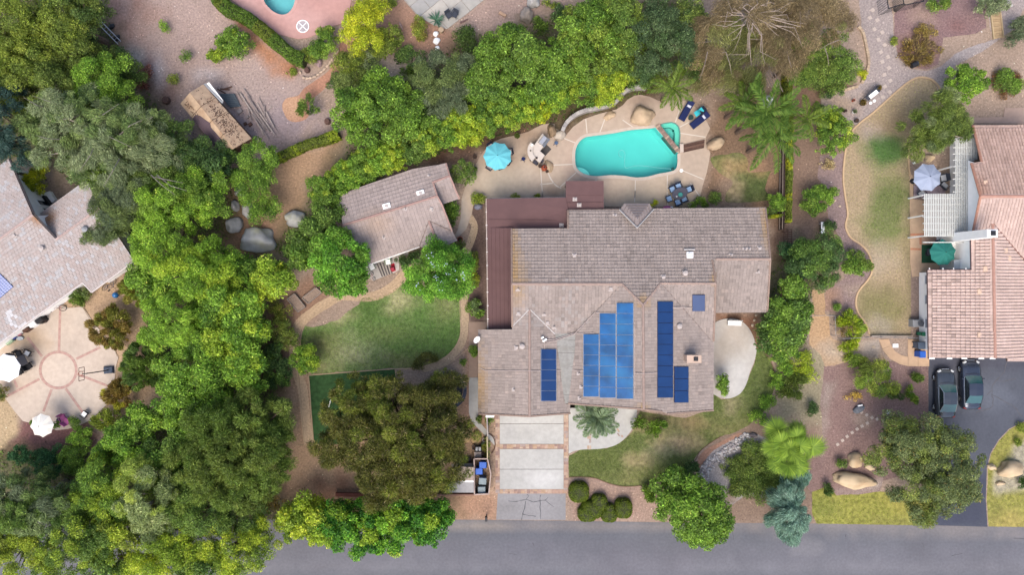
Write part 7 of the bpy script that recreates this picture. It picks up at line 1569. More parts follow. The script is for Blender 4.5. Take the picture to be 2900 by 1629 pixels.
chair('tw',M_DKFR,M_DKFR,PZ(*zp,1165,440,.06),math.radians(-50),'dark chair draped with the turquoise towel behind the loungers',None)
p=PZ(*zp,1145,435,.55);mb=MB();n=8;vs,fs=[],[]
for i in range(n):
    for j in range(4):vs.append((p.x+math.cos(.65)*(i/7-.5)*.95-math.sin(.65)*(j/3-.5)*.48,p.y+math.sin(.65)*(i/7-.5)*.95+math.cos(.65)*(j/3-.5)*.48,.64+.12*math.sin(i*.9)+.03*j+.05*math.sin(i*2+j)))
for i in range(n-1):
    for j in range(3):fs.append((i*4+j,(i+1)*4+j,(i+1)*4+j+1,i*4+j+1))
mb.add(vs,fs);single('towel','turquoise towel draped over the dark chair','towel',mb,mat('turquoise towel',A(64,200,214),.95,.1,6),smooth=True)
for x,y,lab in((912,725,'navy stool casting a soft ring on the deck left of the grill island'),(1505,437,'dusty blue stool between the grill island and the pool')):
    p=PZ(*zu,x,y,.06);t_=thing('stool',lab,'stool',p);mb=MB();mb.lathe([(.17,.56),(.19,.6),(.17,.64)],12);mb.build('seat',M_NAVY if x<1000 else mat('dusty blue',A(88,110,142),.8,.15),t_)
    for k in range(4):a=k*1.57+.4;mb=MB();mb.tube([(.26*math.cos(a),.26*math.sin(a),0),(.12*math.cos(a),.12*math.sin(a),.56)],.02,5);mb.build('leg',M_NAVY,t_)
# grill island
t_=thing('grill_island','cream outdoor kitchen island with curved bar and built in grill','grill island',PZ(*zu,1180,550,.06))
M_COUNT=mat('cream counter',A(228,216,204),.6,.08,3);M_ISL=mat('island stucco',A(205,188,168),.85,.1,3)
low=zz(*zu,[(1262,245),(1378,348),(1345,408),(1215,560),(1305,640),(1212,778),(1165,735),(1120,690),(1085,610),(1090,520),(1120,440)])
mb=MB();mb.prism(W(low,.95),.0,.88);wbuild(mb,'island_body',M_ISL,t_);mb=MB();mb.prism(W(low,.95),.885,.95);wbuild(mb,'countertop',M_COUNT,t_)
bar=smooth_open(zz(*zu,[(1085,430),(1048,490),(1036,560),(1048,630),(1080,690),(1105,715)]),4);mb=MB();mb.ribbon(W(bar,1.1),.40,.0,1.06);wbuild(mb,'bar_wall',M_ISL,t_);mb=MB();mb.ribbon(W(bar,1.1),.50,1.065,1.12);wbuild(mb,'bar_top',M_COUNT,t_)
g=PZ(*zu,1272,372,.95);mb=MB();mb.box((g.x,g.y,1.1),(.50,.95,.30),math.radians(-37),.85);gl=wbuild(mb,'grill_hood',mat('steel',A(225,225,228),.3,.08,6,metal=.6),t_);mb=MB();q_=Vector((math.cos(math.radians(-37)),math.sin(math.radians(-37)),0));mb.box((g.x+q_.x*.38,g.y+q_.y*.38,1.0),(.22,.95,.12),math.radians(-37));wbuild(mb,'control_panel',mat('grey steel',A(150,155,162),.35,.1,6,metal=.5),t_);mb=MB();a=Vector((-q_.y,q_.x,0));mb.tube([Vector((g.x,g.y,1.22))+q_*.27-a*.4,Vector((g.x,g.y,1.22))+q_*.27+a*.4],.02,5);wbuild(mb,'hood_handle',M_GREY,t_)
mb=MB();mb.prism(W(zz(*zu,[(1340,445),(1425,530),(1310,655),(1225,560)]),.06),.06,.075);single('mat','dark grey floor mat in front of the grill island','mat',mb,mat('dark mat',A(92,88,86),.95,.12,10))
for x,y,sx,sy,lab in((1070,735,.3,.3,'small dark crate at the end of the bar'),(1143,768,.55,.5,'dark square box at the foot of the bar'),(1250,752,.3,.28,'small dark box beside the dark pot')):p=PZ(*zu,x,y,.06);mb=MB();mb.box((p.x,p.y,.30),(sx,sy,.48),-.6,.96);single('storage_box',lab,'box',mb,mat('dark box',A(66,66,80),.6,.2,8))
def pot(label,p,r,h,m,soil=True,plant=None,name='flower_pot',cat='pot',n=16):
    t_=thing(name,label,cat,p);mb=MB();mb.lathe([(r*.7,0),(r*.95,h*.8),(r*1.05,h*.82),(r*1.05,h),(r*.88,h),(r*.85,h*.86)],n);mb.build('pot_body',m,t_,smooth=False)
    mb=MB();mb.lathe([(r*.86,h*.8),(r*.86,h*.87)],n);mb.build('soil',mat('pot soil',A(80,62,52),.95,.3,20),t_)
    if plant:
        SEED[0]+=1;rng=np.random.default_rng(SEED[0]);k=160;u=unit(rng.standard_normal((k,3)));u[:,2]=np.abs(u[:,2]);pos=u*r*1.15*rng.uniform(.5,1,(k,1))+np.array([0,0,h]);link('foliage',leaf_mesh('foliage',pos,u+.4*rng.standard_normal((k,3)),rng.standard_normal((k,3)),.16,.06,ramp(plant,.5+.25*rng.standard_normal(k))),M_LEAF,t_)
    return t_
M_DPOT=mat('dark pot',A(70,58,56),.7,.2,8)
for x,y,r,lab,pl in((800,303,.24,'dark bronze planter under the hedge above the turquoise umbrella','olive'),(35,680,.2,'empty dark pot left of the turquoise umbrella',None),(40,900,.21,'dark pot with a pale plant at the left deck edge','grey'),(1215,850,.17,'small dark pot beside the chiminea',None),(1342,945,.15,'black kettle pot in front of the chiminea',None)):pot(lab,PZ(*zu,x,y,.06),r,.42,M_DPOT,plant=pl)
for x,y,r,m,lab in((1070,452,.12,M_WHITE,'white round dish on the bar top'),(1045,560,.08,M_DPOT,'small dark cup on the bar top'),(1155,685,.12,M_DPOT,'dark bowl on the island counter')):p=PZ(*zu,x,y,1.12);mb=MB();mb.lathe([(r*.6,0),(r,.08),(r*.8,.09)],12,(p.x,p.y,1.12 if x<1100 else .95));single('dish',lab,'dish',mb,m)
p=PZ(*zu,1290,885,.06);t_=thing('chiminea','orange terracotta chiminea against the flat tan rock','chiminea',p);mb=MB();mb.lathe([(.16,.1),(.3,.3),(.3,.5),(.16,.78),(.12,.95),(.16,1.0),(.11,1.0),(.09,.8)],14);mb.build('body',M_TERRA,t_,smooth=True);mb=MB();mb.lathe([(.085,.99),(.085,1.003)],12);mb.build('flue',M_BLACK,t_)
for k in range(3):a=k*2.1;mb=MB();mb.tube([(.3*math.cos(a),.3*math.sin(a),0),(.15*math.cos(a),.15*math.sin(a),.25)],.025,5);mb.build('leg',M_BLACK,t_)

# boulders
rock('huge rounded tan boulder at the pool edge',PC(2,0,985,842,.5),(98*cpx,76*cpx,.95),3,rz=-.3,rough=.34);rock('low tan rock on the deck left of the huge boulder',PC(2,0,742,850),(46*cpx,30*cpx,.35),5,rz=.5)
rock('tall tan boulder under the queen palm by the timber steps',PC(2,0,1505,1062),(68*cpx,46*cpx,.7),8,rz=.6,rough=.34);rock('flat tan rock behind the chiminea',PZ(*zu,1365,845),(.52,.62,.4),12,rz=.3)
rock('brown mossy boulder left of the curved wall end',PZ(*zu,1432,215),(.42,.66,.8),14,mat('brown rock',A(160,136,108),.9,.2,2,bump=.03,bscale=9),rz=.2);rock('pale grey boulder at the lower end of the curved wall',PZ(*zu,1575,285),(.62,.5,.6),16,mat('pale rock',A(205,192,176),.9,.15,2,bump=.03,bscale=9),rz=.2)
M_LICH=mat('lichen rock',A(212,212,210),.9,.22,1.5,bump=.03,bscale=8,dirt_or_sheen=A(206,206,170),dscale=.8)
rock('biggest grey boulder with yellow lichen below the sandy clearing',PF(648,606,.6),(46*1.12578/S,33*1.12578/S,1.2),21,M_LICH,rz=.15);rock('grey lichen boulder at the edge of the citrus tree',PF(742,551,.4),(26*1.12578/S,22*1.12578/S,.85),23,M_LICH)
for k,(x,y,rx,ry,lab)in enumerate(((590,566,22,20,'pale round boulder left of the biggest lichen boulder'),(622,528,14,24,'narrow grey boulder below the shed tree'),(590,518,11,16,'small oval grey boulder in the boulder chain'),(604,480,14,18,'uppermost grey boulder of the chain under the shed tree'))):rock(lab,PF(x,y,.3),(rx*1.12578/S,ry*1.12578/S,.6),30+k,M_ROCKGREY)
rock('upper pale grey boulder at the top edge',PC(2,0,185,22),(54*cpx,40*cpx,.8),41,M_ROCKGREY);rock('lower grey boulder with dark stain near the top edge',PC(2,0,132,122),(48*cpx,64*cpx,.9),43,mat('tan grey rock',A(192,178,164),.9,.2,2,bump=.03,bscale=9,dirt_or_sheen=A(140,130,120)),rz=.2)
M_SAND=mat('sandstone',A(226,202,166),.9,.12,1.4,bump=.02,bscale=8,dirt_or_sheen=A(196,164,126),dscale=.8)
rock('rounded tan boulder above the long flat one',PC(3,2,685,610,.3),(60*cpx,56*cpx,.7),51,M_SAND,rz=.3);rock('long flat tan boulder on the verge lawn',PC(3,2,672,762,.3),(172*cpx,64*cpx,.8),53,M_SAND,rz=-.08);rock('small tan rock tucked under the orange fruited tree',PC(3,2,785,655,.2),(34*cpx,28*cpx,.45),55,M_SAND)
rock('big tan boulder at the right edge beside the black driveway',PC(3,2,1818,670,.3),(105*cpx,64*cpx,.8),57,M_SAND);rock('small tan rock left of the right edge boulder',PC(3,2,1672,655),(32*cpx,24*cpx,.35),59,M_SAND,rz=-.6);rock('slender pale rock below the right edge boulder',PC(3,2,1735,775),(38*cpx,16*cpx,.25),60,M_SAND,rz=.1)
rock('dark grey boulder left of the fan palm',PC(2,2,1885,332),(36*cpx,30*cpx,.5),61,mat('dark rock',A(128,118,120),.9,.25,3,bump=.03));rock('tan rock above the grey blue umbrella',PC(3,0,1215,1158),(36*cpx,32*cpx,.5),63,M_SAND,rz=.5);rock('small white rock beside the tan curb',PC(3,0,1104,1192),(12*cpx,10*cpx,.18),64,M_WHITE)
rock('flat tan rock in the bin corner beside the pine',PZ(1240,1150,300,700,570),(.5,.75,.35),65,mat('yellow rock',A(208,176,128),.9,.15,2,bump=.02));rock('narrow tan rock under the pine branch by the bins',PZ(1240,1150,300,560,580),(.28,.6,.3),66,mat('yellow rock',A(208,176,128),.9,.15,2,bump=.02),rz=-.6)
rock('grey blue rock in the triangular bed',PC(1,1,1638,116),(30*cpx,24*cpx,.3),67,mat('blue rock',A(140,142,160),.9,.2,4));rock('dark purple rock on the lawn border beside the pebbles',PC(2,2,1790,425),(30*cpx,20*cpx,.3),68,mat('dark rock',A(128,118,120),.9,.25,3,bump=.03))
for x,y,r,lab in((1330,250,22,'upper white rock of the three below the terrace'),(1336,300,28,'middle white rock, largest of the three below the terrace'),(1340,352,18,'lower white rock of the three below the terrace')):rock(lab,PC(1,0,x,y),(r*cpx,r*cpx,.22),70+x%7,M_WHITE,rough=.12,flat=.3)
mb=MB();p=PC(1,0,1370,225);mb.tube([(p.x,p.y,0),(p.x,p.y,.4)],.26,14);single('log_round','pale sawn log round beside the agave','log',mb,mat('sawn wood',A(206,180,150),.85,.15,6))
for x,y,i,r,lab in((390,515,1,20,'brown stump beside the stone edging of the path'),(538,890,1,22,'dark brown stump right of the brick dust circle'),(1220,735,0,28,'dark stump on the gravel left of the shed')):p=PC(i,0,x,y);mb=MB();mb.lathe([(r*cpx*1.1,0),(r*cpx,.25),(r*cpx*.8,.36)],12,(p.x,p.y,0));single('stump',lab,'stump',mb,mat('stump',A(110,84,76),.9,.35,10))
# white cobbles along the pebble bed, and loose stones edging the brick dust path
bed=ZONES and bpy.data.objects['pebble_bed'];M_COB=[mat('cobble %d'%i,c,.85,.12,6)for i,c in enumerate((A(222,218,216),A(200,196,196),A(184,176,176),A(212,202,192)))]
cob=[]
for k in range(3):mb=MB();mb.rock((0,0,.06),(.14,.11,.10),90+k,2,0,.2,.5);me_=mb.build('cobble',M_COB[k]);cob.append(me_.data);bpy.data.objects.remove(me_)
arc=W(smooth_open(cc(2,2,[(1395,700),(1420,650),(1455,610),(1500,565),(1560,525),(1620,485),(1680,440),(1730,415),(1780,430)]),6))
for k in range(170):
    i=R.randrange(len(arc));t_=R.betavariate(1,1.8);dx_,dy_=(.28,-.30);o=bpy.data.objects.new('cobble',R.choice(cob));COL.objects.link(o);o.parent=bed;s_=R.uniform(.6,1.35)
    o.location=(arc[i][0]+R.uniform(-.15,.15)+dx_*t_*3.2,arc[i][1]+R.uniform(-.15,.15)+dy_*t_*2.2,.0);o.rotation_euler=(0,0,R.uniform(0,6));o.scale=(s_,s_,s_)
sb=thing('stone_border',None,None);setp(sb,kind='structure')
for x,y,a in((612,372,1.2),(600,392,1.1),(586,412,1.0),(572,436,1.0),(556,458,.9),(538,482,.9),(516,505,.8),(494,525,.6),(470,545,.5),(442,560,.3),(415,570,.2),(388,574,0),(362,568,-.4),(338,530,-.8)):p=PC(1,0,x,y);mb=MB();mb.rock((p.x,p.y,.08),(.26*R.uniform(.7,1.2),.14,.15),int(x),2,a,.2,.5);mb.build('border_stone',mat('border stone',A(214,190,168),.9,.2,4),sb)

# curved retaining wall by the pool with cap blocks
wl_pts=smooth_open(cc(2,0,[(395,955),(430,890),(490,838),(560,806),(650,787),(735,766),(790,738),(830,690),(870,656),(930,634),(1012,634)]),6);ww=[P(x,y,.9)for x,y in wl_pts]
t_=thing('garden_wall','curved grey block retaining wall behind the pool deck','wall',(ww[30].x,ww[30].y,0));mb=MB();mb.ribbon([(p.x,p.y)for p in ww],.30,-.05,.82);wbuild(mb,'wall_body',mat('wall block',A(176,168,162),.9,.15,4),t_)
L=[0];
for i in range(1,len(ww)):L.append(L[-1]+(ww[i]-ww[i-1]).length)
nb=int(L[-1]/.42)
for k in range(nb):
    s_=(k+.5)/nb*L[-1];i=max(j for j in range(len(L))if L[j]<=s_);i=min(i,len(ww)-2);f=(s_-L[i])/(L[i+1]-L[i]);p=ww[i].lerp(ww[i+1],f);d=ww[i+1]-ww[i];mb=MB();mb.box((p.x,p.y,.87),(.405,.36,.1),math.atan2(d.y,d.x));wbuild(mb,'cap_block',mat('cap %d'%(k%3),(A(196,190,186),A(182,176,174),A(206,200,194))[k%3],.85,.12,5),t_)
# block edging of the shrub bed on the gravel
t_=thing('garden_wall','low cream block edging around the shrub bed on the gravel','wall',PC(3,0,760,400))
for path in([(702,190),(728,215),(745,260),(758,320),(770,380),(779,440),(772,500),(752,560),(722,612)],[(700,628),(640,645),(560,662),(480,675),(415,690)]):
    w=[Vector((*p,0))for p in W(smooth_open(cc(3,0,path),8),.2)];acc=0;last=w[0]
    for p in w[1:]:
        if(p-last).length>=.30:d=p-last;m_=(p+last)/2;mb=MB();mb.box((m_.x,m_.y,.11),(d.length-.02,.26,.24),math.atan2(d.y,d.x)+R.uniform(-.06,.06));wbuild(mb,'block',mat('cream block %d'%(int(p.x*10)%2),(A(214,190,160),A(200,176,150))[int(p.x*10)%2],.9,.15,5),t_);last=p
def steps(name,pts,size,m,rot=.3,h=.04,lab=None):
    st=thing(name,None,None);setp(st,kind='structure')
    for i,j,x,y in pts:p=PC(i,j,x,y);mb=MB();mb.box((p.x,p.y,.02),(size,size,.05),rot+R.uniform(-.12,.12));mb.build('stepping_stone',m,st)
    return st
M_STEP=mat('pale step',A(216,200,188),.9,.1,5)
steps('stepping_path',[(3,0,x,y)for x,y in((803,72),(784,128),(838,145),(817,212),(874,235),(846,289),(891,328),(864,380),(916,415),(874,450),(923,496),(890,545),(933,589),(893,632),(928,673),(879,710))],.34,M_STEP,.5)
steps('stepping_path',[(3,2,x,y)for x,y in((722,255),(760,276),(799,296),(836,306),(885,322),(765,336),(726,358),(690,379),(654,405),(617,434),(583,463),(547,492))],.28,M_STEP,.6)
for x,y,r,lab in((1810,913,.17,0),(1799,949,.16,0),(1785,986,.17,0)):pass
st=thing('stepping_path',None,None);setp(st,kind='structure')
for i,j,x,y,r in((2,1,1810,913,.16),(2,1,1799,949,.16),(2,1,1785,986,.17),(3,1,520,1178,.24),(3,1,580,1195,.22),(3,1,700,1160,.24),(3,1,812,1146,.22),(3,1,832,1215,.18),(3,1,528,73,.14),(3,1,563,113,.14)):p=PC(i,j,x,y);mb=MB();mb.rock((p.x,p.y,.02),(r,r*.8,.06),int(x),2,R.uniform(0,3),.15,.5);mb.build('stepping_stone',mat('flat stone',A(212,192,166),.9,.15,5),st)
p=PC(3,1,970,1136);mb=MB();mb.box((p.x,p.y,.03),(.55,.38,.06),.03);single('utility_lid','white rectangular utility lid on gravel inside the curved walk','utility lid',mb,M_WHITE)

# yard objects near the shed
def lad(pa,pb,w,n,label):
    a,b=Vector(pa),Vector(pb);d=(b-a).normalized();q_=Vector((-d.y,d.x,0));t_=thing('ladder',label,'ladder',(a+b)/2)
    for s_ in(-1,1):mb=MB();mb.tube([a+q_*s_*w/2+Vector((0,0,.1)),b+q_*s_*w/2+Vector((0,0,.14))],.045,6);wbuild(mb,'rail',mat('aluminium',A(222,222,226),.4,.1,5,metal=.3),t_)
    for k in range(n):p=a.lerp(b,(k+.5)/n);mb=MB();mb.tube([p+q_*w/2+Vector((0,0,.12)),p-q_*w/2+Vector((0,0,.12))],.025,5);wbuild(mb,'rung',M_GREY,t_)
lad(PC(0,0,668,98,.1),PC(0,0,880,315,.1),.38,11,'long silver ladder lying at the edge of the top left grove')
for x,y,lab in((822,195,'black tarp heap beside the upper ladder'),(862,280,'black tarp heap at the lower ladder end')):p=PC(0,0,x,y);mb=MB();mb.rock((p.x,p.y,.08),(.35,.26,.22),int(x),2,.6,.4,.4);single('tarp',lab,'tarp',mb,M_BLACK)
zs_=500,220,320
mb=MB();q_=[PZ(*zs_,*v)for v in((735,285),(1000,280),(1110,500),(930,520))];t_=thing('metal_sheet','blue grey corrugated metal sheet leaning between shed and planks','metal sheet',PZ(*zs_,930,400))
w=[(p.x,p.y)for p in q_];mb.prism(w,.18,.22);wbuild(mb,'sheet',mat('blue grey metal',A(92,104,112),.55,.15,5,metal=.2),t_)
for k in range(7):a=q_[0].lerp(q_[3],(k+.5)/7);b=q_[1].lerp(q_[2],(k+.5)/7);mb=MB();mb.tube([a+Vector((0,0,.235)),b+Vector((0,0,.235))],.03,5);wbuild(mb,'rib',mat('rib metal',A(112,124,130),.5,.1),t_)
planks=[((1030,235),(1130,410)),((1075,250),(1240,500)),((1100,270),(1300,590)),((1230,520),(1290,750)),((1240,480),(1520,900)),((1260,520),(1500,990)),((1150,185),(1270,350)),((1230,320),(1420,620)),((1380,430),(1560,760)),((1415,340),(1510,560)),((1508,470),(1515,680)),((1540,590),(1680,860)),((1590,690),(1740,935)),((1340,560),(1600,930)),((1420,600),(1690,980)),((1300,640),(1590,1060)),((1360,560),(1530,890)),((1565,545),(1630,495)),((1260,410),(1340,520))]
nm=('long grey plank','short grey plank','thin grey pole')
for k,(a,b)in enumerate(planks):
    A_,B_=PZ(*zs_,*a),PZ(*zs_,*b);d=B_-A_;mb=MB();c_=(A_+B_)/2;z=.06+.055*(k%4);mb.box((c_.x,c_.y,z),(d.length,.14 if k%3 else .09,.05),math.atan2(d.y,d.x))
    single('plank','weathered grey plank of the loose lumber pile beside the shed','plank',mb,mat('plank %d'%(k%3),(A(168,154,148),A(150,138,134),A(182,168,160))[k%3],.9,.25,6),group='lumber pile planks')
for x,y,s_,lab in((1085,575,.5,'grey concrete block at the end of the metal sheet'),(1228,676,.22,'small pale block among the scraps by the shed'),(1180,790,.3,'brown board scrap beside the shed wall'),(1265,800,.35,'dark scrap of wood below the blocks')):p=PZ(*zs_,x,y);mb=MB();mb.box((p.x,p.y,.12),(s_,s_*.8,.22),.6);single('block',lab,'block',mb,mat('grey block',A(160,150,146),.9,.2,6)if 'pale' in lab or 'concrete' in lab else M_BROWNWOOD)
for k,(x,y)in enumerate(((770,230),(830,200),(880,180))):p=PZ(*zs_,x,y);mb=MB();mb.box((p.x,p.y,.06+.03*k),(.9,.12,.06),-.5+.4*k);single('board',('lower','middle','upper')[k]+' brown scrap board above the blue grey metal sheet','board',mb,M_BROWNWOOD)
mb=MB();p=PC(1,0,1818,105);mb.box((p.x,p.y,.12),(.75,.26,.2),-.55);single('timber','short tan timber on grey soil at the top','timber',mb,mat('tan timber',A(214,178,148),.85,.12,6))
mb=MB();mb.tube([PZ(*zt,985,385,.08),PZ(*zt,1120,320,.1)],[.11,.05],7);single('driftwood','dark driftwood log beside the terrace corner','driftwood',mb,mat('driftwood',A(140,112,110),.9,.3,8))
mb=MB();mb.tube([PC(1,0,1062,160,.08),PC(1,0,1075,190,.12),PC(1,0,1085,215,.06)],[.05,.13,.06],7);single('driftwood','twisted pale driftwood on the soil left of the orange shrub','driftwood',mb,mat('driftwood pale',A(186,156,146),.9,.3,8))
rock('white rock pair at the deck end of the yellow tree',PC(1,0,668,158),(.25,.15,.2),77,M_WHITE);rock('purple grey rock heap at the bend of the path',PC(1,0,478,465),(.32,.42,.35),78,mat('purple rock',A(176,150,150),.9,.35,8));rock('pair of pink rocks next to the rusty red bush',PC(0,0,1075,545),(.35,.3,.3),79,mat('pink rock',A(190,130,124),.9,.3,6))

# right garden objects
t_=thing('garden_bench','dark bench with white seat on the gravel near the stepping stones','bench',PC(3,0,790,698),.68)
for k in range(5):mb=MB();mb.box((0,-.18+.09*k,.44),(1.55,.075,.04));mb.build('slat',M_DCH,t_)
mb=MB();mb.box((0,.3,.7),(1.55,.05,.42),0,1,rx=-.2);mb.build('backrest',M_DCH,t_);mb=MB();mb.box((.0,-.02,.5),(.95,.4,.08));mb.build('seat_pad',M_WHITE,t_)
for sx in(-1,1):
    for sy in(-.18,.22):mb=MB();mb.tube([(sx*.7,sy,0),(sx*.7,sy,.42)],.03,5);mb.build('leg',M_DCH,t_)
for x,y,lab in((788,753,'left white disc stone in front of the garden bench'),(815,738,'right white disc stone in front of the garden bench')):p=PC(3,0,x,y);mb=MB();mb.lathe([(.15,0),(.15,.08),(.1,.1)],14,(p.x,p.y,0));single('disc_stone',lab,'stone',mb,M_WHITE)
for x,y,r,lab,pl in((722,757,.28,'brown wicker planter at the lower end of the bench','rust'),(836,650,.26,'brown planter at the upper end of the bench','rust'),(655,738,.13,'small terracotta pot on the gravel left of the bench',None),(660,822,.19,'white pot beside the pebbles above the citrus','grey'),(596,815,.14,'small dark pot above the citrus tree',None),(678,886,.2,'dark metal fire bowl beside the curb',None)):pot(lab,PC(3,0,x,y),r,.35,M_WHITE if 'white' in lab else M_TERRA if 'terracotta' in lab else M_DPOT,plant=pl)
p=PC(3,0,1100,474,.3);t_=thing('black_barrel','black barrel tipped on its side by the mulch bed','barrel',p);q_=PC(3,0,1130,462,.3)-PC(3,0,1090,478,.3);mb=MB();mb.tube([PC(3,0,1088,480,.3),PC(3,0,1125,464,.3)],.27,14);wbuild(mb,'barrel_body',M_BLACK,t_);mb=MB();mb.tube([PC(3,0,1125,464,.3),PC(3,0,1129,462,.3)],.30,14);wbuild(mb,'rim',M_DCH,t_)
t_=thing('dog_kennel','dark framed kennel cut by the top edge','kennel',PC(3,0,1000,10))
kp_=[(905,-40),(920,60),(1030,22),(1025,-40)]
for a,b in(((905,-40),(920,60)),((920,60),(1030,25)),((1030,25),(1050,35)),((1050,32),(1180,5)),((1020,-40),(1035,30)),((1180,5),(1175,-40))):
    mb=MB();mb.tube([PC(3,0,*a,1.7),PC(3,0,*b,1.7)],.05,5);wbuild(mb,'top_rail',M_BLACK,t_)
    n=6
    for k in range(n):p=PC(3,0,*a,1.7).lerp(PC(3,0,*b,1.7),k/n);mb=MB();mb.tube([(p.x,p.y,0),(p.x,p.y,1.7)],.02,4);wbuild(mb,'bar',M_BLACK,t_)
t_=thing('boardwalk','short tan timber boardwalk near the top right corner','boardwalk',PC(3,0,1710,185))
for k in range(11):
    u0,u1=k/11,(k+1)/11-.01;a0,a1,b0,b1=(1668,90),(1690,286),(1730,88),(1752,276);l2=lambda p,q_,u:(p[0]+(q_[0]-p[0])*u,p[1]+(q_[1]-p[1])*u);mb=MB();mb.prism(W(cc(3,0,[l2(a0,a1,u0),l2(b0,b1,u0),l2(b0,b1,u1),l2(a0,a1,u1)])),0,.1);wbuild(mb,'deck_board',mat('deck board %d'%(k%2),(A(206,178,138),A(196,168,130))[k%2],.9,.12,5),t_)
for s_ in(((1664,88),(1686,288)),((1734,86),(1757,276))):mb=MB();mb.ribbon(W(cc(3,0,s_)),.1,0,.16);wbuild(mb,'edge_timber',mat('edge timber',A(214,190,150),.9,.1),t_)
for k,(x,y,r)in enumerate(((1760,30,20),(1790,20,24),(1810,40,16))):rock(('first','second','third')[k]+' pale rock from the left above the boardwalk',PC(3,0,x,y),(r*cpx,r*cpx*.8,.25),80+k,M_ROCKGREY)
tree('shrub_tree','shrub','grey green shrub above the boardwalk at the top edge',[(2490,15,42,22)],2.0,'grey','shrub',.05);tree('juniper','shrub','olive feathery shrub at the right edge below the boardwalk',[(2560,85,30,42)],1.8,'dgrey','feathery',.05)
tree('shrub_tree','shrub','dark round bush in the purple mulch at the top edge',[(2365,8,26,22)],1.8,'mid','citrus',.05,mix=('yolive',.3,.9));shrub('brown dry shrub on the purple mulch',[(2330,75,26,16)],.8,'rust','shrub',dens=.6);shrub('dry reddish groundcover above the black barrel',[(2310,130,50,38,.5)],.5,'rust','spiky',dens=.5,mix=('brown',.5,.8));shrub('small yellow green weed on the gravel edge',[(2247,103,12,12)],.6,'yolive','shrub')
shrub('yellow flowering plant inside the stone border',[(2170,188,14,12)],.5,'yellow','shrub');shrub('little green plant on the gravel below the border',[(2115,278,10,8)],.4,'mid','spiky');shrub('green shrub at the border corner beside the palm',[(2060,275,15,14)],.9,'green','shrub')
shrub('dark green bush at the top of the bronze thicket border',[(2080,320,16,14)],1.0,'dark','shrub');shrub('dead golden shrub on the purple mulch below the citrus',[(2082,415,20,16,.6)],.6,'straw','shrub',dens=.4)
# pergola trellis below the bronze tree
t_=thing('pergola','weathered open slat pergola below the bronze brown eucalyptus','pergola',PC(2,0,1790,540))
for k in range(8):mb=MB();a,b=PC(2,0,1665+k*32,540-k*9+30,2.3),PC(2,0,1790+k*30,470-k*2+(-20 if k<4 else 20),2.3);mb.tube([a,b],.045,4);wbuild(mb,'slat',M_WOOD,t_)
for k in range(9):mb=MB();a,b=PC(2,0,1720+k*26,465+k*3,2.4),PC(2,0,1800+k*26,590+k*10,2.4);mb.tube([a,b],.05,4);wbuild(mb,'rafter',M_WOOD,t_)
for x,y in((1700,560),(1780,640),(1912,500),(1980,640)):p=PC(2,0,x,y,2.3);mb=MB();mb.box((p.x,p.y,1.15),(.1,.1,2.3));wbuild(mb,'post',M_WOOD,t_)
t_=thing('wire_cage','grey wire cage with a white lid beside the queen palm','cage',PC(3,0,45,735));p=PC(3,0,45,735,.8);mb=MB();mb.box((p.x,p.y,.98),(.75,.9,.04));mb.box((p.x,p.y,.05),(.75,.9,.06));wbuild(mb,'cage_frame',M_GREY,t_);mb=MB();mb.box((p.x,p.y,1.03),(.6,.22,.05));wbuild(mb,'lid',M_WHITE,t_)
for k in range(9):
    for s_ in(-1,1):mb=MB();x=p.x-.36+.09*k;mb.tube([(x,p.y+s_*.44,0),(x,p.y+s_*.44,.98)],.012,4);wbuild(mb,'wire',M_GREY,t_)
# wooden fence beside the ivy, trellis gate
t_=thing('wood_fence','dark wooden fence running beside the ivy','fence',PC(3,0,152,1250))
fa,fb=PC(3,0,158,1000,1.2),PC(3,1,152,280,1.2)
for k in range(46):p=fa.lerp(fb,(k+.5)/46);mb=MB();mb.box((p.x,p.y,.72),(.035,.26,1.42+.04*(k%3)));wbuild(mb,'board',mat('fence board %d'%(k%2),(A(96,78,70),A(84,68,62))[k%2],.9,.2,5),t_)
for z in(.4,1.1):mb=MB();mb.tube([(fa.x-.05,fa.y,z),(fb.x-.05,fb.y,z)],.045,4);wbuild(mb,'rail',M_WOOD,t_)
t_=thing('trellis_fence','brown lattice trellis lying along the fence by the house corner','fence',PC(3,1,183,380))
for k in range(12):y=285+k*17;mb=MB();a,b=PC(3,1,152,y,.5),PC(3,1,216,y,.5);mb.tube([a,b],.025,4);wbuild(mb,'slat',M_BROWNWOOD,t_)
for x in(155,185,213):mb=MB();mb.tube([PC(3,1,x,280,.53),PC(3,1,x-4,485,.53)],.03,4);wbuild(mb,'upright',M_BROWNWOOD,t_)
for x,y in((155,300),(213,300),(153,470),(210,470)):p=PC(3,1,x,y,.5);mb=MB();mb.tube([(p.x,p.y,0),(p.x,p.y,.5)],.04,4);wbuild(mb,'post',M_BROWNWOOD,t_)
p=PC(3,1,426,275);t_=thing('plank_bench','white plank bench beside the dark dense tree','bench',p,.03);mb=MB();mb.box((0,0,.42),(.36,1.15,.06));mb.build('seat',M_WHITE,t_)
for y in(-.42,.42):mb=MB();mb.box((0,y,.2),(.3,.06,.4));mb.build('leg',M_WHITE,t_)
t_=thing('wire_fence','thin grey wire fence crossing below the dry lawn','fence',PC(3,1,850,1080))
for pts in([(300,915),(530,915)],[(530,915),(536,1062)],[(590,1084),(790,1074),(1000,1078),(1212,1082)]):
    for z in(.5,1.1):mb=MB();mb.tube([PC(3,1,*p,z)for p in pts],.022,4);wbuild(mb,'wire',M_GREY,t_)
    for a,b in zip(pts,pts[1:]):
        for k in range(3):p=PC(3,1,*a,1.1).lerp(PC(3,1,*b,1.1),k/2);mb=MB();mb.tube([(p.x,p.y,0),(p.x,p.y,1.15)],.03,5);wbuild(mb,'post',M_GREY,t_)
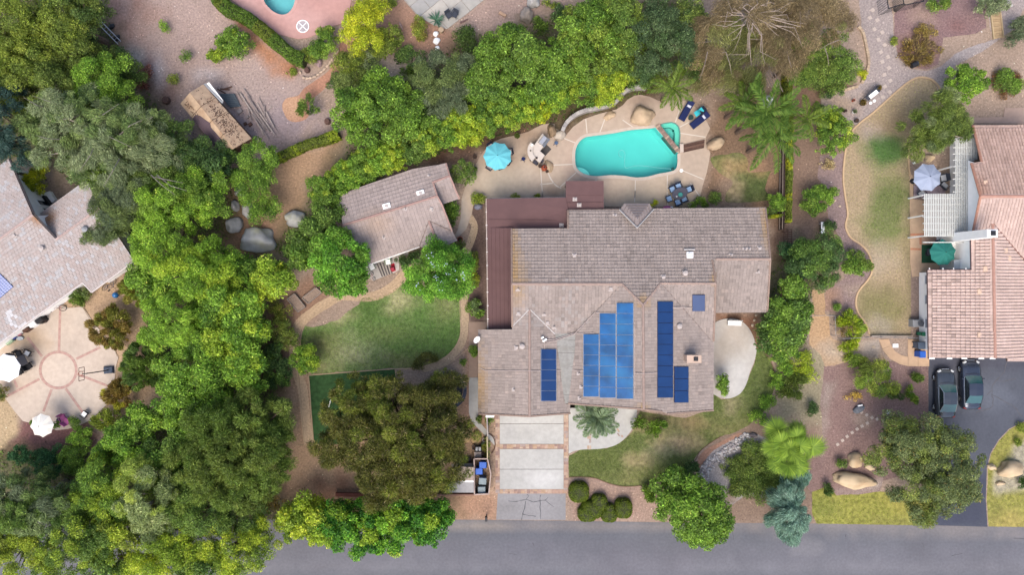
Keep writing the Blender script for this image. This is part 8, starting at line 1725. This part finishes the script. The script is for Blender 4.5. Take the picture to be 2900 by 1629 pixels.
mb=MB();mb.ribbon(W(cc(3,1,[(785,1064),(1085,1066)])),.12,0,.35);single('low_wall','low cream wall at the bottom of the dry lawn','wall',mb,M_STUCCO2)
t_=thing('air_conditioner','grey air conditioner beside the white wall of the tiled house','air conditioner',PC(3,1,1142,972));p=PC(3,1,1142,972,.8);mb=MB();mb.box((p.x,p.y,.4),(1.05,.72,.8));wbuild(mb,'cabinet',M_GREY,t_);mb=MB();mb.lathe([(.3,.8),(.3,.84)],18,(p.x+.2,p.y,0));wbuild(mb,'fan_guard',M_DCH,t_)
for k in range(5):mb=MB();mb.ribbon([(p.x+.2+(.06*k+.04)*math.cos(a),p.y+(.06*k+.04)*math.sin(a))for a in np.linspace(0,6.283,15)],.015,.84,.855);wbuild(mb,'grille_ring',M_GREY,t_)
def bin_(label,p,m,rz,s=1.0):
    t_=thing('wheelie_bin',label,'trash bin',p,rz);mb=MB();mb.prism([(-.27*s,-.30*s),(.27*s,-.30*s),(.27*s,.30*s),(-.27*s,.30*s)],0,.95);mb.build('bin_body',m,t_)
    mb=MB();mb.box((0,0,1.0),(.64*s,.72*s,.10),0,.9);ld=mb.build('lid',m,t_);mb=MB();mb.tube([(-.25*s,.38*s,.93),(.25*s,.38*s,.93)],.022,5);mb.build('handle',M_BLACK,t_)
    for sx in(-1,1):mb=MB();mb.tube([(sx*.24*s-.03,.30*s,.12),(sx*.24*s+.03,.30*s,.12)],.12,10);mb.build('wheel',M_BLACK,t_)
M_BINB=mat('blue bin',A(50,110,214),.5,.08,4);M_BING=mat('grey bin',A(150,166,172),.55,.08,4);M_BIND=mat('slate bin',A(96,112,132),.55,.12,4)
zb_=1240,1150,300
bin_('blue bin in the top corner of the bin enclosure',PZ(*zb_,828,1032,0),M_BINB,-1.6,1.0);bin_('blue bin lower left in the bin enclosure',PZ(*zb_,758,1146,0),M_BINB,-1.55);bin_('grey bin in the middle of the enclosure',PZ(*zb_,824,1322,0),M_BING,1.5,1.05);bin_('grey bin at the bottom of the enclosure',PC(1,2,1668,804,0),M_BING,1.6,1.05)
bin_('slate grey bin beside the white wall and curved walk',PC(3,1,1122,1128,0),M_BIND,1.6,1.1);bin_('bright blue bin beside the slate grey one',PC(3,1,1126,1192,0),M_BINB,.0,.95);bin_('small green bin below the air conditioner',PC(3,1,1138,1046,0),mat('green bin',A(52,140,104),.55,.1),1.5,.62)
# bin enclosure, flat sheds and clutter
t_=thing('bin_enclosure','wooden bin enclosure with pale rails beside the driveway','enclosure',PZ(*zb_,800,1200))
en=zz(*zb_,[(660,968),(905,968),(965,1240)])+cc(1,2,[(1716,855),(1612,860)]);en=en+[en[0]]
for a,b in zip(en,en[1:]):
    A_,B_=P(*a,1.3),P(*b,1.3);d=B_-A_;c_=(A_+B_)/2;mb=MB();mb.box((c_.x,c_.y,1.29),(d.length,.11,.06),math.atan2(d.y,d.x));wbuild(mb,'top_rail',mat('pale rail',A(206,184,174),.8,.1),t_)
    n=max(2,int(d.length/.3))
    for k in range(n):p=A_.lerp(B_,(k+.5)/n);mb=MB();mb.box((p.x,p.y,.63),(d.length/n-.01,.04,1.24),math.atan2(d.y,d.x));wbuild(mb,'board',M_BROWNWOOD,t_)
t_=thing('storage_shed','low flat roofed storage shed with a white roof strip under the pine','shed',PC(1,2,1545,750));
for pts,m,z in((cc(1,2,[(1480,655),(1606,660),(1606,757),(1490,755)]),mat('tan roof',A(196,178,166),.85,.1,4),1.6),(cc(1,2,[(1490,757),(1606,757.5),(1606,769),(1492,769)]),M_WHITE,1.61),(cc(1,2,[(1492,769.5),(1606,769.5),(1606,846),(1380,846),(1440,770)]),mat('grey roof',A(190,188,188),.8,.08,4),1.59)):
    mb=MB();mb.prism(W(pts,1.6),z-.08,z);wbuild(mb,'roof_panel',m,t_)
mb=MB();mb.prism(W(cc(1,2,[(1500,668),(1600,668),(1600,838),(1420,838)]),1.5),0,1.52);wbuild(mb,'wall',M_BROWNWOOD,t_)
mb=MB();mb.prism(W(zz(*zb_,[(245,1065),(650,1050),(650,1108),(250,1112)]),.9),.82,.9);t2=single('work_bench','long grey board bench above the storage shed roof','bench',mb,mat('grey board',A(186,176,170),.85,.15,4))
mb=MB();mb.tube([PZ(*zb_,320,1035,.3),PZ(*zb_,600,980,.3)],.26,12);single('rolled_tarp','dark rolled tarp above the storage shed','tarp',mb,mat('dark tarp',A(84,74,82),.7,.35,8))
p=PZ(*zb_,727,888,.6);mb=MB();mb.box((p.x,p.y,.35),(.72,.55,.7),.02,.97);single('storage_box','tan square box above the bin enclosure','box',mb,mat('tan box',A(206,188,176),.8,.1,4));
t_=thing('barbecue','small grey kettle table with two lids above the tan box','barbecue',PZ(*zb_,735,785));p=PZ(*zb_,735,785,.8);mb=MB();mb.box((p.x-.14,p.y,.8),(.27,.42,.16),-.1,.8);mb.box((p.x+.16,p.y,.8),(.27,.42,.16),.1,.8);wbuild(mb,'lids',M_GREY,t_);mb=MB();mb.box((p.x,p.y,.36),(.6,.4,.7));wbuild(mb,'cabinet',M_BLACK,t_)
pot('big black bucket beside the grey kettle table',PZ(*zb_,672,738,0),.25,.5,M_BLACK,name='bucket',cat='bucket');pot('grey bucket below the white gate rail',PZ(*zb_,855,610,0),.2,.4,M_GREY,name='bucket',cat='bucket')
mb=MB();p=PZ(*zb_,826,710,.25);mb.rock((p.x,p.y,.22),(.2,.2,.2),4,3,0,.05,.9);single('ball','pale green ball beside the narrow wall','ball',mb,mat('pale green',A(170,206,184),.5,.25,10),smooth=True)
t_=thing('side_fence','narrow pale side fence between the garage and the bins','fence',PZ(*zb_,895,560));
for a,b,m in(((893,215),(905,560),mat('pale wall',A(214,204,196),.8,.08)),((897,565),(902,960),mat('cream rail',A(222,206,164),.8,.08))):A_,B_=PZ(*zb_,*a,1.5),PZ(*zb_,*b,1.5);d=B_-A_;c_=(A_+B_)/2;mb=MB();mb.box((c_.x,c_.y,.75),(d.length,.1,1.5),math.atan2(d.y,d.x));wbuild(mb,'panel',m,t_)
mb=MB();mb.tube([PZ(*zb_,912,215,1.3),PZ(*zb_,908,560,1.3)],.03,5);wbuild(mb,'dark_rail',M_BLACK,t_)
mb=MB();q_=[PZ(*zb_,*v,2.3)for v in((870,152),(1040,158),(1020,215),(872,215))];mb.prism([(p.x,p.y)for p in q_],2.2,2.3);t_=single('awning','small white awning over the side gate at the garage','awning',mb,M_WHITE)
mb=MB();mb.ribbon(W(smooth_open(zz(*zb_,[(930,505),(1000,560),(1040,650),(1035,760),(980,865)]),5)),.1,0,.1);setp(mb.build('garden_edging',M_BROWNWOOD),kind='structure')
shrub('yellow green clump inside the curved edging by the bins',[(1222,1130,10,28,.6)],.6,'yolive','shrub',dens=.8,mix=('rust',.2,.9));shrub('green clump under the white awning',[(1230,1058,12,9)],.6,'green','shrub');shrub('dark clump left of the narrow side fence top',[(1208,1058,9,14)],.6,'olive','shrub')
mb=MB();mb.ribbon(W(cc(1,2,[(600,855),(820,858)])),.34,0,.3);single('timber_beam','red brown timber beam at the bottom of the sandy yard','timber',mb,mat('red timber',A(142,84,70),.9,.2,5));mb=MB();mb.ribbon(W(cc(1,2,[(1310,852),(1608,852)])),.14,0,.5);single('low_wall','low tan rail below the storage shed','wall',mb,mat('tan rail',A(170,132,116),.9,.15))
# letterboxes
for i,j,x,y,lab in((1,2,1697,1040,'black mailbox on a post at the driveway corner'),(3,2,1210,1070,'black mailbox beside the side driveway')):p=PC(i,j,x,y,1.1);t_=thing('mailbox',lab,'mailbox',(p.x,p.y,0));mb=MB();mb.box((0,0,.5),(.1,.1,1.0));mb.build('post',M_BLACK,t_);mb=MB();mb.box((0,0,1.1),(.24,.5,.26),0,.85);mb.build('box',M_BLACK,t_);mb=MB();mb.box((.13,.1,1.18),(.02,.05,.2));mb.build('flag',mat('red flag',A(180,40,40),.5),t_)
# trampoline, goal posts
p=P(1268,1106,.8);t_=thing('trampoline','round black trampoline half hidden under the huge pine','trampoline',(p.x,p.y,0));mb=MB();mb.lathe([(1.45,.78),(1.45,.80)],32);mb.build('mat',mat('trampoline mat',A(40,42,52),.8,.2,4),t_);mb=MB();mb.ribbon([(1.68*math.cos(a),1.68*math.sin(a))for a in np.linspace(0,6.2832,41)],.32,.8,.84);mb.build('spring_pad',mat('pad',A(74,80,100),.6,.15),t_)
for k in range(6):a=k*1.047;mb=MB();mb.tube([(1.75*math.cos(a),1.75*math.sin(a),0),(1.75*math.cos(a),1.75*math.sin(a),1.9)],.03,5);mb.build('pole',M_DCH,t_)
t_=thing('goal_frame','white goal frame poles poking through the huge pine','goal',PC(1,2,660,230));
for a,b in(((545,218),(560,166)),((750,305),(793,240)),((745,340),(770,355))):mb=MB();mb.tube([PC(1,2,*a,8.6),PC(1,2,*b,8.9)]if False else[PC(1,2,*a,.2),PC(1,2,a[0]*.5+b[0]*.5,a[1]*.5+b[1]*.5,1.2),PC(1,2,*b,2.2)],.05,6);wbuild(mb,'pole',M_WHITE,t_)
# raised beds
for lab,q4_ in(('left weathered raised bed in the brown corner',[(240,795),(295,755),(372,850),(318,888)]),('right weathered raised bed beside the bright corner tree',[(350,787),(450,710),(492,745),(392,826)])):
    w=W(cc(1,1,q4_),.3);t_=thing('raised_bed',lab,'planter',(w[0][0],w[0][1],0))
    for k in range(4):
        a,b=w[k],w[(k+1)%4];mb=MB();mb.ribbon([a,b],.09,0,.34);wbuild(mb,'side_board',M_WOOD,t_)
    mb=MB();c_=np.mean(w,0);mb.prism([(c_[0]+(p[0]-c_[0])*.93,c_[1]+(p[1]-c_[1])*.93)for p in w],0,.26);wbuild(mb,'soil',mat('bed soil',A(168,146,130),.95,.3,10,bump=.02),t_)
# guest house porch
porch=sheet('guest_porch',cc(1,1,[(800,560),(1000,470),(1120,430),(1130,470),(1062,490),(1062,580),(1025,600),(870,660),(845,642)]),0,A(216,208,200),[],M_CONC,thick=.08)
t_=thing('porch_rug','striped red and grey rug on the guest house porch','rug',PC(1,1,945,560,.08))
for k in range(9):
    u=k/9;a=(895+85*u,535-12*u-10*u);w=W(cc(1,1,[(895+95*u,535-22*u),(895+95*(u+.108),535-22*(u+.108)),(935+80*(u+.108),632-26*(u+.108)),(935+80*u,632-26*u)]));mb=MB();mb.prism(w,.08,.095);wbuild(mb,'stripe',mat('stripe %d'%(k%4),(A(120,112,110),A(196,186,176),A(180,40,56),A(92,86,88))[(0,1,3,1,0,2,1,2,0)[k]],.95,.25,14),t_)
mb=MB();mb.prism(W(cc(1,1,[(1000,540),(1025,530),(1038,585),(1010,596)])),.08,.10);single('door_mat','bright red mat at the right end of the porch','mat',mb,mat('red mat',A(200,48,66),.95,.15))
M_SAGE=mat('sage green',A(122,150,112),.8,.1)
chair('adi',M_SAGE,M_WHITE,PC(1,1,985,522,.08),.2,'sage green porch chair with white cushion at the middle of the porch',None);chair('adi',M_SAGE,M_WHITE,PC(1,1,868,560,.08),.5,'sage green porch chair near the bright corner tree',None)
mb=MB();mb.box((*PC(1,1,1012,572,.3).xy,.3),(.4,.34,.4),.3,.9);single('stool','small crimson stool on the red mat','stool',mb,mat('crimson',A(196,66,86),.8,.1))
pot('terracotta pot with soil beside the porch roof corner',PC(1,1,1508,357,0),.26,.35,M_TERRA)
# bicycles
def bicycle(label,p,rz,lean,col,s=1.0):
    t_=thing('bicycle',label,'bicycle',p);t_.rotation_euler=(lean,0,rz);t_.scale=(s,s,s)
    for x in(-.5,.5):
        mb=MB();mb.tube([(x+.32*math.cos(a),0,.33+.32*math.sin(a))for a in np.linspace(0,6.2832,17)],.028,5,cap=False);w=mb.build('wheel',M_BLACK,t_);mb=MB()
        for k in range(6):a=k*math.pi/6;mb.tube([(x-.3*math.cos(a),0,.33-.3*math.sin(a)),(x+.3*math.cos(a),0,.33+.3*math.sin(a))],.006,3)
        mb.build('spokes',M_GREY,w)
    mb=MB();mb.tube([(-.5,0,.33),(-.05,0,.3),(.38,0,.78),(-.15,0,.82),(-.05,0,.3)],.022,5);mb.tube([(-.5,0,.33),(-.15,0,.82),(-.18,0,.95)],.018,5);mb.tube([(.5,0,.33),(.38,0,.78),(.34,0,.98)],.02,5);mb.build('frame',col,t_)
    mb=MB();mb.tube([(.38,-.28,1.0),(.34,0,.98),(.38,.28,1.0)],.016,5);mb.build('handlebar',M_BLACK,t_);mb=MB();mb.box((-.2,0,.97),(.26,.15,.06),0,.8);mb.build('saddle',M_BLACK,t_)
bicycle('dark bicycle leaning at the eave of the pink tiled house',PZ(0,740,400,880,560,.05),-1.15,.75,mat('dark bike',A(120,80,84),.4));bicycle('bicycle lying under the stepped eave near the blue ball',PZ(0,740,400,1480,285,.05),.6,1.1,mat('grey bike',A(120,118,140),.4));bicycle('small red child bicycle on the porch end',PC(1,1,880,622,.08),-1.2,.6,mat('red bike',A(196,60,80),.4),.6)
mb=MB();p=PC(0,1,845,765,.3);mb.lathe([(.30*math.sin(a),.30-.30*math.cos(a))for a in np.linspace(.02,3.12,13)],20,(p.x,p.y,0));single('exercise_ball','shiny blue exercise ball on the tan soil','ball',mb,mat('blue ball',A(48,128,196),.25,.05,2,spec=.5),smooth=True)
# things along the eave of the patio house
zv=0,740,400
pot('upper round brown pot beside the eave',PZ(*zv,625,742,.05),.19,.35,M_DPOT);pot('lower round brown pot with dry soil beside the eave',PZ(*zv,632,815,.05),.22,.35,M_DPOT);pot('little grey pot near the bicycle',PZ(*zv,706,690,.05),.1,.2,M_GREY)
for x,y,sx,sy,h,m,lab in((525,805,.75,.5,.9,M_BLACK,'covered black grill under the eave'),(440,862,.75,.42,.75,M_WHITE,'white folding table under the eave'),(340,925,.7,.5,.7,M_BROWNWOOD,'brown wooden chest under the eave'),(122,1100,.8,.35,.4,mat('pale green tub',A(190,216,180),.6,.15),'pale green toy tub under the eave'),(190,1040,.36,.3,.4,mat('toy blue',A(60,80,160),.5,.2),'blue toy crate under the eave')):
    p=PZ(*zv,x,y,h);mb=MB();mb.box((p.x,p.y,h/2+.05),(sx,sy,h),.6,.94);single('storage_box' if 'table' not in lab else 'side_table',lab,'table' if 'table' in lab else 'grill' if 'grill' in lab else 'box',mb,m)
p=PZ(*zv,262,1055,.3);mb=MB();mb.lathe([(.30,0),(.34,.16),(.28,.2)],18,(p.x,p.y,.05),1,.6);single('wash_tub','pale blue oval tub beside the blue toy crate','tub',mb,mat('pale tub',A(206,216,222),.5,.05));p=PZ(*zv,262,1000,.3);mb=MB();mb.rock((p.x,p.y,.25),(.22,.2,.2),9,2);single('toy','pink toy heap under the eave','toy',mb,mat('pink toy',A(216,150,160),.7,.3,10))
# basketball hoop
b0=PZ(*zl,1870,530,.05);tt_=thing('basketball_hoop','portable basketball hoop with a dark blue base on the patio','basketball hoop',b0)
mb=MB();mb.box((0,0,.16),(1.0,.72,.24),.08,.85);mb.build('base',mat('hoop base',A(64,78,100),.5,.15),tt_);tx=-.72
mb=MB();mb.tube([(.05,0,.2),(-.15,0,1.7),(-.45,0,2.9)],.05,8);mb.build('pole',M_BLACK,tt_);mb=MB();mb.tube([(.42,.28,.25),(-.1,0,1.2)],.018,4);mb.tube([(.42,-.28,.25),(-.1,0,1.2)],.018,4);mb.build('brace',M_GREY,tt_)
mb=MB()
for y in(-.6,.6):mb.tube([(tx,y,2.75),(tx,y,3.55)],.03,4)
for z in(2.75,3.55):mb.tube([(tx,-.6,z),(tx,.6,z)],.03,4)
mb.build('backboard_frame',mat('bronze frame',A(120,92,76),.6),tt_);mb=MB()
for y in(-.22,.22):mb.tube([(tx,y,2.8),(tx,y,3.5)],.02,4)
mb.build('target_frame',mat('bronze frame',A(120,92,76),.6),tt_)
mb=MB();mb.tube([(tx-.28+.22*math.cos(a),.22*math.sin(a),2.85)for a in np.linspace(0,6.2832,15)],.018,4,cap=False);mb.build('rim',mat('orange rim',A(190,90,50),.5),tt_);mb=MB();mb.tube([(-.45,0,2.9),(tx,0,3.1)],.04,5);mb.build('arm',M_BLACK,tt_)
# bench on the kidney patio, satellite dishes, pool float
p=PC(2,1,1645,967,.06);t_=thing('white_bench','white bench at the top of the kidney shaped patio','bench',p,-.04);mb=MB();mb.box((0,-.05,.42),(1.3,.42,.06));mb.build('seat',M_WHITE,t_);mb=MB();mb.box((0,.22,.6),(1.35,.06,.4),0,1,rx=-.15);mb.build('backrest',mat('white grey',A(216,216,214),.6),t_)
for sx in(-1,1):mb=MB();mb.box((sx*.58,0,.25),(.06,.42,.5));mb.build('leg',M_WHITE,t_)
def dish(label,p,rz):
    t_=thing('satellite_dish',label,'satellite dish',p);mb=MB();M_=Matrix.Rotation(rz,4,'Z')@Matrix.Rotation(.55,4,'X');prof=[(.02,0),(.2,.02),(.36,.08)];vs,fs=[],[]
    for r_,z in prof:
        for k in range(16):a=k*math.pi/8;vs.append(M_@Vector((r_*math.cos(a),r_*math.sin(a)*.8,z))+Vector((0,0,.9)))
    for i in range(2):
        for k in range(16):fs.append((i*16+k,i*16+(k+1)%16,(i+1)*16+(k+1)%16,(i+1)*16+k))
    fs.append(tuple(range(16)));mb.add(vs,fs);mb.build('reflector',M_WHITE,t_);mb=MB();mb.tube([(0,0,0),(0,0,.88)],.03,5);mb.build('mast',M_GREY,t_);mb=MB();a=M_@Vector((0,-.3,.05))+Vector((0,0,.9));b=M_@Vector((0,-.1,.42))+Vector((0,0,.9));mb.tube([a,b],.02,4);mb.build('feed_arm',M_GREY,t_)
dish('white satellite dish at the garage roof corner',PC(1,1,1630,1085,2.6),.9);dish('white satellite dish on the lean to beside the green umbrella',PZ(*z5,1225,715,2.25),.7)
mb=MB();p=PZ(*zd,455,702,.3);mb.lathe([(.16,.1),(.3,.05),(.36,.14),(.3,.24),(.2,.24)],16,(p.x,p.y,.06),1.25,.7);single('pool_float','pink pool float against the back wall of the main house','pool float',mb,M_PINK);mb=MB();p=PZ(*zd,528,690,.3);mb.rock((p.x,p.y,.3),(.13,.12,.26),8,2);single('toy','white bird shaped toy beside the pink float','toy',mb,M_WHITE)
for k,(x,y)in enumerate(((580,706),(670,712),(755,702))):p=PZ(*zd,x,y,.2);mb=MB();mb.box((p.x,p.y,.15),(.55,.16,.22),0,.9);single('storage_box',('first','second','third')[k]+' pale low box right of the pink float along the wall','box',mb,mat('pale box',A(208,196,176),.8,.15))
shrub('yellow plant beside the portico roof',[(1645,512,11,10,1.2)],1.2,'yellow','shrub');shrub('bright green round shrub at the wall below the oval table',[(1757,512,21,12)],1.2,'bright','spiky',mix=('green',.4,.8));shrub('dark citrus shrub on the poolside lawn',[(1797,497,16,16)],1.0,'mid','shrub',mix=('yolive',.3,.9))
p=PC(3,2,697,232);mb=MB();mb.rock((p.x,p.y,.15),(.62,.36,.3),22,2,.45,.2,.4);single('slate_rock','blue grey slate rock with a white edge on the mulch yard','rock',mb,mat('slate',A(126,130,138),.8,.25,5));p=PC(3,2,715,207,.3);mb=MB();mb.box((p.x,p.y,.3),(.5,.16,.1),.2,.8);single('white_plaque','white plaque on the slate rock','plaque',mb,M_WHITE)
rock('white flowers stone beside the stepping stones under the tree',PC(3,2,915,255),(.26,.2,.2),24,M_WHITE)

# cars
def car(label,p,L=4.75,Wd=1.84,hb=.0,trim=True,seed=0):
    """sedan, nose towards +y"""
    t_=thing('car',label,'car',p);PAINT=mat('car paint %d'%seed,((.050,.060,.074),(.036,.046,.070))[seed],.18,.08,1.0,spec=.7,metal=.45);GLASS=mat('car glass',(.02,.07,.075),.08,.1,1,spec=.7);CH=mat('chrome trim',A(206,210,214),.25,.05,2,metal=.7)
    st=[(-1.0,.70,.55,.72),(-.97,.84,.48,.86),(-.86,.95,.40,.94),(-.62,1.0,.36,1.0),(-.2,1.0,.34,.98),(.3,1.0,.34,.95),(.6,.99,.36,.90),(.82,.94,.40,.80),(.93,.83,.46,.70),(1.0,.62,.52,.60)]
    mb=MB();vs,fs=[],[];n=10
    for u,w,zl_,zt_ in st:
        y=u*L/2;hw=w*Wd/2;zt2=zt_
        ring=[(-hw*.9,.22),(-hw,zl_),(-hw*.985,zt2-.14),(-hw*.90,zt2-.03),(-hw*.45,zt2+.03),(hw*.45,zt2+.03),(hw*.90,zt2-.03),(hw*.985,zt2-.14),(hw,zl_),(hw*.9,.22)]
        vs+=[(x,y,z)for x,z in ring]
    for i in range(len(st)-1):
        for k in range(n):fs.append((i*n+k,i*n+(k+1)%n,(i+1)*n+(k+1)%n,(i+1)*n+k)[::-1])
    fs+=[tuple(range(n)),tuple((len(st)-1)*n+k for k in range(n-1,-1,-1))]
    mb.add(vs,fs);mb.build('body',PAINT,t_,smooth=True)
    hw=Wd/2;zb1,zr=.96,1.43;yb0,yb1=-L*.365,L*.175;yr0,yr1=-L*.20,L*.035;wb,wr=hw*.90,hw*.68
    def pane(name,pts,m,th=.02):q_=MB();q_.add(pts,[tuple(range(len(pts))),tuple(range(len(pts)-1,-1,-1))]);return q_.build(name,m,t_)
    bow=.10
    pane('windscreen',[(-wb,yb1,zb1),(0,yb1+bow,zb1+.01),(wb,yb1,zb1),(wr,yr1,zr),(0,yr1+.05,zr+.02),(-wr,yr1,zr)],GLASS);pane('rear_window',[(wb*.93,yb0,zb1+.02),(0,yb0-.05,zb1+.03),(-wb*.93,yb0,zb1+.02),(-wr,yr0,zr-.01),(0,yr0,zr+.01),(wr,yr0,zr-.01)],GLASS)
    for s_ in(-1,1):
        pane('side_window',[(s_*wb,yb1,zb1),(s_*wr,yr1,zr),(s_*wr,(yr0+yr1)/2,zr+.02),(s_*wr,yr0,zr-.01),(s_*wb*.93,yb0,zb1+.02)],M_DARKGLASS)
        q_=MB();q_.tube([(s_*(wb+.005),yb1-.05,zb1+.01),(s_*(wb+.02),(yb0+yb1)/2,zb1),(s_*wb*.95,yb0+.05,zb1+.02)],.02,4);q_.build('belt_trim',CH,t_)
        q_=MB();q_.tube([(s_*wb,yb1,zb1+.01),(s_*(wr+.02),yr1,zr),(s_*(wr+.02),yr0,zr),(s_*wb*.93,yb0,zb1+.02)],.028,4);q_.build('roof_rail',CH if trim else PAINT,t_)
        q_=MB();q_.box((s_*(hw+.08),L*.13,.98),(.2,.1,.13),0,.9);q_.build('mirror',PAINT,t_)
        q_=MB();q_.box((s_*hw*.68,L*.452,.70),(.36,.22,.10),-s_*.55,.8);q_.build('headlight',mat('lamp glass',A(226,230,232),.15,.05,spec=.6),t_);q_=MB();q_.box((s_*hw*.74,-L*.468,.80),(.30,.14,.13),s_*.35,.9);q_.build('tail_light',mat('tail lamp',A(190,60,50),.25,.05),t_)
        for y in(L*.305,-L*.29):
            w_=MB();w_.tube([(s_*(hw-.20),y,.32),(s_*(hw+.015),y,.32)],.33,18);tr=w_.build('wheel',M_BLACK,t_);q_=MB();q_.tube([(s_*(hw+.012),y,.32),(s_*(hw+.03),y,.32)],.10,10)
            for k in range(5):a=k*1.2566;q_.tube([(s_*(hw+.022),y,.32),(s_*(hw+.022),y+.23*math.cos(a),.32+.23*math.sin(a))],.035,4)
            q_.build('rim',CH,tr)
    q_=MB();q_.add([(-wr-.01,yr1+.02,zr),(0,yr1+.06,zr+.035),(wr+.01,yr1+.02,zr),(wr+.01,yr0,zr),(0,yr0-.02,zr+.03),(-wr-.01,yr0,zr),(0,(yr0+yr1)/2,zr+.06),(-wr-.01,(yr0+yr1)/2,zr+.03),(wr+.01,(yr0+yr1)/2,zr+.03)],[(0,7,6,1),(1,6,8,2),(7,5,4,6),(6,4,3,8)]);q_.build('roof',PAINT,t_)
    q_=MB();q_.tube([(-hw*.8,L*.20+.06,.945),(0,L*.20+.16,.985),(hw*.8,L*.20+.06,.945)],.02,4);q_.build('wiper_cowl',M_BLACK,t_);q_=MB();q_.box((0,L*.492,.58),(.7,.08,.16));q_.build('grille',CH,t_)
    for x in(-.28,.28):q_=MB();q_.tube([(x*1.15,L*.23,.955),(x,L*.40,.86)],.018,4);q_.build('hood_crease',PAINT,t_)
    q_=MB();q_.tube([(-hw*.8,-L*.40,.965),(hw*.8,-L*.40,.965)],.012,4);q_.build('trunk_seam',M_BLACK,t_)
    return t_
zc_=2580,960,320
ca=PZ(*zc_,612,945,0);cb=PZ(*zc_,1020,780,0)
car('black sedan with chrome window trim beside the mulch yard',P(2580+600*.16589,960+935*.16589,.75).xy.to_3d(),4.75,1.82,seed=0);car('dark blue black sedan nearer the garage door',P(2580+1035*.16589,960+785*.16589,.75).xy.to_3d(),4.8,1.84,trim=False,seed=1)

# ------------------------------------------------------------------ grass, pebbles, litter
def scatter(name,zone,per_m2,fn,m,kind='stuff'):
    w,base,marks,z,seed=ZONES[zone];xs,ys=np.array([p[0]for p in w]),np.array([p[1]for p in w]);x0,x1,y0,y1=max(xs.min(),-52),min(xs.max(),52),max(ys.min(),-29.5),min(ys.max(),29.5)
    n=int((x1-x0)*(y1-y0)*per_m2);X=RN.uniform(x0,x1,n);Y=RN.uniform(y0,y1,n);ok=inside(w,X,Y)
    if zone=='ground':
        for hp in HOLES+[ZONES[k_][0]for k_ in ZONES if k_!='ground']:ok&=~inside(hp,X,Y)
    X,Y=X[ok],Y[ok];C=earthy(paint(X,Y,base,marks,seed),zone if 'lawn' in zone else False)
    me=fn(name,X,Y,z,C);me.materials.append(m);setp(link(name,me),kind=kind)
def grass(green,lo=.35):
    def fn(name,X,Y,z,C):
        g=C[:,1]/(C[:,0]+1e-6);k=RN.uniform(0,1,len(X))<np.clip((g-.86)*3.2,.12,1);X,Y,C=X[k],Y[k],C[k];n=len(X);a=RN.uniform(0,6.28,n);d=np.stack([np.cos(a),np.sin(a),RN.uniform(.1,.9,n)],-1)
        col=C*RN.uniform(.85,1.9,(n,1))*np.array([.95,1.12,.8]);return tri_leaves(name,np.stack([X,Y,np.full(n,z+.025)],-1),d,rn(n,3)+np.array([0,0,1.5]),RN.uniform(.08,.18,n),RN.uniform(.025,.06,n),col)
    return fn
for zn,d in(('back_lawn',170),('front_lawn',170),('verge_lawn',230),('corner_lawn',200),('dry_lawn',90),('poolside_lawn',120)):scatter('grass',zn,d,grass(1),M_LEAF)
def chips(lo,hi,lift=.012,tint=(1,1,1),var=.55):
    def fn(name,X,Y,z,C):
        n=len(X);a=RN.uniform(0,6.28,n);d=np.stack([np.cos(a),np.sin(a),.1*rn(n)],-1);s_=RN.uniform(lo,hi,n)
        return tri_leaves(name,np.stack([X,Y,np.full(n,z+lift)],-1),d,.35*rn(n,3)+np.array([0,0,1.0]),s_,s_*RN.uniform(.5,.9,n),np.clip(C*np.exp(var*rn(n,1)*.6)*np.array(tint),0,.7))
    return fn
M_CHIP=colmat('chips',.9,.1,6,30,0)
for zn,d in(('gravel_path',45),('mulch_bed',60),('purple_mulch',60),('mulch_yard',60),('pebble_bed',70)):scatter('gravel',zn,d,chips(.05,.12),M_CHIP)
ZONES['ground']=([(-52,-22.5),(52,-23),(52,29.5),(-52,29.5)],DIRT,GM,.0,3)
scatter('ground_litter','ground',10,chips(.05,.15,.014,(1.02,1,.97),.8),M_CHIP)
gx_=RN.uniform(-51,51,160000);gy_=RN.uniform(-29,29,160000);ok=np.zeros(len(gx_),bool)
for mk in BELT_DARK:ok|=inside(W(mk[1]),gx_,gy_)
for zn in ZONES:
    if zn!='ground':ok&=~inside(ZONES[zn][0],gx_,gy_)
ok&=fbm(gx_*.6,gy_*.6,5)>.38;gx_,gy_=gx_[ok],gy_[ok];n=len(gx_)
me=tri_leaves('gap_leaves',np.stack([gx_,gy_,RN.uniform(.03,.22,n)],-1),rn(n,3),rn(n,3)+np.array([0,0,1.2]),RN.uniform(.14,.3,n),RN.uniform(.08,.16,n),ramp('mid',.4+.25*rn(n)));me.materials.append(M_LEAF);setp(link('gap_leaves',me),kind='stuff')  # added leaf flecks that fill the dark gaps between crowns
